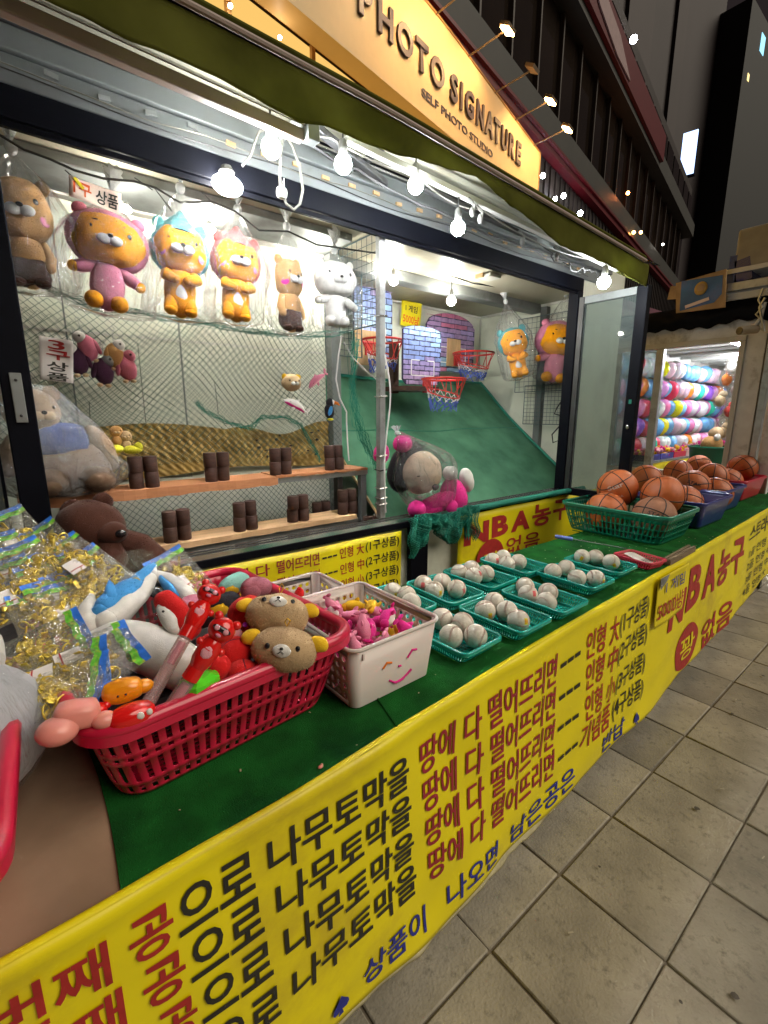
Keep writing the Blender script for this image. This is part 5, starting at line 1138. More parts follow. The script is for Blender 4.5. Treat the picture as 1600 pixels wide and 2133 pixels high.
pb = [  # picture positions (photograph pixels, read at 2.667x from 800,950) and stamp of each ball, tray by tray
    [(322, 905, 0), (437, 930, 0), (373, 1000, 0), (508, 1000, 0)],
    [(562, 860, 1), (612, 812, 0), (683, 862, 1), (747, 915, 1)],
    [(783, 725, 2), (800, 770, 2), (912, 757, 0), (902, 812, 0)],
    [(938, 643, 0), (1012, 622, 0), (1072, 678, 0), (1175, 680, 1)],
    [(1100, 560, 1), (1175, 562, 0), (1262, 588, 1)],
    [(50, 755, 1), (125, 775, 0), (150, 815, 2)],
    [(218, 712, 2), (280, 747, 1), (322, 700, 0), (404, 738, 2)],
    [(418, 648, 0), (486, 625, 0), (498, 668, 2), (565, 652, 0)],
    [(603, 582, 2), (662, 562, 0), (683, 602, 0), (747, 588, 0)]]
poslab = lambda dx, dy: ('front' if dy < 0 else 'rear') + (' left' if dx < 0 else ' right')
for i, ((x, y), lb) in enumerate(trays):
    basket('teal plastic tray of baseballs, ' + lb, (x, y, CT + .0055), [2, 1, 0, -1, 0, 2, -2, 1, 0][i], teal, 'teal ball trays on the green felt', 'tray', 'ball_tray'); seen = {}
    for k, (bx_, by_, st) in enumerate(pb[i]):
        bp_ = at(800 + bx_ / 2.667, 950 + by_ / 2.667, z=CT + .0085 + BR); dx, dy, lv = bp_.x - x, bp_.y - y, 0
        l = poslab(dx, dy); seen[l] = seen.get(l, 0) + 1; extra = '' if seen[l] == 1 else 'nearer '
        w = {0: 'plain worn baseball', 1: 'baseball with yellow stamp', 2: 'baseball with red stamp'}[st]
        baseball((x + dx, y + dy, CT + .0085 + BR + lv), '%s, %s%s, in the %s' % (w, extra, l, lb), i * 10 + k, st)
# red tray with paper
rt = basket_meshes(.135, .185, .036, .84, .018, 50, rowsT, .5, M['pinkred_pl'], .0015, .0042)
basket('pinkish red plastic tray with a white paper label inside', (2.30, .905, CT + .005), -10, rt, None, 'tray', 'small_tray')
t = thing('paper_label', 'white paper label lying in the red tray', 'paper', (2.31, .905, CT + .03), R(-10)); t.rotation_euler = (R(12), R(4), R(-10)); obj('paper', MB().grid(lambda u, v: Vector(((u - .5) * .085, (v - .5) * .12, .004 * math.sin(u * 4))), 6, 4), M['paper_w'], t, ang=180, solid=.0006)
m = MB(); text_on(m, '상품', lambda u, v: Vector((-.03 + .06 * u, -.05 + .035 * v, .006)), .01); obj('printed_word', m, M['ink_black'], t, smooth=False)
t = thing('wooden_offcut', 'grooved brown wooden offcut lying on the felt edge beside the red tray', 'wood piece', (2.56, .822, CT + .004), R(2)); obj('wood', MB().box((0, 0, .013), (.36, .040, .024)).box((0, .012, .028), (.36, .012, .008)).box((0, -.012, .028), (.36, .010, .008)), M['ply2'] if 'ply2' in M else mat('weathered_wood', (.17, .12, .07), .8, var=.3, scale=8, stretch=(1, 8, 8), bump=.3), t, bev=.002)
t = thing('pointer_stick', 'thin steel pointer with blue rubber grip lying on the felt', 'stick', (2.45, 1.2, CT + .01)); a, b, c = at(1157, 1117, z=CT + .012), at(1193, 1123, z=CT + .012), at(1306, 1143, z=CT + .008)
a, b, c = a - t.location, b - t.location, c - t.location
M['grip'] = mat('blue_grip', (.16, .22, .62), .5); obj('rod', MB().tube([b, c], .003, 8), M['chrome'], t); obj('grip', MB().tube([a, a.lerp(b, .06), b.lerp(a, .06), b], [.009, .0115, .011, .008], 12), M['grip'], t)

# basketball baskets and balls
rowsG = [(0, .08, False), (.08, .26, True), (.26, .30, False), (.30, .50, True), (.50, .54, False), (.54, .74, True), (.74, 1.0, False)]
gb = basket_meshes(.45, .62, .165, .84, .05, 74, rowsG, .62, M['green_pl'], .0025, .008)
basket('green slotted plastic basket full of basketballs, nearest the camera', (2.885, 1.235, CT + .006), 0, gb, None)
rowsB = [(0, .1, False), (.1, .9, False), (.9, 1.0, False)]
bb_ = basket_meshes(.53, .44, .165, .86, .04, 60, rowsB, .5, M['blue_pl'], .0025, .008, False); b2_ = basket_meshes(.56, .50, .165, .86, .04, 60, rowsB, .5, M['blue_pl'], .0025, .008, False)
basket('blue plastic basket of basketballs behind the green one', (3.51, 1.165, CT + .006), 0, bb_, None); basket('second blue plastic basket of basketballs, next to the red one', (4.12, 1.24, CT + .006), 0, bb_, None)
b3_ = basket_meshes(.60, .42, .165, .86, .04, 60, rowsB, .5, M['red_pl'], .0025, .008, False)
basket('red plastic basket of basketballs at the far end of the counter', (4.86, 1.28, CT + .006), 0, b3_, None)
KR = .119
kb = MB().ell((0, 0, 0), KR, None, 40, 28).mesh('ball_cover', M['bball'], True, 180); kb2 = MB().ell((0, 0, 0), KR, None, 40, 28).mesh('ball_cover', M['bball_old'], True, 180)
ks = MB(); w_ = .0032
for ax in range(2):
    ks.tube([Vector((math.cos(a), math.sin(a), 0) if ax == 0 else (math.cos(a), 0, math.sin(a))) * (KR - .0004) for a in [2 * math.pi * k / 56 for k in range(56)]], w_, 6, closed=True)
for sg in (-1, 1):
    P = []
    for k in range(56):
        a = 2 * math.pi * k / 56; v = Vector((sg * (.62 + .16 * math.cos(2 * a)), math.cos(a) * .9, math.sin(a) * .9)); P.append(v.normalized() * (KR - .0004))
    ks.tube(P, w_, 6, closed=True)
ksm = ks.mesh('seams', M['bseam'], True, 180)
def bb_text(s, col, el=0, hw=.42, hh=.13, zc=.0):
    m = MB(); text_on(m, s, lambda u, v: Vector((-hw + 2 * hw * u, -1, zc - hh + 2 * hh * v)).normalized() * (KR + .0006), .02, 6); return m.mesh('ball_print', M[col], False)
pr1 = bb_text('Star', 'silver_print', zc=.25); pr2 = bb_text('NBA', 'silver_print', hw=.2, hh=.08, zc=-.35); pr3 = bb_text('STAR', 'bseam', zc=.35, hh=.10)
def bball(px, py, y, label, rot, old=False, pr=0):
    p = at(px, py, y=y) if not isinstance(y, tuple) else Vector(y); t = thing('basketball', label, 'basketball', p, 0, 'basketballs in the counter baskets')
    obj('ball_cover', kb2 if old else kb, None, t); s = obj('seams', ksm, None, t); s.rotation_euler = tuple(R(a) for a in rot)
    fr = math.degrees(math.atan2(p.x, p.y)) * -1
    if pr == 1:
        for mm in (pr1, pr2): o = obj('ball_print', mm, None, t); o.rotation_euler = (R(0), R(-25), R(fr))
    if pr == 2: o = obj('ball_print', pr3, None, t); o.rotation_euler = (R(0), R(18), R(fr))
bball(1286, 1017, 1.34, 'orange basketball with silver print, upper left over the green basket', (10, 60, -20), pr=1)
bball(1380, 1032, 1.10, 'orange basketball in front, heaped highest right over the green basket', (8, 5, -40))
bball(0, 0, (2.785, 1.32, .956), 'orange basketball with dark print low in the left of the green basket', (20, 70, 20), pr=2)
bball(0, 0, (2.86, 1.075, .956), 'worn brown basketball low in the front of the green basket', (0, 35, -10), old=True, pr=2)
bball(1345, 1000, 1.55, 'orange basketball at the back of the green basket, only its top showing', (70, 10, 30))
bball(0, 0, (3.45, 1.13, .958), 'orange basketball low in the first blue basket', (5, 40, 30))
bball(1442, 1013, 1.24, 'orange basketball with dark print on top of the first blue basket', (75, 10, 10), pr=2)
bball(1412, 985, 1.62, 'orange basketball behind the first blue basket beside the glass sash', (10, 20, 0))
bball(1483, 995, 1.28, 'orange basketball on top of the second blue basket', (5, 10, 20))
bball(0, 0, (4.06, 1.13, .958), 'orange basketball low in the second blue basket', (80, 20, 10), pr=1)
bball(1455, 972, 1.72, 'orange basketball farthest back on the heap, against the white post', (60, 40, 0))
bball(1546, 975, 1.26, 'orange basketball on top of the red basket at the far right', (40, 50, 10))
bball(0, 0, (4.80, 1.26, .958), 'orange basketball low between the second blue and the red basket', (15, 50, 10))
bball(1500, 968, 1.75, 'orange basketball just showing behind the second blue basket', (0, 50, 70))

# white baskets
def white_basket(label, x0, x1, y0, y1, h, smile):
    cx, cyy = (x0 + x1) / 2, (y0 + y1) / 2; t = thing('plastic_basket', label, 'basket', (cx, cyy, CT + .006), R(1), 'white plastic baskets'); w, d = x1 - x0, y1 - y0; tp = .90
    P = rrect(w, d, .025, 5); n = len(P); sol = MB(); v0 = [(a * tp, b * tp, 0) for a, b in P] + [(a, b, h) for a, b in P]
    def is_side(i):   # straight runs along the left and right, back
        a, b = P[i], P[(i + 1) % n]; return abs(a[0] - b[0]) < 1e-6 and abs(a[1] - b[1]) > .05 or (abs(a[1] - b[1]) < 1e-6 and a[1] > 0)
    sol.add(v0, [(i, (i + 1) % n, n + (i + 1) % n, n + i) for i in range(n) if not is_side(i)] + [tuple(range(n - 1, -1, -1))])
    for i in range(n):
        if not is_side(i): continue
        a, b = Vector((*P[i], 0)), Vector((*P[(i + 1) % n], 0)); Ln = (b - a).length; nc = max(4, int(Ln / .026)); nr = 5
        def S(u, v): p = a.lerp(b, u); k = tp + (1 - tp) * v; return Vector((p.x * k, p.y * k, h * v))
        va = [0.08, .86]; sol.add([S(0, 0), S(1, 0), S(1, va[0]), S(0, va[0])], [(0, 1, 2, 3)]); sol.add([S(0, va[1]), S(1, va[1]), S(1, 1), S(0, 1)], [(0, 1, 2, 3)])
        for ci in range(nc):
            for rj in range(nr):
                u0, u1 = ci / nc, (ci + 1) / nc; q0, q1 = va[0] + (va[1] - va[0]) * rj / nr, va[0] + (va[1] - va[0]) * (rj + 1) / nr
                sq = [(0, 0), (.5, 0), (1, 0), (1, .5), (1, 1), (.5, 1), (0, 1), (0, .5)]; ci_ = [(.5 + .30 * math.cos(R(aa)), .5 + .30 * math.sin(R(aa))) for aa in (225, 270, 315, 0, 45, 90, 135, 180)]
                vs = [S(u0 + (u1 - u0) * x, q0 + (q1 - q0) * y) for x, y in sq + ci_]; sol.add(vs, [(k, (k + 1) % 8, 8 + (k + 1) % 8, 8 + k) for k in range(8)])
    obj('basket_wall', sol, M['white_pl'], t, solid=.0022, ang=40)
    rp = rrect(w + .006, d + .006, .028, 8); obj('rim', MB().tube([(a, b, h) for a, b in rp], .0052, 8, closed=True), M['white_pl'], t)
    if smile:
        def F(x, z): return Vector((x, -d / 2 * (tp + (1 - tp) * z / h) - .0022, z))
        obj('smile_cutout', MB().tube([F(-.035 + .075 * k / 12 + .012, .040 - .018 * math.sin(math.pi * k / 12) + .006 * k / 12) for k in range(13)], .0028, 6), M['hotpink'], t)
        obj('eye_cutout', MB().tube([F(-.048, .085), F(-.036, .098), F(-.020, .092)], .0030, 6), M['orange'], t)
        obj('eye_cutout', MB().tube([F(.035, .086), F(.050, .104), F(.066, .100)], .0030, 6), M['hotpink'], t)
        obj('nose_cutout', MB().tube([F(.005, .072), F(.014, .070)], .0028, 6), M['hotpink'], t)
        obj('size_mark', MB().bb(-w / 2 + .028, -w / 2 + .033, -d / 2 - .003, -d / 2 + .004, h - .030, h - .014), M['white_pl'], t, smooth=False)
    return t
white_basket('white basket with a smiling face cut in its side, full of pink and yellow toys', .560, .850, .822, 1.180, .166, True)
white_basket('white basket standing behind the smiling one, mostly hidden', .56, .80, 1.205, 1.38, .155, False)
sq_meshes = {}
def squishy_parts(seed):
    q = random.Random(seed); s = .0255
    b = MB().tube([(-s * 1.5, 0, 0), (-s * .9, 0, s * .25), (0, 0, s * .35), (s * .9, 0, s * .1), (s * 1.6, 0, s * .35)], [s * .35, s * .68, s * .78, s * .5, s * .2], 12).ell((-s * 1.3, 0, .1 * s), s * .55, nu=12, nv=8)
    for sg in (-1, 1): b.ell((s * .0, sg * s * .8, -s * .1), (s * .28, s * .55, s * .2), rotm(0, 0, sg * 25), 10, 8); b.ell((s * 1.6, sg * s * .35, s * .45), (s * .22, s * .45, s * .18), None, 10, 8)
    b.ell((s * .1, 0, s * 1.05), (s * .3, s * .14, s * .45), rotm(0, 25, 0), 10, 8)
    w = MB().tube([(-s * 1.4, 0, -s * .15), (-s * .6, 0, -s * .12), (s * .5, 0, -s * .05)], [s * .38, s * .66, s * .42], 10)
    return b, w
b_, w_m = squishy_parts(1); sqm = {}
for n in ('hotpink', 'pink', 'yellow', 'orange'): sqm[n] = b_.mesh('body', M[n], True, 80)
sqw = w_m.mesh('belly', M['white'], True, 80); q = random.Random(21)
k = 0; placed = []
for layer, zz in ((0, .035), (1, .065), (2, .094), (3, .118)):
    for gx in range(3):
        for gy in range(4):
            x = .620 + gx * .085 + q.uniform(-.014, .014); y = .888 + gy * .080 + q.uniform(-.014, .014)
            if layer == 3 and q.random() < .45: continue
            c = 'yellow' if x > .745 and q.random() < .6 else q.choice(['hotpink', 'hotpink', 'pink'])
            k += 1; t = thing('dolphin_toy', '%s dolphin toy in the smiling basket, %s, %s' % ({'yellow': 'yellow and white', 'hotpink': 'bright pink and white', 'pink': 'pale pink and white', 'orange': 'orange'}[c], ['bottom layer', 'second layer', 'third layer', 'top layer'][layer], '%s, %s' % (['left', 'middle', 'right'][gx], ['front', 'second row', 'third row', 'rear'][gy])), 'toy', (x, y, CT + .010 + zz + .012 + q.uniform(-.005, .006)), 0, 'rubber dolphin toys in the white basket')
            t.rotation_euler = (q.uniform(-1.2, 1.2), q.uniform(-1.3, .6), q.uniform(0, 6.28)); obj('body', sqm[c], None, t); obj('belly', sqw, None, t)
t = thing('small_plush', 'little red capsule toy in the rear white basket', 'plush toy', (.685, 1.30, CT + .135)); obj('body', MB().ell((0, 0, 0), (.016, .016, .02)), M['red'], t); obj('cap', MB().ell((0, 0, .018), (.008, .008, .006)), M['red'], t)
# ------------------------------------------------------------------ big red basket with prizes
rowsR = [(0, .06, False), (.06, .17, True), (.17, .22, False), (.22, .48, True), (.48, .53, False), (.53, .585, True), (.585, .635, False), (.635, .83, True), (.83, 1.0, False)]
RBx, RBy, RBz, RBh = .290, 1.150, CT + .006, .195
rbk = basket_meshes(.555, .63, RBh, .82, .065, 92, rowsR, .44, M['red_pl'], .003, .0145)
basket('big red slotted plastic basket heaped with plush prizes', (RBx, RBy, RBz), 5, rbk, 'red plastic baskets')
lbk = basket_meshes(.56, .60, RBh, .86, .065, 92, rowsR, .44, M['red_pl'], .003, .0145)
basket('red plastic basket cut off by the left edge, with a bagged grey toy', (-.345, .925, RBz), -3, lbk, 'red plastic baskets')
RZT = RBz + RBh
def pt(px, py, z): return at(px, py, z=z + .028)
def prize(name, label, p, cat='plush toy', rot=(0, 0, 0)):
    t = thing(name, label, cat, p, 0, 'prizes in the big red basket'); t.rotation_euler = tuple(R(a) for a in rot); return t
def chain(t, name, pts, rads, mt, p0, n=16, ang=80):
    P = [Vector(p) - p0 for p in pts]; # refine
    Q, RR = [], []
    for i in range(len(P) - 1):
        for k in range(3): f = k / 3; Q.append(P[i].lerp(P[i + 1], f)); RR.append(rads[i] + (rads[i + 1] - rads[i]) * f)
    Q.append(P[-1]); RR.append(rads[-1])
    for _ in range(2): Q = [Q[0]] + [(Q[i - 1] + Q[i] * 2 + Q[i + 1]) / 4 for i in range(1, len(Q) - 1)] + [Q[-1]]; RR = [RR[0]] + [(RR[i - 1] + RR[i] * 2 + RR[i + 1]) / 4 for i in range(1, len(RR) - 1)] + [RR[-1]]
    return obj(name, MB().tube(Q, RR, n).ell(Q[0], RR[0] * .98).ell(Q[-1], RR[-1] * .98), M[mt], t, ang=ang)
# filler so the basket is full (soft dark bundle under the toys)
fill = prize('folded_cloth', 'dark cloth bundle lying under the toys in the big red basket', Vector((RBx, RBy, RBz + .004)), 'cloth')
obj('cloth', MB().grid(lambda u, v: Vector(((u - .5) * .42, (v - .5) * .48, .10 + .035 * noise.noise(Vector((u * 5, v * 5, 2))))), 30, 30), M['soot'], fill, ang=180, solid=.01)
# blue and white shark plush
p0 = pt(260, 1290, 1.02)
t = prize('shark_plush', 'large blue and white shark plush lying across the big red basket', p0)
chain(t, 'belly', [pt(150, 1375, 1.00), pt(185, 1345, 1.01), pt(250, 1330, 1.02), pt(310, 1350, 1.00), pt(370, 1385, .98)], [.012, .030, .045, .052, .050], 'white', p0)
chain(t, 'back', [pt(212, 1275, 1.05), pt(228, 1262, 1.055), pt(262, 1238, 1.06), pt(290, 1212, 1.07), pt(312, 1188, 1.085), pt(319, 1178, 1.09)], [.022, .034, .036, .026, .015, .007], 'blue', p0)
chain(t, 'side', [pt(225, 1290, 1.035), pt(255, 1270, 1.04), pt(290, 1240, 1.05), pt(318, 1205, 1.07), pt(323, 1183, 1.085)], [.028, .034, .026, .015, .006], 'white', p0)
chain(t, 'fin', [pt(185, 1300, 1.03), pt(184, 1265, 1.055), pt(190, 1245, 1.07)], [.030, .022, .010], 'white', p0)
chain(t, 'fin', [pt(232, 1245, 1.075), pt(229, 1222, 1.095), pt(228, 1213, 1.10)], [.016, .010, .004], 'blue', p0)
chain(t, 'tail', [pt(325, 1195, 1.08), pt(350, 1205, 1.06), pt(378, 1230, 1.05), pt(400, 1250, 1.04)], [.010, .020, .026, .022], 'white', p0)
chain(t, 'tail_stripe', [pt(333, 1203, 1.085), pt(350, 1222, 1.08), pt(366, 1240, 1.06)], [.006, .013, .008], 'blue', p0)
# penguin-like red capsule plush with white face
p0 = pt(362, 1280, 1.06); t = prize('capsule_plush', 'dark red capsule plush with white face next to the shark', p0)
chain(t, 'body', [pt(345, 1252, 1.08), pt(368, 1275, 1.06), pt(395, 1310, 1.02)], [.026, .030, .026], 'red', p0); chain(t, 'face', [pt(338, 1268, 1.07), pt(350, 1290, 1.055), pt(362, 1312, 1.04)], [.014, .018, .012], 'white', p0); obj('eye', MB().ell(pt(340, 1274, 1.085) - p0, .003), M['eye'], t)
p0 = pt(378, 1300, 1.00); t = prize('bear_head_plush', 'tan plush muzzle peeping out between the shark and the red capsule', p0); obj('head', MB().ell((0, 0, 0), (.045, .04, .035)), M['cream'], t); obj('ears', MB().ell((.02, 0, .03), .012), M['tan'], t)
p0 = pt(405, 1262, 1.03); t = prize('capsule_plush', 'pink soft toy behind the red whistles', p0); obj('body', MB().ell((0, 0, 0), (.05, .035, .03)), M['pink'], t); obj('patch', MB().ell((.02, -.02, .01), (.02, .02, .015)), M['palepink'], t)
# teal, mauve, black and yellow capsules
for lb, px, py, z, c1, c2, rx in [('mint and yellow capsule plush at the rear rim of the big red basket', 488, 1215, 1.06, 'mint', 'yellow', 0), ('mauve capsule plush resting on the rear rim of the big red basket', 535, 1222, 1.07, 'mauve', 'mauve', 20), ('black and yellow capsule plush behind the whistles', 468, 1255, 1.04, 'soot', 'yellow', 10)]:
    p0 = pt(px, py, z); t = prize('capsule_plush', lb, p0, rot=(0, rx, 25)); obj('body', MB().ell((0, 0, 0), (.052, .026, .027), None, 22, 14), M[c1], t); obj('band', MB().ell((-.02, 0, -.008), (.030, .0262, .026), None, 20, 12), M[c2], t)
# two bear heads
def bearhead(lb, px, py, z, rz, tilt, ears):
    p0 = pt(px, py, z); t = prize('bear_head_plush', lb, p0, rot=(tilt, 8, rz)); hr = (.072, .048, .048)
    obj('head', MB().ell((0, 0, 0), hr, None, 28, 18), M['beige'], t)
    for sg in (-1, 1): obj('ear', MB().ell((sg * .072, 0, .018), (.022, .013, .017), rotm(0, sg * 20, 0)), M['yellow'], t)
    for sg in (-1, 1): obj('eye', MB().ell(on_head((0, 0, 0), hr, sg * 26, 10), (.0055, .003, .006), nu=10, nv=8), M['eye'], t)
    mzp = on_head((0, 0, 0), hr, 0, 2); obj('muzzle', MB().ell(mzp, (.019, .007, .014)), M['white'], t); obj('nose', MB().ell(mzp + Vector((0, -.007, .005)), (.004, .003, .003)).tube([mzp + Vector((-.006, -.007, -.005)), mzp + Vector((0, -.008, 0)), mzp + Vector((.006, -.007, -.005))], .0011, 5), M['eye'], t)
    obj('loop', MB().tube([(.0, -.01, hr[2]), (.006, -.02, hr[2] + .014), (.0, -.03, hr[2] + .018), (-.005, -.02, hr[2] + .01)], .0014, 5, closed=True), M['yellow'], t); return t
bearhead('tan bear-head plush lying face up on top of the heap', 578, 1280, 1.075, -32, -58, None)
bearhead('tan bear-head plush facing the street against the front rim', 592, 1352, 1.025, -36, -22, None)
p0 = pt(512, 1275, 1.06); t = prize('capsule_plush', 'bright red round plush behind the upper bear head', p0); obj('body', MB().ell((0, 0, 0), (.042, .036, .038), None, 22, 14), M['red'], t); obj('seam', MB().ell((.01, 0, 0), (.034, .0368, .0385), None, 20, 12), M['red'], t)
for i, (px, py, z, r) in enumerate([(490, 1360, 1.015, .034), (452, 1390, 1.005, .030), (505, 1405, .985, .032), (545, 1400, .975, .028), (440, 1345, .99, .03), (520, 1330, 1.0, .03)]):
    p0 = pt(px, py, z); t = prize('red_ball_plush', ['round red plush ball in the middle of the heap', 'round red plush ball left of the middle one', 'round red plush ball pressed against the slotted front wall', 'small red plush ball at the front rim under the lower bear head', 'red plush ball behind the lower whistle', 'red plush ball between the two bear heads'][i], p0, rot=(10, 20, i * 40)); obj('ball', MB().ell((0, 0, 0), (r * 1.1, r, r), None, 24, 16), M['red'], t); obj('seam', MB().tube([(r * 1.1 * math.cos(a), 0, r * math.sin(a)) for a in [k * math.pi / 12 for k in range(24)]], .0008, 4, closed=True), M['plum'], t)
# light sticks: red bear-shaped caps on clear tubes
def whistle(lb, top, bot, ztop, zbot, s):
    a, b = pt(*top, ztop), pt(*bot, zbot); p0 = a; t = prize('bear_whistle', lb, p0, 'toy'); d = (b - a).normalized(); q = d.to_track_quat('-Z', 'Y').to_matrix()
    L_ = (b - a).length; f = (O - a).normalized()
    x = d.cross(f).normalized() * -1; fwd = x.cross(d) * -1
    Mx = Matrix((x, -f + d * f.dot(d), -d)).transposed()
    T = lambda v: Mx @ Vector(v)
    obj('head', MB().ell(T((0, 0, 0)), (s, s * .8, s * .95), Mx, 20, 14), M['red_gl'], t)
    obj('ears', MB().ell(T((-s * .75, 0, s * .78)), s * .34).ell(T((s * .75, 0, s * .78)), s * .34), M['red_gl'], t)
    obj('mask', MB().ell(T((0, -s * .62, s * .12)), (s * .72, s * .25, s * .26), Mx), M['eye'], t)
    for sg in (-1, 1): obj('eye', MB().ell(T((sg * s * .36, -s * .86, s * .12)), (s * .2, s * .08, s * .2), Mx, 12, 8), M['palepink'], t)
    obj('muzzle', MB().ell(T((0, -s * .82, -s * .32)), (s * .22, s * .1, s * .13), Mx, 12, 8), M['pink'], t)
    obj('body', MB().tube([T((0, 0, -s * .8)), T((0, 0, -s * 1.5)), T((0, 0, -s * 2.5)), T((0, 0, -s * 3.1))], [s * .55, s * .85, s * .8, s * .6], 18), M['red_gl'], t, ang=60)
    obj('belly', MB().ell(T((0, -s * .72, -s * 1.75)), (s * .42, s * .16, s * .5), Mx), M['palepink'], t)
    obj('arm', MB().ell(T((-s * .85, 0, -s * 1.4)), s * .3).ell(T((s * .85, 0, -s * 1.4)), s * .3), M['red_gl'], t)
    obj('collar', MB().tube([T((0, 0, -s * 3.0)), T((0, 0, -s * 4.0))], s * .62, 18), M['red_gl'], t)
    obj('tube', MB().tube([T((0, 0, -s * 4.0)), T((0, 0, -L_))], s * .52, 18), M['cleartube'], t, ang=50)
    obj('bead', MB().tube([T((0, 0, -s * 4.4)), T((0, 0, -s * 6.2))], s * .32, 12), M['pink'], t, ang=50)
whistle('red bear-shaped bubble whistle on a clear tube, standing highest', (436, 1238), (300, 1480), 1.145, .985, .0245)
whistle('second red bear-shaped bubble whistle leaning below the first', (462, 1312), (345, 1490), 1.12, .985, .0255)
# green, orange, red and pink things
p0 = pt(418, 1428, 1.01); t = prize('green_toy', 'bright green translucent plastic toy at the front rim', p0, 'toy', (0, 0, 20)); obj('body', MB().ell((0, 0, 0), (.036, .026, .022), None, 14, 6, .7), M['green_gl'], t, ang=20); obj('knob', MB().ell((.03, .0, .006), .010), M['green_gl'], t)
p0 = pt(256, 1438, 1.035); t = prize('orange_toy', 'orange plastic bear-shaped toy near the left front of the heap', p0, 'toy', (0, 0, -8)); obj('body', MB().ell((0, 0, 0), (.034, .021, .019), None, 20, 12, .4).ell((.032, 0, -.002), (.018, .014, .013)), M['orange_gl'], t, ang=40); obj('eyes', MB().ell((-.008, -.020, .002), .0022, nu=8, nv=6).ell((.004, -.0205, .002), .0022, nu=8, nv=6), M['eye'], t)
p0 = pt(275, 1490, 1.015); t = prize('red_toy', 'red glossy toy with white spots under the orange one', p0, 'toy'); obj('body', MB().ell((0, 0, 0), (.038, .022, .020), None, 18, 12, .2), M['red_gl'], t); obj('spots', MB().ell((.010, -.020, .006), (.006, .003, .007)).ell((.024, -.018, .006), (.005, .003, .006)), M['white'], t)
p0 = pt(206, 1478, 1.02); t = prize('red_toy', 'small plain red plastic toy beside the pink rubber toy', p0, 'toy'); obj('body', MB().ell((0, 0, 0), (.014, .013, .012)), M['red_gl'], t); obj('tip', MB().ell((.012, 0, .004), .007), M['red_gl'], t)
p0 = pt(150, 1502, 1.03); t = prize('pink_rubber_toy', 'pink soft rubber toy hanging over the front rim', p0, 'toy', (0, 6, -12)); obj('body', MB().ell((-.018, -.012, -.006), (.030, .026, .022)).ell((.006, .008, .006), (.034, .024, .022), None, 20, 14, .4), M['pink_gl'], t, ang=60); obj('arm', MB().ell((.046, -.006, -.004), (.020, .016, .014)).tube([(.05, -.008, -.006), (.075, -.012, -.012), (.09, -.014, -.018)], [.010, .007, .004], 10), M['pink_gl'], t, ang=60)
p0 = pt(335, 1235, 1.03); t = prize('dark_bag', 'dark shiny plastic packet beside the shark tail', p0, 'packet', (30, 0, 40)); obj('wrapper', MB().grid(lambda u, v: Vector(((u - .5) * .06, (v - .5) * .17, .012 * math.sin(math.pi * u) + .004 * math.sin(v * 20 + u * 9))), 14, 24), mat('dark_glossy_wrap', (.02, .022, .03), .12, coat=.5, bump=.6, bscale=30), t, ang=180, solid=.001); obj('seal', MB().box((0, .083, .002), (.058, .012, .002)), M['grey'], t, smooth=False)
p0 = pt(395, 1340, .99); t = prize('pink_ear_toy', 'pale pink rabbit-ear tip sticking out beside the lower whistle', pt(492, 1320, 1.04)); obj('ear', MB().ell((0, 0, 0), (.014, .010, .012)).ell((-.02, .0, -.02), (.028, .02, .022)), M['palepink'], t); obj('gem', MB().ell((.018, -.01, .02), .006), mat('violet_gem', (.45, .02, .6), .1, coat=1), t)

# bagged grey-white toy in the left basket
p0 = Vector((-.20, 1.0, RBz + .02)); t = thing('plush_toy', 'big grey-white plush in cloudy plastic at the left edge, in the cut-off red basket', 'plush toy', p0)
obj('body', MB().ell((.02, .02, .14), (.18, .14, .15), None, 30, 20), M['paleblue'] if False else mat('plush_pale_grey', (.46, .47, .50), .9, sheen=.5), t)
obj('head', MB().ell((.05, .06, .26), (.10, .09, .08), None, 26, 16), M['white'], t)
obj('plastic_bag', MB().grid(lambda u, v: Vector((.02 + (.205 - .08 * v) * math.cos(2 * math.pi * u) * math.sin(math.pi * (.04 + .93 * v)) ** .5 * (1 + .08 * noise.noise(Vector((math.cos(6.28 * u) * 3, math.sin(6.28 * u) * 3, v * 5)))), .02 + .17 * math.sin(2 * math.pi * u) * math.sin(math.pi * (.04 + .93 * v)) ** .5, -.01 + .37 * v)), 60, 40), M['bag'], t, ang=180)
t = thing('yellow_toy', 'yellow plastic toy low at the left edge in the cut-off red basket', 'toy', at(2, 1580, z=.99)); obj('body', MB().ell((-.03, 0, 0), (.035, .04, .035)), M['yellow'], t); obj('knob', MB().ell((-.005, .02, .02), .012), M['yellow'], t)

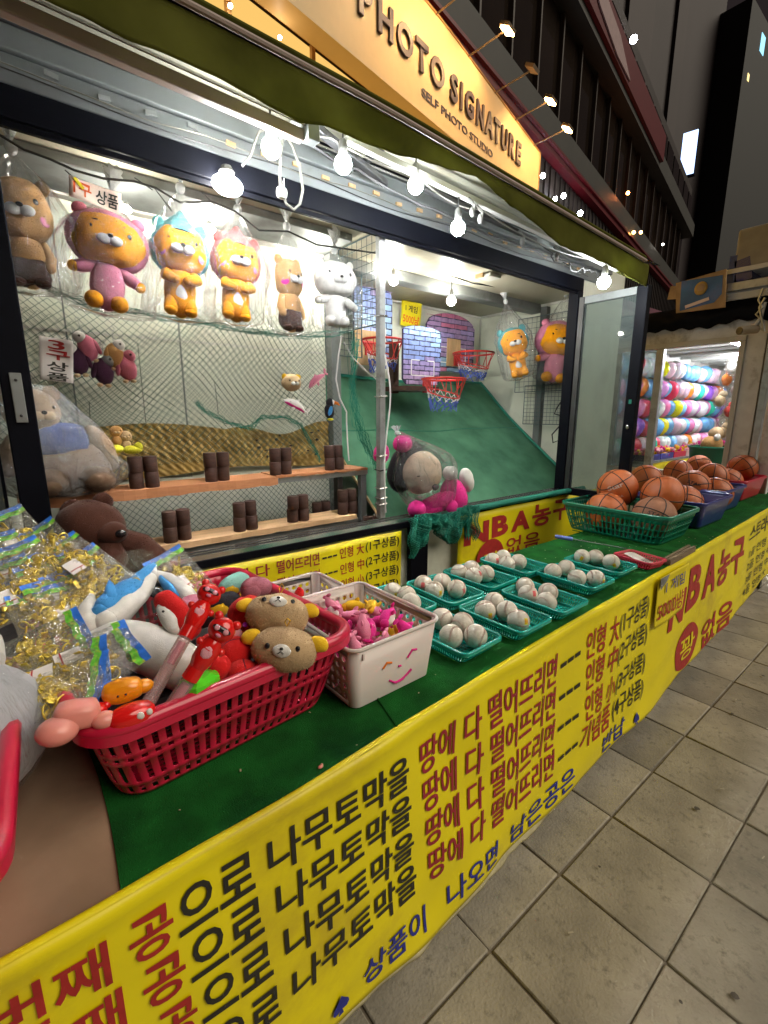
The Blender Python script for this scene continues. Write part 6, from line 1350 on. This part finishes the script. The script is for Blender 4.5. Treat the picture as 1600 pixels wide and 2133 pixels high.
# ------------------------------------------------------------------ gold trinket packets
PK = dict(w=.125, h=.175)
M['pk_blue'] = mat('blue_header_print', (.03, .16, .62), .3, coat=.4, var=.3, scale=60); M['pk_green'] = mat('green_header_print', (.12, .48, .04), .3, coat=.4, var=.5, scale=80, dirt=(.7, .45, .1), dscale=90)
def packet_meshes(seed):
    q = random.Random(seed); w, h = PK['w'], PK['h']
    def sh(u, v, sg=1): e = math.sin(math.pi * u) ** .6 * math.sin(math.pi * min(1, v * 1.02)) ** .6; return Vector(((u - .5) * w, (v - .5) * h, sg * .011 * e + .0035 * noise.noise(Vector((u * 5, v * 6, seed * 3 + sg))) + .0022 * noise.noise(Vector((u * 14, v * 17, seed)))))
    film_m = MB().grid(lambda u, v: sh(u, v, 1), 18, 26).grid(lambda u, v: sh(u, v, -1), 18, 26)
    hd = MB().grid(lambda u, v: Vector(((u - .5) * w, h * (.5 - .075) + h * .08 * v, .0012 + .004 * math.sin(u * 6 + seed))), 14, 2).mesh('header', M['pk_blue'], True, 180)
    hg = MB().grid(lambda u, v: Vector(((u - .5) * w, h * (.5 - .155) + h * .08 * v + .002 * math.sin(u * 20), .0022 + .004 * math.sin(u * 6 + seed))), 20, 2).mesh('header_band', M['pk_green'], True, 180)
    g = MB()
    for k in range(64):
        c = Vector((q.gauss(0, w * .2), q.gauss(-.018, h * .16), q.uniform(-.004, .004))); c.x = max(-w * .38, min(w * .38, c.x)); c.y = max(-h * .44, min(h * .24, c.y)); e = Euler((q.random() * 6, q.random() * 6, q.random() * 6)).to_matrix()
        if k % 4 == 0: rr_ = q.uniform(.007, .014); g.tube([c + e @ Vector((rr_ * math.cos(a), rr_ * math.sin(a), 0)) for a in [2 * math.pi * j / 12 for j in range(12)]], .0016, 5, closed=True)
        elif k % 4 == 1: g.ell(c, (q.uniform(.006, .012), q.uniform(.004, .008), .004), e, 8, 5)
        else: g.box(c, (q.uniform(.008, .026), q.uniform(.004, .012), .0018), e)
    for k in range(4):
        c = Vector((q.uniform(-w * .25, w * .25), q.uniform(-h * .32, h * .12), 0)); e = Euler((q.random(), q.random(), q.random() * 6)).to_matrix(); n0 = len(g.v); g.ell(c, (q.uniform(.012, .022), q.uniform(.008, .014), .007), e, 14, 8)
        g.v[n0:] = [tuple(Vector(p) + noise.noise_vector(Vector(p) * 120) * .005) for p in g.v[n0:]]
    lb = MB().grid(lambda u, v: Vector((-.030 + .034 * u, -.052 + .046 * v, .0125 + .001 * math.sin(u * 5))), 4, 4).mesh('label', M['paper_w'], True, 180)
    lr = MB().grid(lambda u, v: Vector((-.029 + .032 * u, -.042 + .003 * v, .0142 + .001 * math.sin(u * 5))), 4, 1).mesh('label_line', M['ink_red'], True, 180)
    return film_m.mesh('clear_film', M['bagthin'], True, 180), hd, hg, g.mesh('gold_trinkets', M['gold'], True, 30), lb, lr
PM = [packet_meshes(s) for s in range(4)]
def packet(px, py, p0, n, spin, label, k, lift=0, tx=0, ty=0, lab=True):
    p = at_plane(px, py, p0, n) + Vector(n) * lift; t = thing('trinket_packet', label, 'packet', p, 0, 'packets of gold trinkets')
    q = Vector(n).to_track_quat('Z', 'Y'); t.rotation_mode = 'QUATERNION'; t.rotation_quaternion = q @ Euler((R(tx), R(ty), R(spin))).to_quaternion()
    for nm, me in zip(('clear_film', 'header', 'header_band', 'gold_trinkets', 'label', 'label_line'), PM[k % 4]):
        if nm.startswith('label') and not lab: continue
        obj(nm, me, None, t, kind='stuff' if nm == 'gold_trinkets' else None)
    t.scale = (1.0, 1.0, 1.0)
    return t
HP0, HN = (.15, 1.30, 1.08), Vector((-.10, -.62, .78)).normalized()
pk = [(30, 1120, 20, 'upper left corner of the heap, header upright'), (95, 1150, 15, 'second from the left in the top row'), (155, 1180, 25, 'right of the top row below the yellow toy'), (205, 1205, 18, 'near the brown bear arm'),
      (5, 1180, 5, 'at the left edge in the second row'), (65, 1200, 12, 'second in the second row with white label'), (125, 1222, 20, 'middle of the second row'), (180, 1238, 22, 'right end of the second row near the shark fin'),
      (25, 1240, 10, 'left in the third row beside the grey bag'), (85, 1258, 0, 'centre of the heap with crumpled film'), (140, 1268, 14, 'close above the white shark fin'), (105, 1300, 4, 'lowest in the heap left of the shark')]
for i, (px, py, sp_a, lb) in enumerate(pk):
    packet(px, py, HP0, HN, sp_a + 12 + rr.uniform(-8, 8), 'clear packet of gold trinkets, ' + lb, i, lift=.012 * (i % 3) + .004 * i / 16, tx=rr.uniform(-12, 12), ty=rr.uniform(-12, 12), lab=i % 2 == 0)
N2 = Vector((-.2, -.45, .87)).normalized(); P2 = (.10, .98, 1.03)
for i, (px, py, sp_a, lb) in enumerate([(85, 1355, -60, 'hooked over the left rim, header looping'), (185, 1375, -62, 'lying below the shark with its blue header across it'), (200, 1400, -55, 'under the header strip, gold foil spilling right'), (130, 1420, -75, 'low at the left rim with blue seam'), (120, 1450, -88, 'poking out over the left rim, header folded white and blue'), (375, 1210, 30, 'standing at the rear rim behind the shark tail')]):
    packet(px, py, P2 if i < 5 else (.45, 1.45, 1.08), N2 if i < 5 else HN, sp_a, 'clear packet of gold trinkets, ' + lb, i + 1, lift=.006 * i, tx=rr.uniform(-10, 10), ty=rr.uniform(-10, 10), lab=i % 2 == 1)
# crate the packet heap rests on
t = thing('packet_crate', 'grey crate under the heap of gold packets, almost hidden', 'crate', (.02, 1.50, CT + .006))
obj('crate_wall', MB().bb(-.33, .36, -.20, .22, 0, .005).bb(-.33, .36, -.205, -.2, .0, .14).bb(-.33, .36, .22, .225, 0, .2).bb(-.335, -.33, -.2, .22, 0, .18).bb(.36, .365, -.2, .22, 0, .18), M['grey'], t, smooth=False)
obj('packing', MB().grid(lambda u, v: Vector((-.30 + .60 * u, -.16 + .34 * v, .12 + .16 * v + .02 * noise.noise(Vector((u * 6, v * 6, 1))))), 20, 16), M['bagthin'], t, ang=180)
t.location.y = 1.42

# pink crumb on felt
t = thing('crumb', 'small pink crumb lying on the green felt near the banner edge', 'crumb', at(668, 1597, z=CT + .006)); obj('crumb_body', MB().ell((0, 0, 0), (.006, .004, .003)).ell((.004, .002, .001), (.003, .003, .003)), M['pink_gl'], t)

# ------------------------------------------------------------------ neighbouring balloon booth
XN = 5.5
nb = thing('balloon_booth', 'neighbouring white booth with an open side window showing a wall of balloons', 'booth', (7, 2.2, 0))
def npart(name, m, mt, **k): return obj(name, m, M[mt], nb, world=True, **k)
y0n, y1n = 1.46, 2.62; zt_n = 2.20
M['nbwall2'] = mat('unit_casing', (.34, .32, .27), .6)
M['nbwall'] = mat('grimy_cream_wall', (.74, .75, .73), .6, var=.1, dirt=(.28, .26, .22), dscale=5)
npart('side_wall', MB().bb(XN, XN + .06, 1.30, y0n - .002, .05, 2.44), 'nbwall', smooth=False); npart('side_wall', MB().bb(XN, XN + .06, y0n, 3.2, zt_n + .052, 2.44), 'nbwall', smooth=False)
npart('side_wall', MB().bb(XN, XN + .06, y0n, 3.2, .05, .92), 'nbwall', smooth=False); npart('side_wall', MB().bb(XN, XN + .06, y1n + .5, 3.2, .93, zt_n), 'nbwall', smooth=False)
npart('window_frame', MB().bb(XN - .02, XN + .07, y0n, 3.1, zt_n, zt_n + .05).bb(XN - .02, XN + .07, y0n, y0n + .045, .92, zt_n - .001).bb(XN - .03, XN + .07, y0n + .046, 3.1, .90, .94), 'trim', smooth=False, bev=.004)
npart('window_post', MB().bb(XN - .015, XN + .05, 2.16, 2.235, .94, zt_n - .002), 'galv', smooth=False, bev=.004)
npart('window_post', MB().bb(XN + .0, XN + .05, 2.60, 2.66, .94, zt_n - .002), 'galv', smooth=False, bev=.004)
npart('window_pane', MB().bb(XN + .01, XN + .016, 2.24, 2.60, .94, zt_n - .003), 'glass', smooth=False)
npart('corner_post', MB().bb(XN - .03, XN + .05, 1.24, 1.295, .01, 2.5), 'galv', smooth=False, bev=.005)
npart('corner_gap', MB().bb(XN + .0, XN + .02, 1.296, 1.31, .01, 2.45), 'brownblock', smooth=False)
npart('back_wall', MB().bb(XN + .06, 10.5, 3.0, 3.06, .05, 2.44), 'trim', smooth=False)
npart('end_wall', MB().bb(10.5, 10.56, 1.3, 3.06, .05, 2.44), 'trim', smooth=False)
npart('ceiling', MB().bb(XN + .06, 10.5, 1.3, 3.0, 2.38, 2.44), 'ceil', smooth=False)
for k in range(12): npart('ceiling_rib', MB().bb(XN + .2 + k * .42, XN + .24 + k * .42, 1.35, 2.99, 2.34, 2.379), 'trim', smooth=False)
npart('floor', MB().bb(XN + .06, 10.5, 1.3, 3.0, .05, .1), 'darkmetal', smooth=False)
npart('roof_beam', MB().bb(XN - .10, 10.6, 1.0, 1.06, 2.56, 2.62).bb(XN - .10, XN - .04, 1.0, 2.0, 2.56, 2.62), 'trim', smooth=False, bev=.004)
npart('roof_beam', MB().bb(XN - .12, XN - .05, .8, 1.95, 2.64, 2.71), 'galv', smooth=False, bev=.004)
# torn black roof sheet
def tarp(u, v):
    y = .9 + 2.5 * u; z = 2.56 - (.20 + .05 * noise.noise(Vector((y * 3, 0, 0))) + .012 * math.sin(y * 40)) * v
    return Vector((XN - .07 - .04 * math.sin(v * 3) + .02 * noise.noise(Vector((y * 6, v * 3, 1))), y, z))
npart('roof_sheet', MB().grid(tarp, 80, 10).grid(lambda u, v: Vector((XN - .07 + 5.0 * v, .9 + 2.5 * u, 2.562 + .01 * math.sin(u * 20))), 20, 6), 'black', ang=180, solid=.003)
tube = thing('tube_lamp', 'lit tube lamp at the top corner of the balloon booth window', 'lamp', (5.9, 1.72, 2.27))
obj('glowing_tube', MB().tube([(-.15, -.0, 0), (.55, .0, 0)], .022, 12), emat('lit_tube', (.9, .92, 1.0), 95), tube); obj('holder', MB().box((.2, 0, .045), (.8, .05, .03)), M['trim'], tube, smooth=False)
t2 = copy_tree(tube); t2.location = (8.1, 2.1, 2.29); t2['label'] = 'second lit tube lamp deeper inside the balloon booth'
bcol = dict(blue=(.20, .50, .85), white=(.80, .78, .80), pink=(.85, .25, .50), yellow=(.85, .82, .02), green=(.05, .62, .42), orange=(.95, .28, .04), violet=(.35, .14, .75), red=(.85, .06, .12), lilac=(.78, .35, .75), rose=(.90, .65, .75))
for n, c in bcol.items(): M['bal_' + n] = mat('balloon_' + n, c, .18, var=.02, coat=.5, sss=.2)
bal_me = {}
for n in bcol: bal_me[n] = MB().lathe([(.001, -.135), (.02, -.13), (.07, -.095), (.100, -.04), (.112, .02), (.100, .075), (.070, .11), (.030, .130), (.001, .134)], n=20).mesh('balloon', M['bal_' + n], True, 180)
q = random.Random(31); seqs = ['blue', 'blue', 'white', 'white', 'pink', 'yellow', 'green', 'orange', 'violet', 'red', 'lilac', 'rose', 'rose', 'blue', 'white']
rown = ['top', 'second', 'third', 'fourth', 'bottom']; ordn = lambda i: 'first second third fourth fifth sixth seventh eighth ninth tenth eleventh twelfth thirteenth fourteenth fifteenth sixteenth seventeenth eighteenth nineteenth'.split()[i]
for r_, z in enumerate((2.13, 1.865, 1.60, 1.335, 1.09)):
    for c in range(19):
        col = q.choice(seqs); o = bpy.data.objects.new('balloon', bal_me[col]); COL.objects.link(o); x = XN + .55 + c * .205 + q.uniform(-.02, .02)
        o.location = (x, 2.87 + q.uniform(-.02, .02), z + q.uniform(-.012, .012)); o.rotation_euler = (R(q.uniform(-12, 12)), R(q.uniform(-15, 15)), q.random() * 6); tag(o, '%s balloon in the %s row of the balloon wall, %s from the left' % (col, rown[r_], ordn(c)), 'balloon', 'balloons on the neighbouring booth wall'); o.scale = (q.uniform(.86, 1.06),) * 3
    npart('balloon_rail', MB().bb(XN + .3, 9.8, 2.955, 2.975, z - .145, z - .125), 'trim', smooth=False)
# counter with toys inside
t = thing('prize_table', 'grey edged prize table with yellow banner inside the balloon booth', 'table', (6.9, 2.2, .1))
obj('table_top', MB().bb(XN + .12, 8.6, 2.28, 2.62, .965, .99), M['galv'], t, world=True, smooth=False); obj('skirt', MB().bb(XN + .13, 8.6, 2.285, 2.295, .3, .96), M['vinyl'], t, world=True, smooth=False)
for k, c in enumerate(('blue_pl', 'blue_pl', 'red_pl', 'white_pl', 'green_pl', 'red_pl', 'blue_pl')):
    t = thing('toy_tray', '%s toy tray, %s from the left on the balloon booth table' % ({'b': 'blue', 'r': 'red', 'w': 'white', 'g': 'green'}[c[0]], ordn(k)), 'tray', (XN + .40 + k * .40, 2.42, .992)); obj('tray_box', MB().bb(-.19, .19, -.12, -.11, 0, .07).bb(-.19, .19, .11, .12, 0, .07).bb(-.19, -.18, -.11, .11, 0, .07).bb(.18, .19, -.11, .11, 0, .07), M[c], t, smooth=False)
    for cc in ('hotpink', 'yellow', 'palepink'):
        m = MB()
        for _ in range(12): m.ell((q.uniform(-.16, .16), q.uniform(-.10, .10), q.uniform(.03, .12)), (q.uniform(.015, .03),) * 3, None, 8, 6)
        obj('toys', m, M[cc], t, kind='stuff')
t = thing('green_tub', 'dark green tub with a golden plush inside the balloon booth', 'tub', (XN + .62, 1.82, .94)); obj('tub_wall', MB().lathe([(.16, .0), (.19, .22), (.20, .225), (.20, .24), (.185, .24), (.15, .03)], n=24), mat('dark_green_plastic', (.005, .09, .04), .4), t); obj('rim', MB().tube([(.2 * math.cos(a), .2 * math.sin(a), .235) for a in [k * math.pi / 12 for k in range(24)]], .008, 6, closed=True), M['green_pl'], t)
t = thing('plush_toy', 'golden plush sitting in the dark green tub', 'plush toy', (XN + .62, 1.80, 1.18)); obj('body', MB().ell((0, 0, .02), (.12, .10, .10)), M['tan'], t); obj('head', MB().ell((.02, -.02, .14), (.08, .07, .07)), M['beige'], t); obj('collar', MB().ell((-.06, -.06, .10), (.05, .03, .04)), M['white'], t)
for k in range(7):
    cc = ['white', 'orange', 'white', 'cream', 'red', 'white', 'beige'][k]; t = thing('plush_toy', '%s bagged plush at the right of the balloon wall, %s from the top' % (cc, ['first', 'second', 'third', 'fourth', 'fifth', 'sixth', 'seventh'][k]), 'plush toy', (XN + .75 + .12 * (k % 3), 1.75 + .07 * (k % 2), 2.02 - .115 * k), 0, 'bagged plush toys in the balloon booth')
    obj('body', MB().ell((0, 0, 0), (.06, .05, .065)), M[cc], t); obj('head', MB().ell((.01, -.02, .07), (.045, .04, .04)), M[cc], t); obj('plastic_bag', MB().ell((0, 0, .03), (.085, .07, .12), None, 20, 14), M['bagthin'], t)
# clutter on its roof
pb0 = at(1470, 612, x=XN - .2)
t = thing('cartoon_board', 'blue printed board with a round yellow plush face lying on the balloon booth roof', 'board', pb0)
Rn = lambda px, py, dx=0: at(px, py, x=XN - .2) - pb0 + Vector((dx, 0, 0))
def quadm(P, th=.02): return MB().add([Rn(*p) for p in P] + [Rn(*p, th) for p in P], [(0, 1, 2, 3), (7, 6, 5, 4), (0, 4, 5, 1), (1, 5, 6, 2), (2, 6, 7, 3), (3, 7, 4, 0)])
obj('board', quadm([(1408, 590), (1513, 560), (1510, 640), (1408, 652)]), M['ply'], t, smooth=False)
obj('printed_sky', MB().add([Rn(*p, -.004) for p in [(1420, 586), (1506, 573), (1504, 612), (1488, 630), (1416, 648)]], [(0, 1, 2, 3, 4)]), mat('printed_blue', (.03, .13, .32), .4, var=.4, scale=4, dirt=(.12, .12, .28), dscale=3), t, smooth=False)
rc = Rn(1461, 601, -.012); obj('printed_face', MB().ell(rc, (.012, .055, .060), None, 24, 14), mat('ochre_face', (.42, .26, .06), .6, var=.3, scale=20), t); obj('printed_inner', MB().ell(rc + Vector((-.006, .0, .006)), (.010, .036, .036), None, 20, 12), M['ply'], t)
obj('printed_strip', MB().bar(Rn(1428, 640, -.01), Rn(1478, 622, -.01), .006, .028), M['paper_p'], t, smooth=False)
t = thing('cardboard_flap', 'tan cardboard flap left of the blue printed board', 'cardboard', at(1404, 610, x=XN - .18)); obj('flap', MB().box((0, 0, 0), (.02, .085, .12), rotm(8, 0, 0)), M['ply'], t, smooth=False); obj('fold', MB().box((-.012, -.02, .03), (.008, .05, .03), rotm(14, 0, 0)), M['ply'], t, smooth=False)
t = thing('blue_crate', 'blue box with pale spots behind the printed board on the roof', 'box', at(1535, 570, x=XN + .2)); obj('box_side', MB().box((0, 0, 0), (.3, .06, .26)), mat('faded_blue_paint', (.06, .09, .26), .5), t, smooth=False); obj('box_face', MB().box((0, -.09, -.01), (.3, .12, .20), rotm(-12, 0, 0)), M['blue_pl'], t, smooth=False)
t = thing('outdoor_unit', 'pale boxy unit standing on the balloon booth roof at the right edge', 'machine', at(1596, 522, x=XN + .3)); obj('casing', MB().box((0, 0, 0), (.5, .34, .34)), M['nbwall2'], t, smooth=False, bev=.02); obj('base', MB().box((0, .04, -.19), (.55, .5, .04)), M['nbwall'], t, smooth=False)
t = thing('security_camera', 'small bullet security camera on the corner of the balloon booth', 'camera', at(1562, 690, x=XN - .2)); obj('housing', MB().tube([(-.10, .05, 0), (.06, -.03, .02)], .036, 18), mat('aged_beige_plastic', (.40, .33, .22), .5), t, ang=50); obj('lens', MB().tube([(-.105, .052, 0), (-.099, .049, 0)], .030, 16), M['eye'], t, ang=50); obj('bracket', MB().tube([(.02, -.01, .02), (.06, -.05, .12), (.07, -.06, .24)], .014, 8), M['nbwall'], t)
cable('tangle of grey wires above the security camera', [at(a, b, x=XN - .15) for a, b in [(1590, 600), (1580, 625), (1588, 640), (1575, 655), (1585, 665), (1578, 680), (1592, 690), (1582, 640), (1594, 620)]], .010, 'galv')
t = thing('street_post', 'pale painted post at the right edge in front of the balloon booth', 'post', (XN - .25, 1.12, 0)); obj('pole', MB().bb(-.03, .03, -.05, .05, .01, 2.5), M['nbwall'], t, smooth=False, bev=.01); obj('bolt', MB().ell((-.035, .0, 2.28), (.012, .022, .022)), M['chrome'], t)

# ------------------------------------------------------------------ building behind with the lit sign
A7 = R(11.7); FE = Vector((math.cos(A7), math.sin(A7), 0)); FN = Vector((-math.sin(A7), math.cos(A7), 0)); F0 = Vector((0, 5.0, 0))
FR = Matrix.Rotation(A7, 4, 'Z')
bld = thing('street_building', 'dark multi-storey building with red band and glass facade rising behind the booth', 'building', F0, A7)
# local frame: x along the facade, y into the building, z up
def fb(name, m, mt, **k): return obj(name, m, M[mt], bld, **k)
fb('shop_wall', MB().bb(-8, 9.6, .12, .3, 0, 5.95), 'facade_dk', smooth=False)
for i in range(12):
    x0 = -4.6 + i * 1.18; pn = fb('shop_window', MB().bb(x0, x0 + 1.12, .10, .118, 2.8, 5.9), 'warmglass', smooth=False); obj('window_bar', MB().bb(x0 + 1.121, x0 + 1.179, .06, .119, 2.8, 5.92), M['signedge'], pn, smooth=False)
fb('upper_wall', MB().bb(-8, 9.6, .12, .3, 5.952, 7.30), 'cream_sign', smooth=False)
fb('core', MB().bb(-8, 30.2, .35, 14, 0, 12.85), 'facade_dk', smooth=False)
fb('red_band', MB().bb(-8, 29.8, -.10, .32, 7.36, 7.62), 'redband', smooth=False); fb('red_band_lip', MB().bb(-8, 29.8, -.16, -.1, 7.50, 7.56), 'redband', smooth=False)
fb('spandrel', MB().bb(-8, 30.0, .0, .33, 7.64, 8.28), 'facade', smooth=False)
fb('lower_wall', MB().bb(9.62, 30.1, .10, .34, 0, 7.34), 'facade_dk', smooth=False)
for i in range(30):
    x0 = -7.9 + i * 1.30
    if x0 > 29: break
    pn = fb('window', MB().bb(x0 + .03, x0 + 1.27, .20, .23, 8.30, 10.55), 'darkglass', smooth=False); obj('window_bar', MB().bb(x0 - .03, x0 + .03, .10, .24, 8.30, 10.55), M['mull'], pn, smooth=False)
    if i % 3 == 0: obj('blind', MB().bb(x0 + .1, x0 + 1.2, .24, .26, 9.3 + (i % 4) * .2, 10.5), M['mull'], pn, smooth=False)
fb('cornice_band', MB().bb(-8, 30.2, -.22, .33, 10.57, 11.15), 'facade', smooth=False); fb('red_sign_band', MB().bb(6, 21, -.32, -.22, 10.75, 11.6), 'redband', smooth=False)
M['pink_sign'] = mat('faded_pink_sign', (.30, .20, .20), .5); fb('sign_patch', MB().prism([(11.2, 11.55), (14.3, 11.3), (15.6, 10.85), (14.2, 10.8), (12.5, 11.0)], .03, (1, 0, 0), (0, 0, 1), (0, -1, 0), (0, -.33, 0)), 'pink_sign', smooth=False)
fb('upper_storey', MB().bb(-8, 30.2, .1, .34, 11.16, 12.9), 'facade_dk', smooth=False)
for i in range(26): fb('upper_window', MB().bb(-7 + i * 1.45, -5.8 + i * 1.45, .06, .095, 11.5, 12.5), 'darkglass', smooth=False)
for i in range(60): fb('wall_rib', MB().bb(9.9 + i * .34, 9.95 + i * .34, .06, .098, 5.5, 7.3), 'facade_dk', smooth=False)
glow = lambda lb, lx, ly, lz, col, s, r: tag(obj('small_lamp', MB().ell(F0 + FE * lx + FN * ly + Vector((0, 0, lz)), r, None, 12, 8), emat('lit_' + lb.split()[1], col, s)), lb, 'lamp', 'small lamps on the far facade')
for lb, px, py, r, col, s in [('small white lamp beside the right end of the lit sign', 1131, 366, .05, (.8, .88, 1), 60), ('small white lamp, left of a close pair under the red band', 1157, 414, .045, (.8, .88, 1), 60), ('small white lamp, right of a close pair under the red band', 1174, 408, .055, (.8, .88, 1), 60), ('small white lamp lowest right just above the canopy', 1209, 444, .06, (.8, .88, 1), 60),
                             ('small orange lamp behind the dark windows', 1308, 402, .05, (1, .25, .06), 40), ('small amber lamp row above the canopy end', 1320, 484, .05, (1, .45, .12), 20), ('small amber lamp row right part', 1335, 484, .05, (1, .45, .12), 20), ('small white spot lamp high on the roof line', 1320, 82, .10, (.8, .85, 1), 25), ('small pale lamp low on the facade', 1381, 509, .04, (.9, .8, .7), 20)]:
    pp = at_plane(px, py, F0 - FN * .2, FN); v = pp - F0; glow(lb, v.dot(FE), v.dot(FN), v.z, col, s, r)
for i, (px, py) in enumerate([(480, 12), (583, 78)]):
    pp = at_plane(px, py, F0 - FN * .05, FN); v = pp - F0; glow(['small round downlight in the yellow shop front, left', 'small round downlight in the yellow shop front, right'][i], v.dot(FE), v.dot(FN), v.z, (1, .8, .6), 30, .022)
# LED screen on the roof end
pp = at_plane(1436, 320, F0 + FE * 31, FE); t = thing('led_screen', 'glowing blue-white LED screen at the far end of the facade', 'screen', pp, A7)
obj('screen_face', MB().bb(-.1, 0, -.30, .36, -1.0, 1.0), emat('lit_blue_screen', (.45, .60, 1.0), 1.3), t, smooth=False); obj('casing', MB().bb(.002, .3, -.34, .40, -1.06, 1.06), M['black'], t, smooth=False)
# the sign
SG = F0 - FN * .33; sgn = thing('shop_sign', 'big cream sign board reading PHOTO SIGNATURE SELF PHOTO STUDIO lit by arm lamps', 'sign', SG, A7)
m = MB(); n = 60
def top(x): return 7.16 - .30 * max(0, (x - 6.0) / 3.64) ** 1.0 + .18 * max(0, (6 - x) / 6)
poly = [(-3, 5.80), (9.64, 5.80)] + [(9.64 - 12.64 * k / n, top(9.64 - 12.64 * k / n)) for k in range(n + 1)]
obj('sign_box', MB().prism(poly, .27, (1, 0, 0), (0, 0, 1), (0, 1, 0), (0, 0, 0)), M['cream_sign'], sgn, smooth=False)
obj('sign_edging', MB().tube([(x, -.004, z) for x, z in poly[1:]], .016, 6), M['signedge'], sgn)
def letters(s, x0, x1, z0, h, bold, ext, name='raised_letter'):
    V, Fc = glyphs(s, bold); o = text_plane(name, s, M['letter'], sgn, (x0, -.004, z0), (1, 0, 0), (0, 0, 1), x1 - x0, h, .0, bold, 0, world=False); b = o.modifiers.new('solid', 'SOLIDIFY'); b.thickness = ext; b.offset = 1; return o
xs = {}
for s, x0, x1 in [('P', 4.00, 4.25), ('H', 4.36, 4.66), ('O', 4.75, 5.10), ('T', 5.17, 5.47), ('O', 5.54, 5.90), ('S', 6.16, 6.40), ('I', 6.49, 6.56), ('G', 6.66, 6.97), ('N', 7.08, 7.36), ('A', 7.43, 7.75), ('T', 7.79, 8.05), ('U', 8.12, 8.38), ('R', 8.48, 8.74), ('E', 8.84, 9.06)]:
    if x0 > 6: x0, x1 = 6.08 + (x0 - 6.16) * .893, 6.08 + (x1 - 6.16) * .893
    letters(s, x0, x1, 6.27, .37, .03, .032)
letters('SELF PHOTO STUDIO', 5.35, 7.55, 6.00, .11, .012, .008, 'printed_line')
for i, (s0, lit) in enumerate([(4.75, 1), (5.68, 1), (6.61, 1), (7.55, 0), (8.39, 1), (9.30, 1)]):
    zt = top(s0); t = thing('sign_lamp', '%s arm lamp over the sign, %s from the left' % ('lit' if lit else 'unlit', ['first', 'second', 'third', 'fourth', 'fifth', 'sixth'][i]), 'lamp', SG + FE * s0 + Vector((0, 0, zt)), A7, 'arm lamps along the top of the sign')
    obj('arm', MB().tube([(0, .05, -.02), (0, -.62, .06)], .013, 6), M['lampbody'], t); obj('lamp_head', MB().box((0, -.67, .085), (.24, .16, .05), rotm(28, 0, 0)), M['lampbody'], t, smooth=False)
    if lit:
        obj('lamp_glass', MB().box((0, -.665, .045), (.21, .14, .03), rotm(28, 0, 0)), M['warm'], t, smooth=False)
        ld = bpy.data.lights.new('sign_spot', 'SPOT'); ld.energy = 30; ld.color = (1, .62, .28); ld.spot_size = R(110); ld.spot_blend = .8; ld.shadow_soft_size = .06
        lo = bpy.data.objects.new('sign_spot', ld); COL.objects.link(lo); lo.parent = t; lo.location = (0, -.66, .02); lo.rotation_euler = Vector((0, .66, -.55)).to_track_quat('-Z', 'Y').to_euler()

# ------------------------------------------------------------------ tower and far blocks
tw = thing('far_tower', 'tall dark tower with vertical fins beyond the facade', 'building', (70, 34, 0))
obj('tower_wall', MB().bb(-22, 24, 0, 20, 0, 75), M['tower'], tw, smooth=False)
for k, (x, w_, mt) in enumerate([(-17, 4.2, 'tower2'), (-6.0, 6.4, 'tower2'), (7, 3.0, 'tower2')]): obj('fin', MB().bb(x, x + w_, -.45, -.01, 0, 75), M[mt], tw, smooth=False)
fbk = thing('far_block', 'black far building with a few lit windows at the right edge', 'building', (98, 30, 0)); obj('block_wall', MB().bb(-6, 40, 0, 20, 0, 60), mat('dark_block_wall', (.010, .011, .010), .7), fbk, smooth=False)
for px, py, s, c in [(1589, 92, .9, (.3, .7, .9)), (1559, 161, .35, (1, .75, .3))]:
    pp = at(px, py, y=29.95) - Vector((98, 30, 0)); obj('lit_window', MB().bb(pp.x - s, pp.x + s, -.06, -.01, pp.z - s * 1.3, pp.z + s * 1.3), emat('lit_far_window', c, .8), fbk, smooth=False)
bb2 = thing('magenta_shop', 'dim maroon shop front behind the balloon booth', 'building', (12, 6.2, 0)); obj('shop_wall', MB().bb(-3, 12, 0, 4, 0, 4.4), mat('maroon_shop', (.10, .022, .045), .6, var=.4, scale=2), bb2, smooth=False)
for k in range(6): obj('poster', MB().bb(-2.4 + k * 1.2, -2.0 + k * 1.2, -.03, -.01, 2.9, 3.9 - .2 * (k % 2)), mat('faded_poster', (.22, .10, .16), .6), bb2, smooth=False)
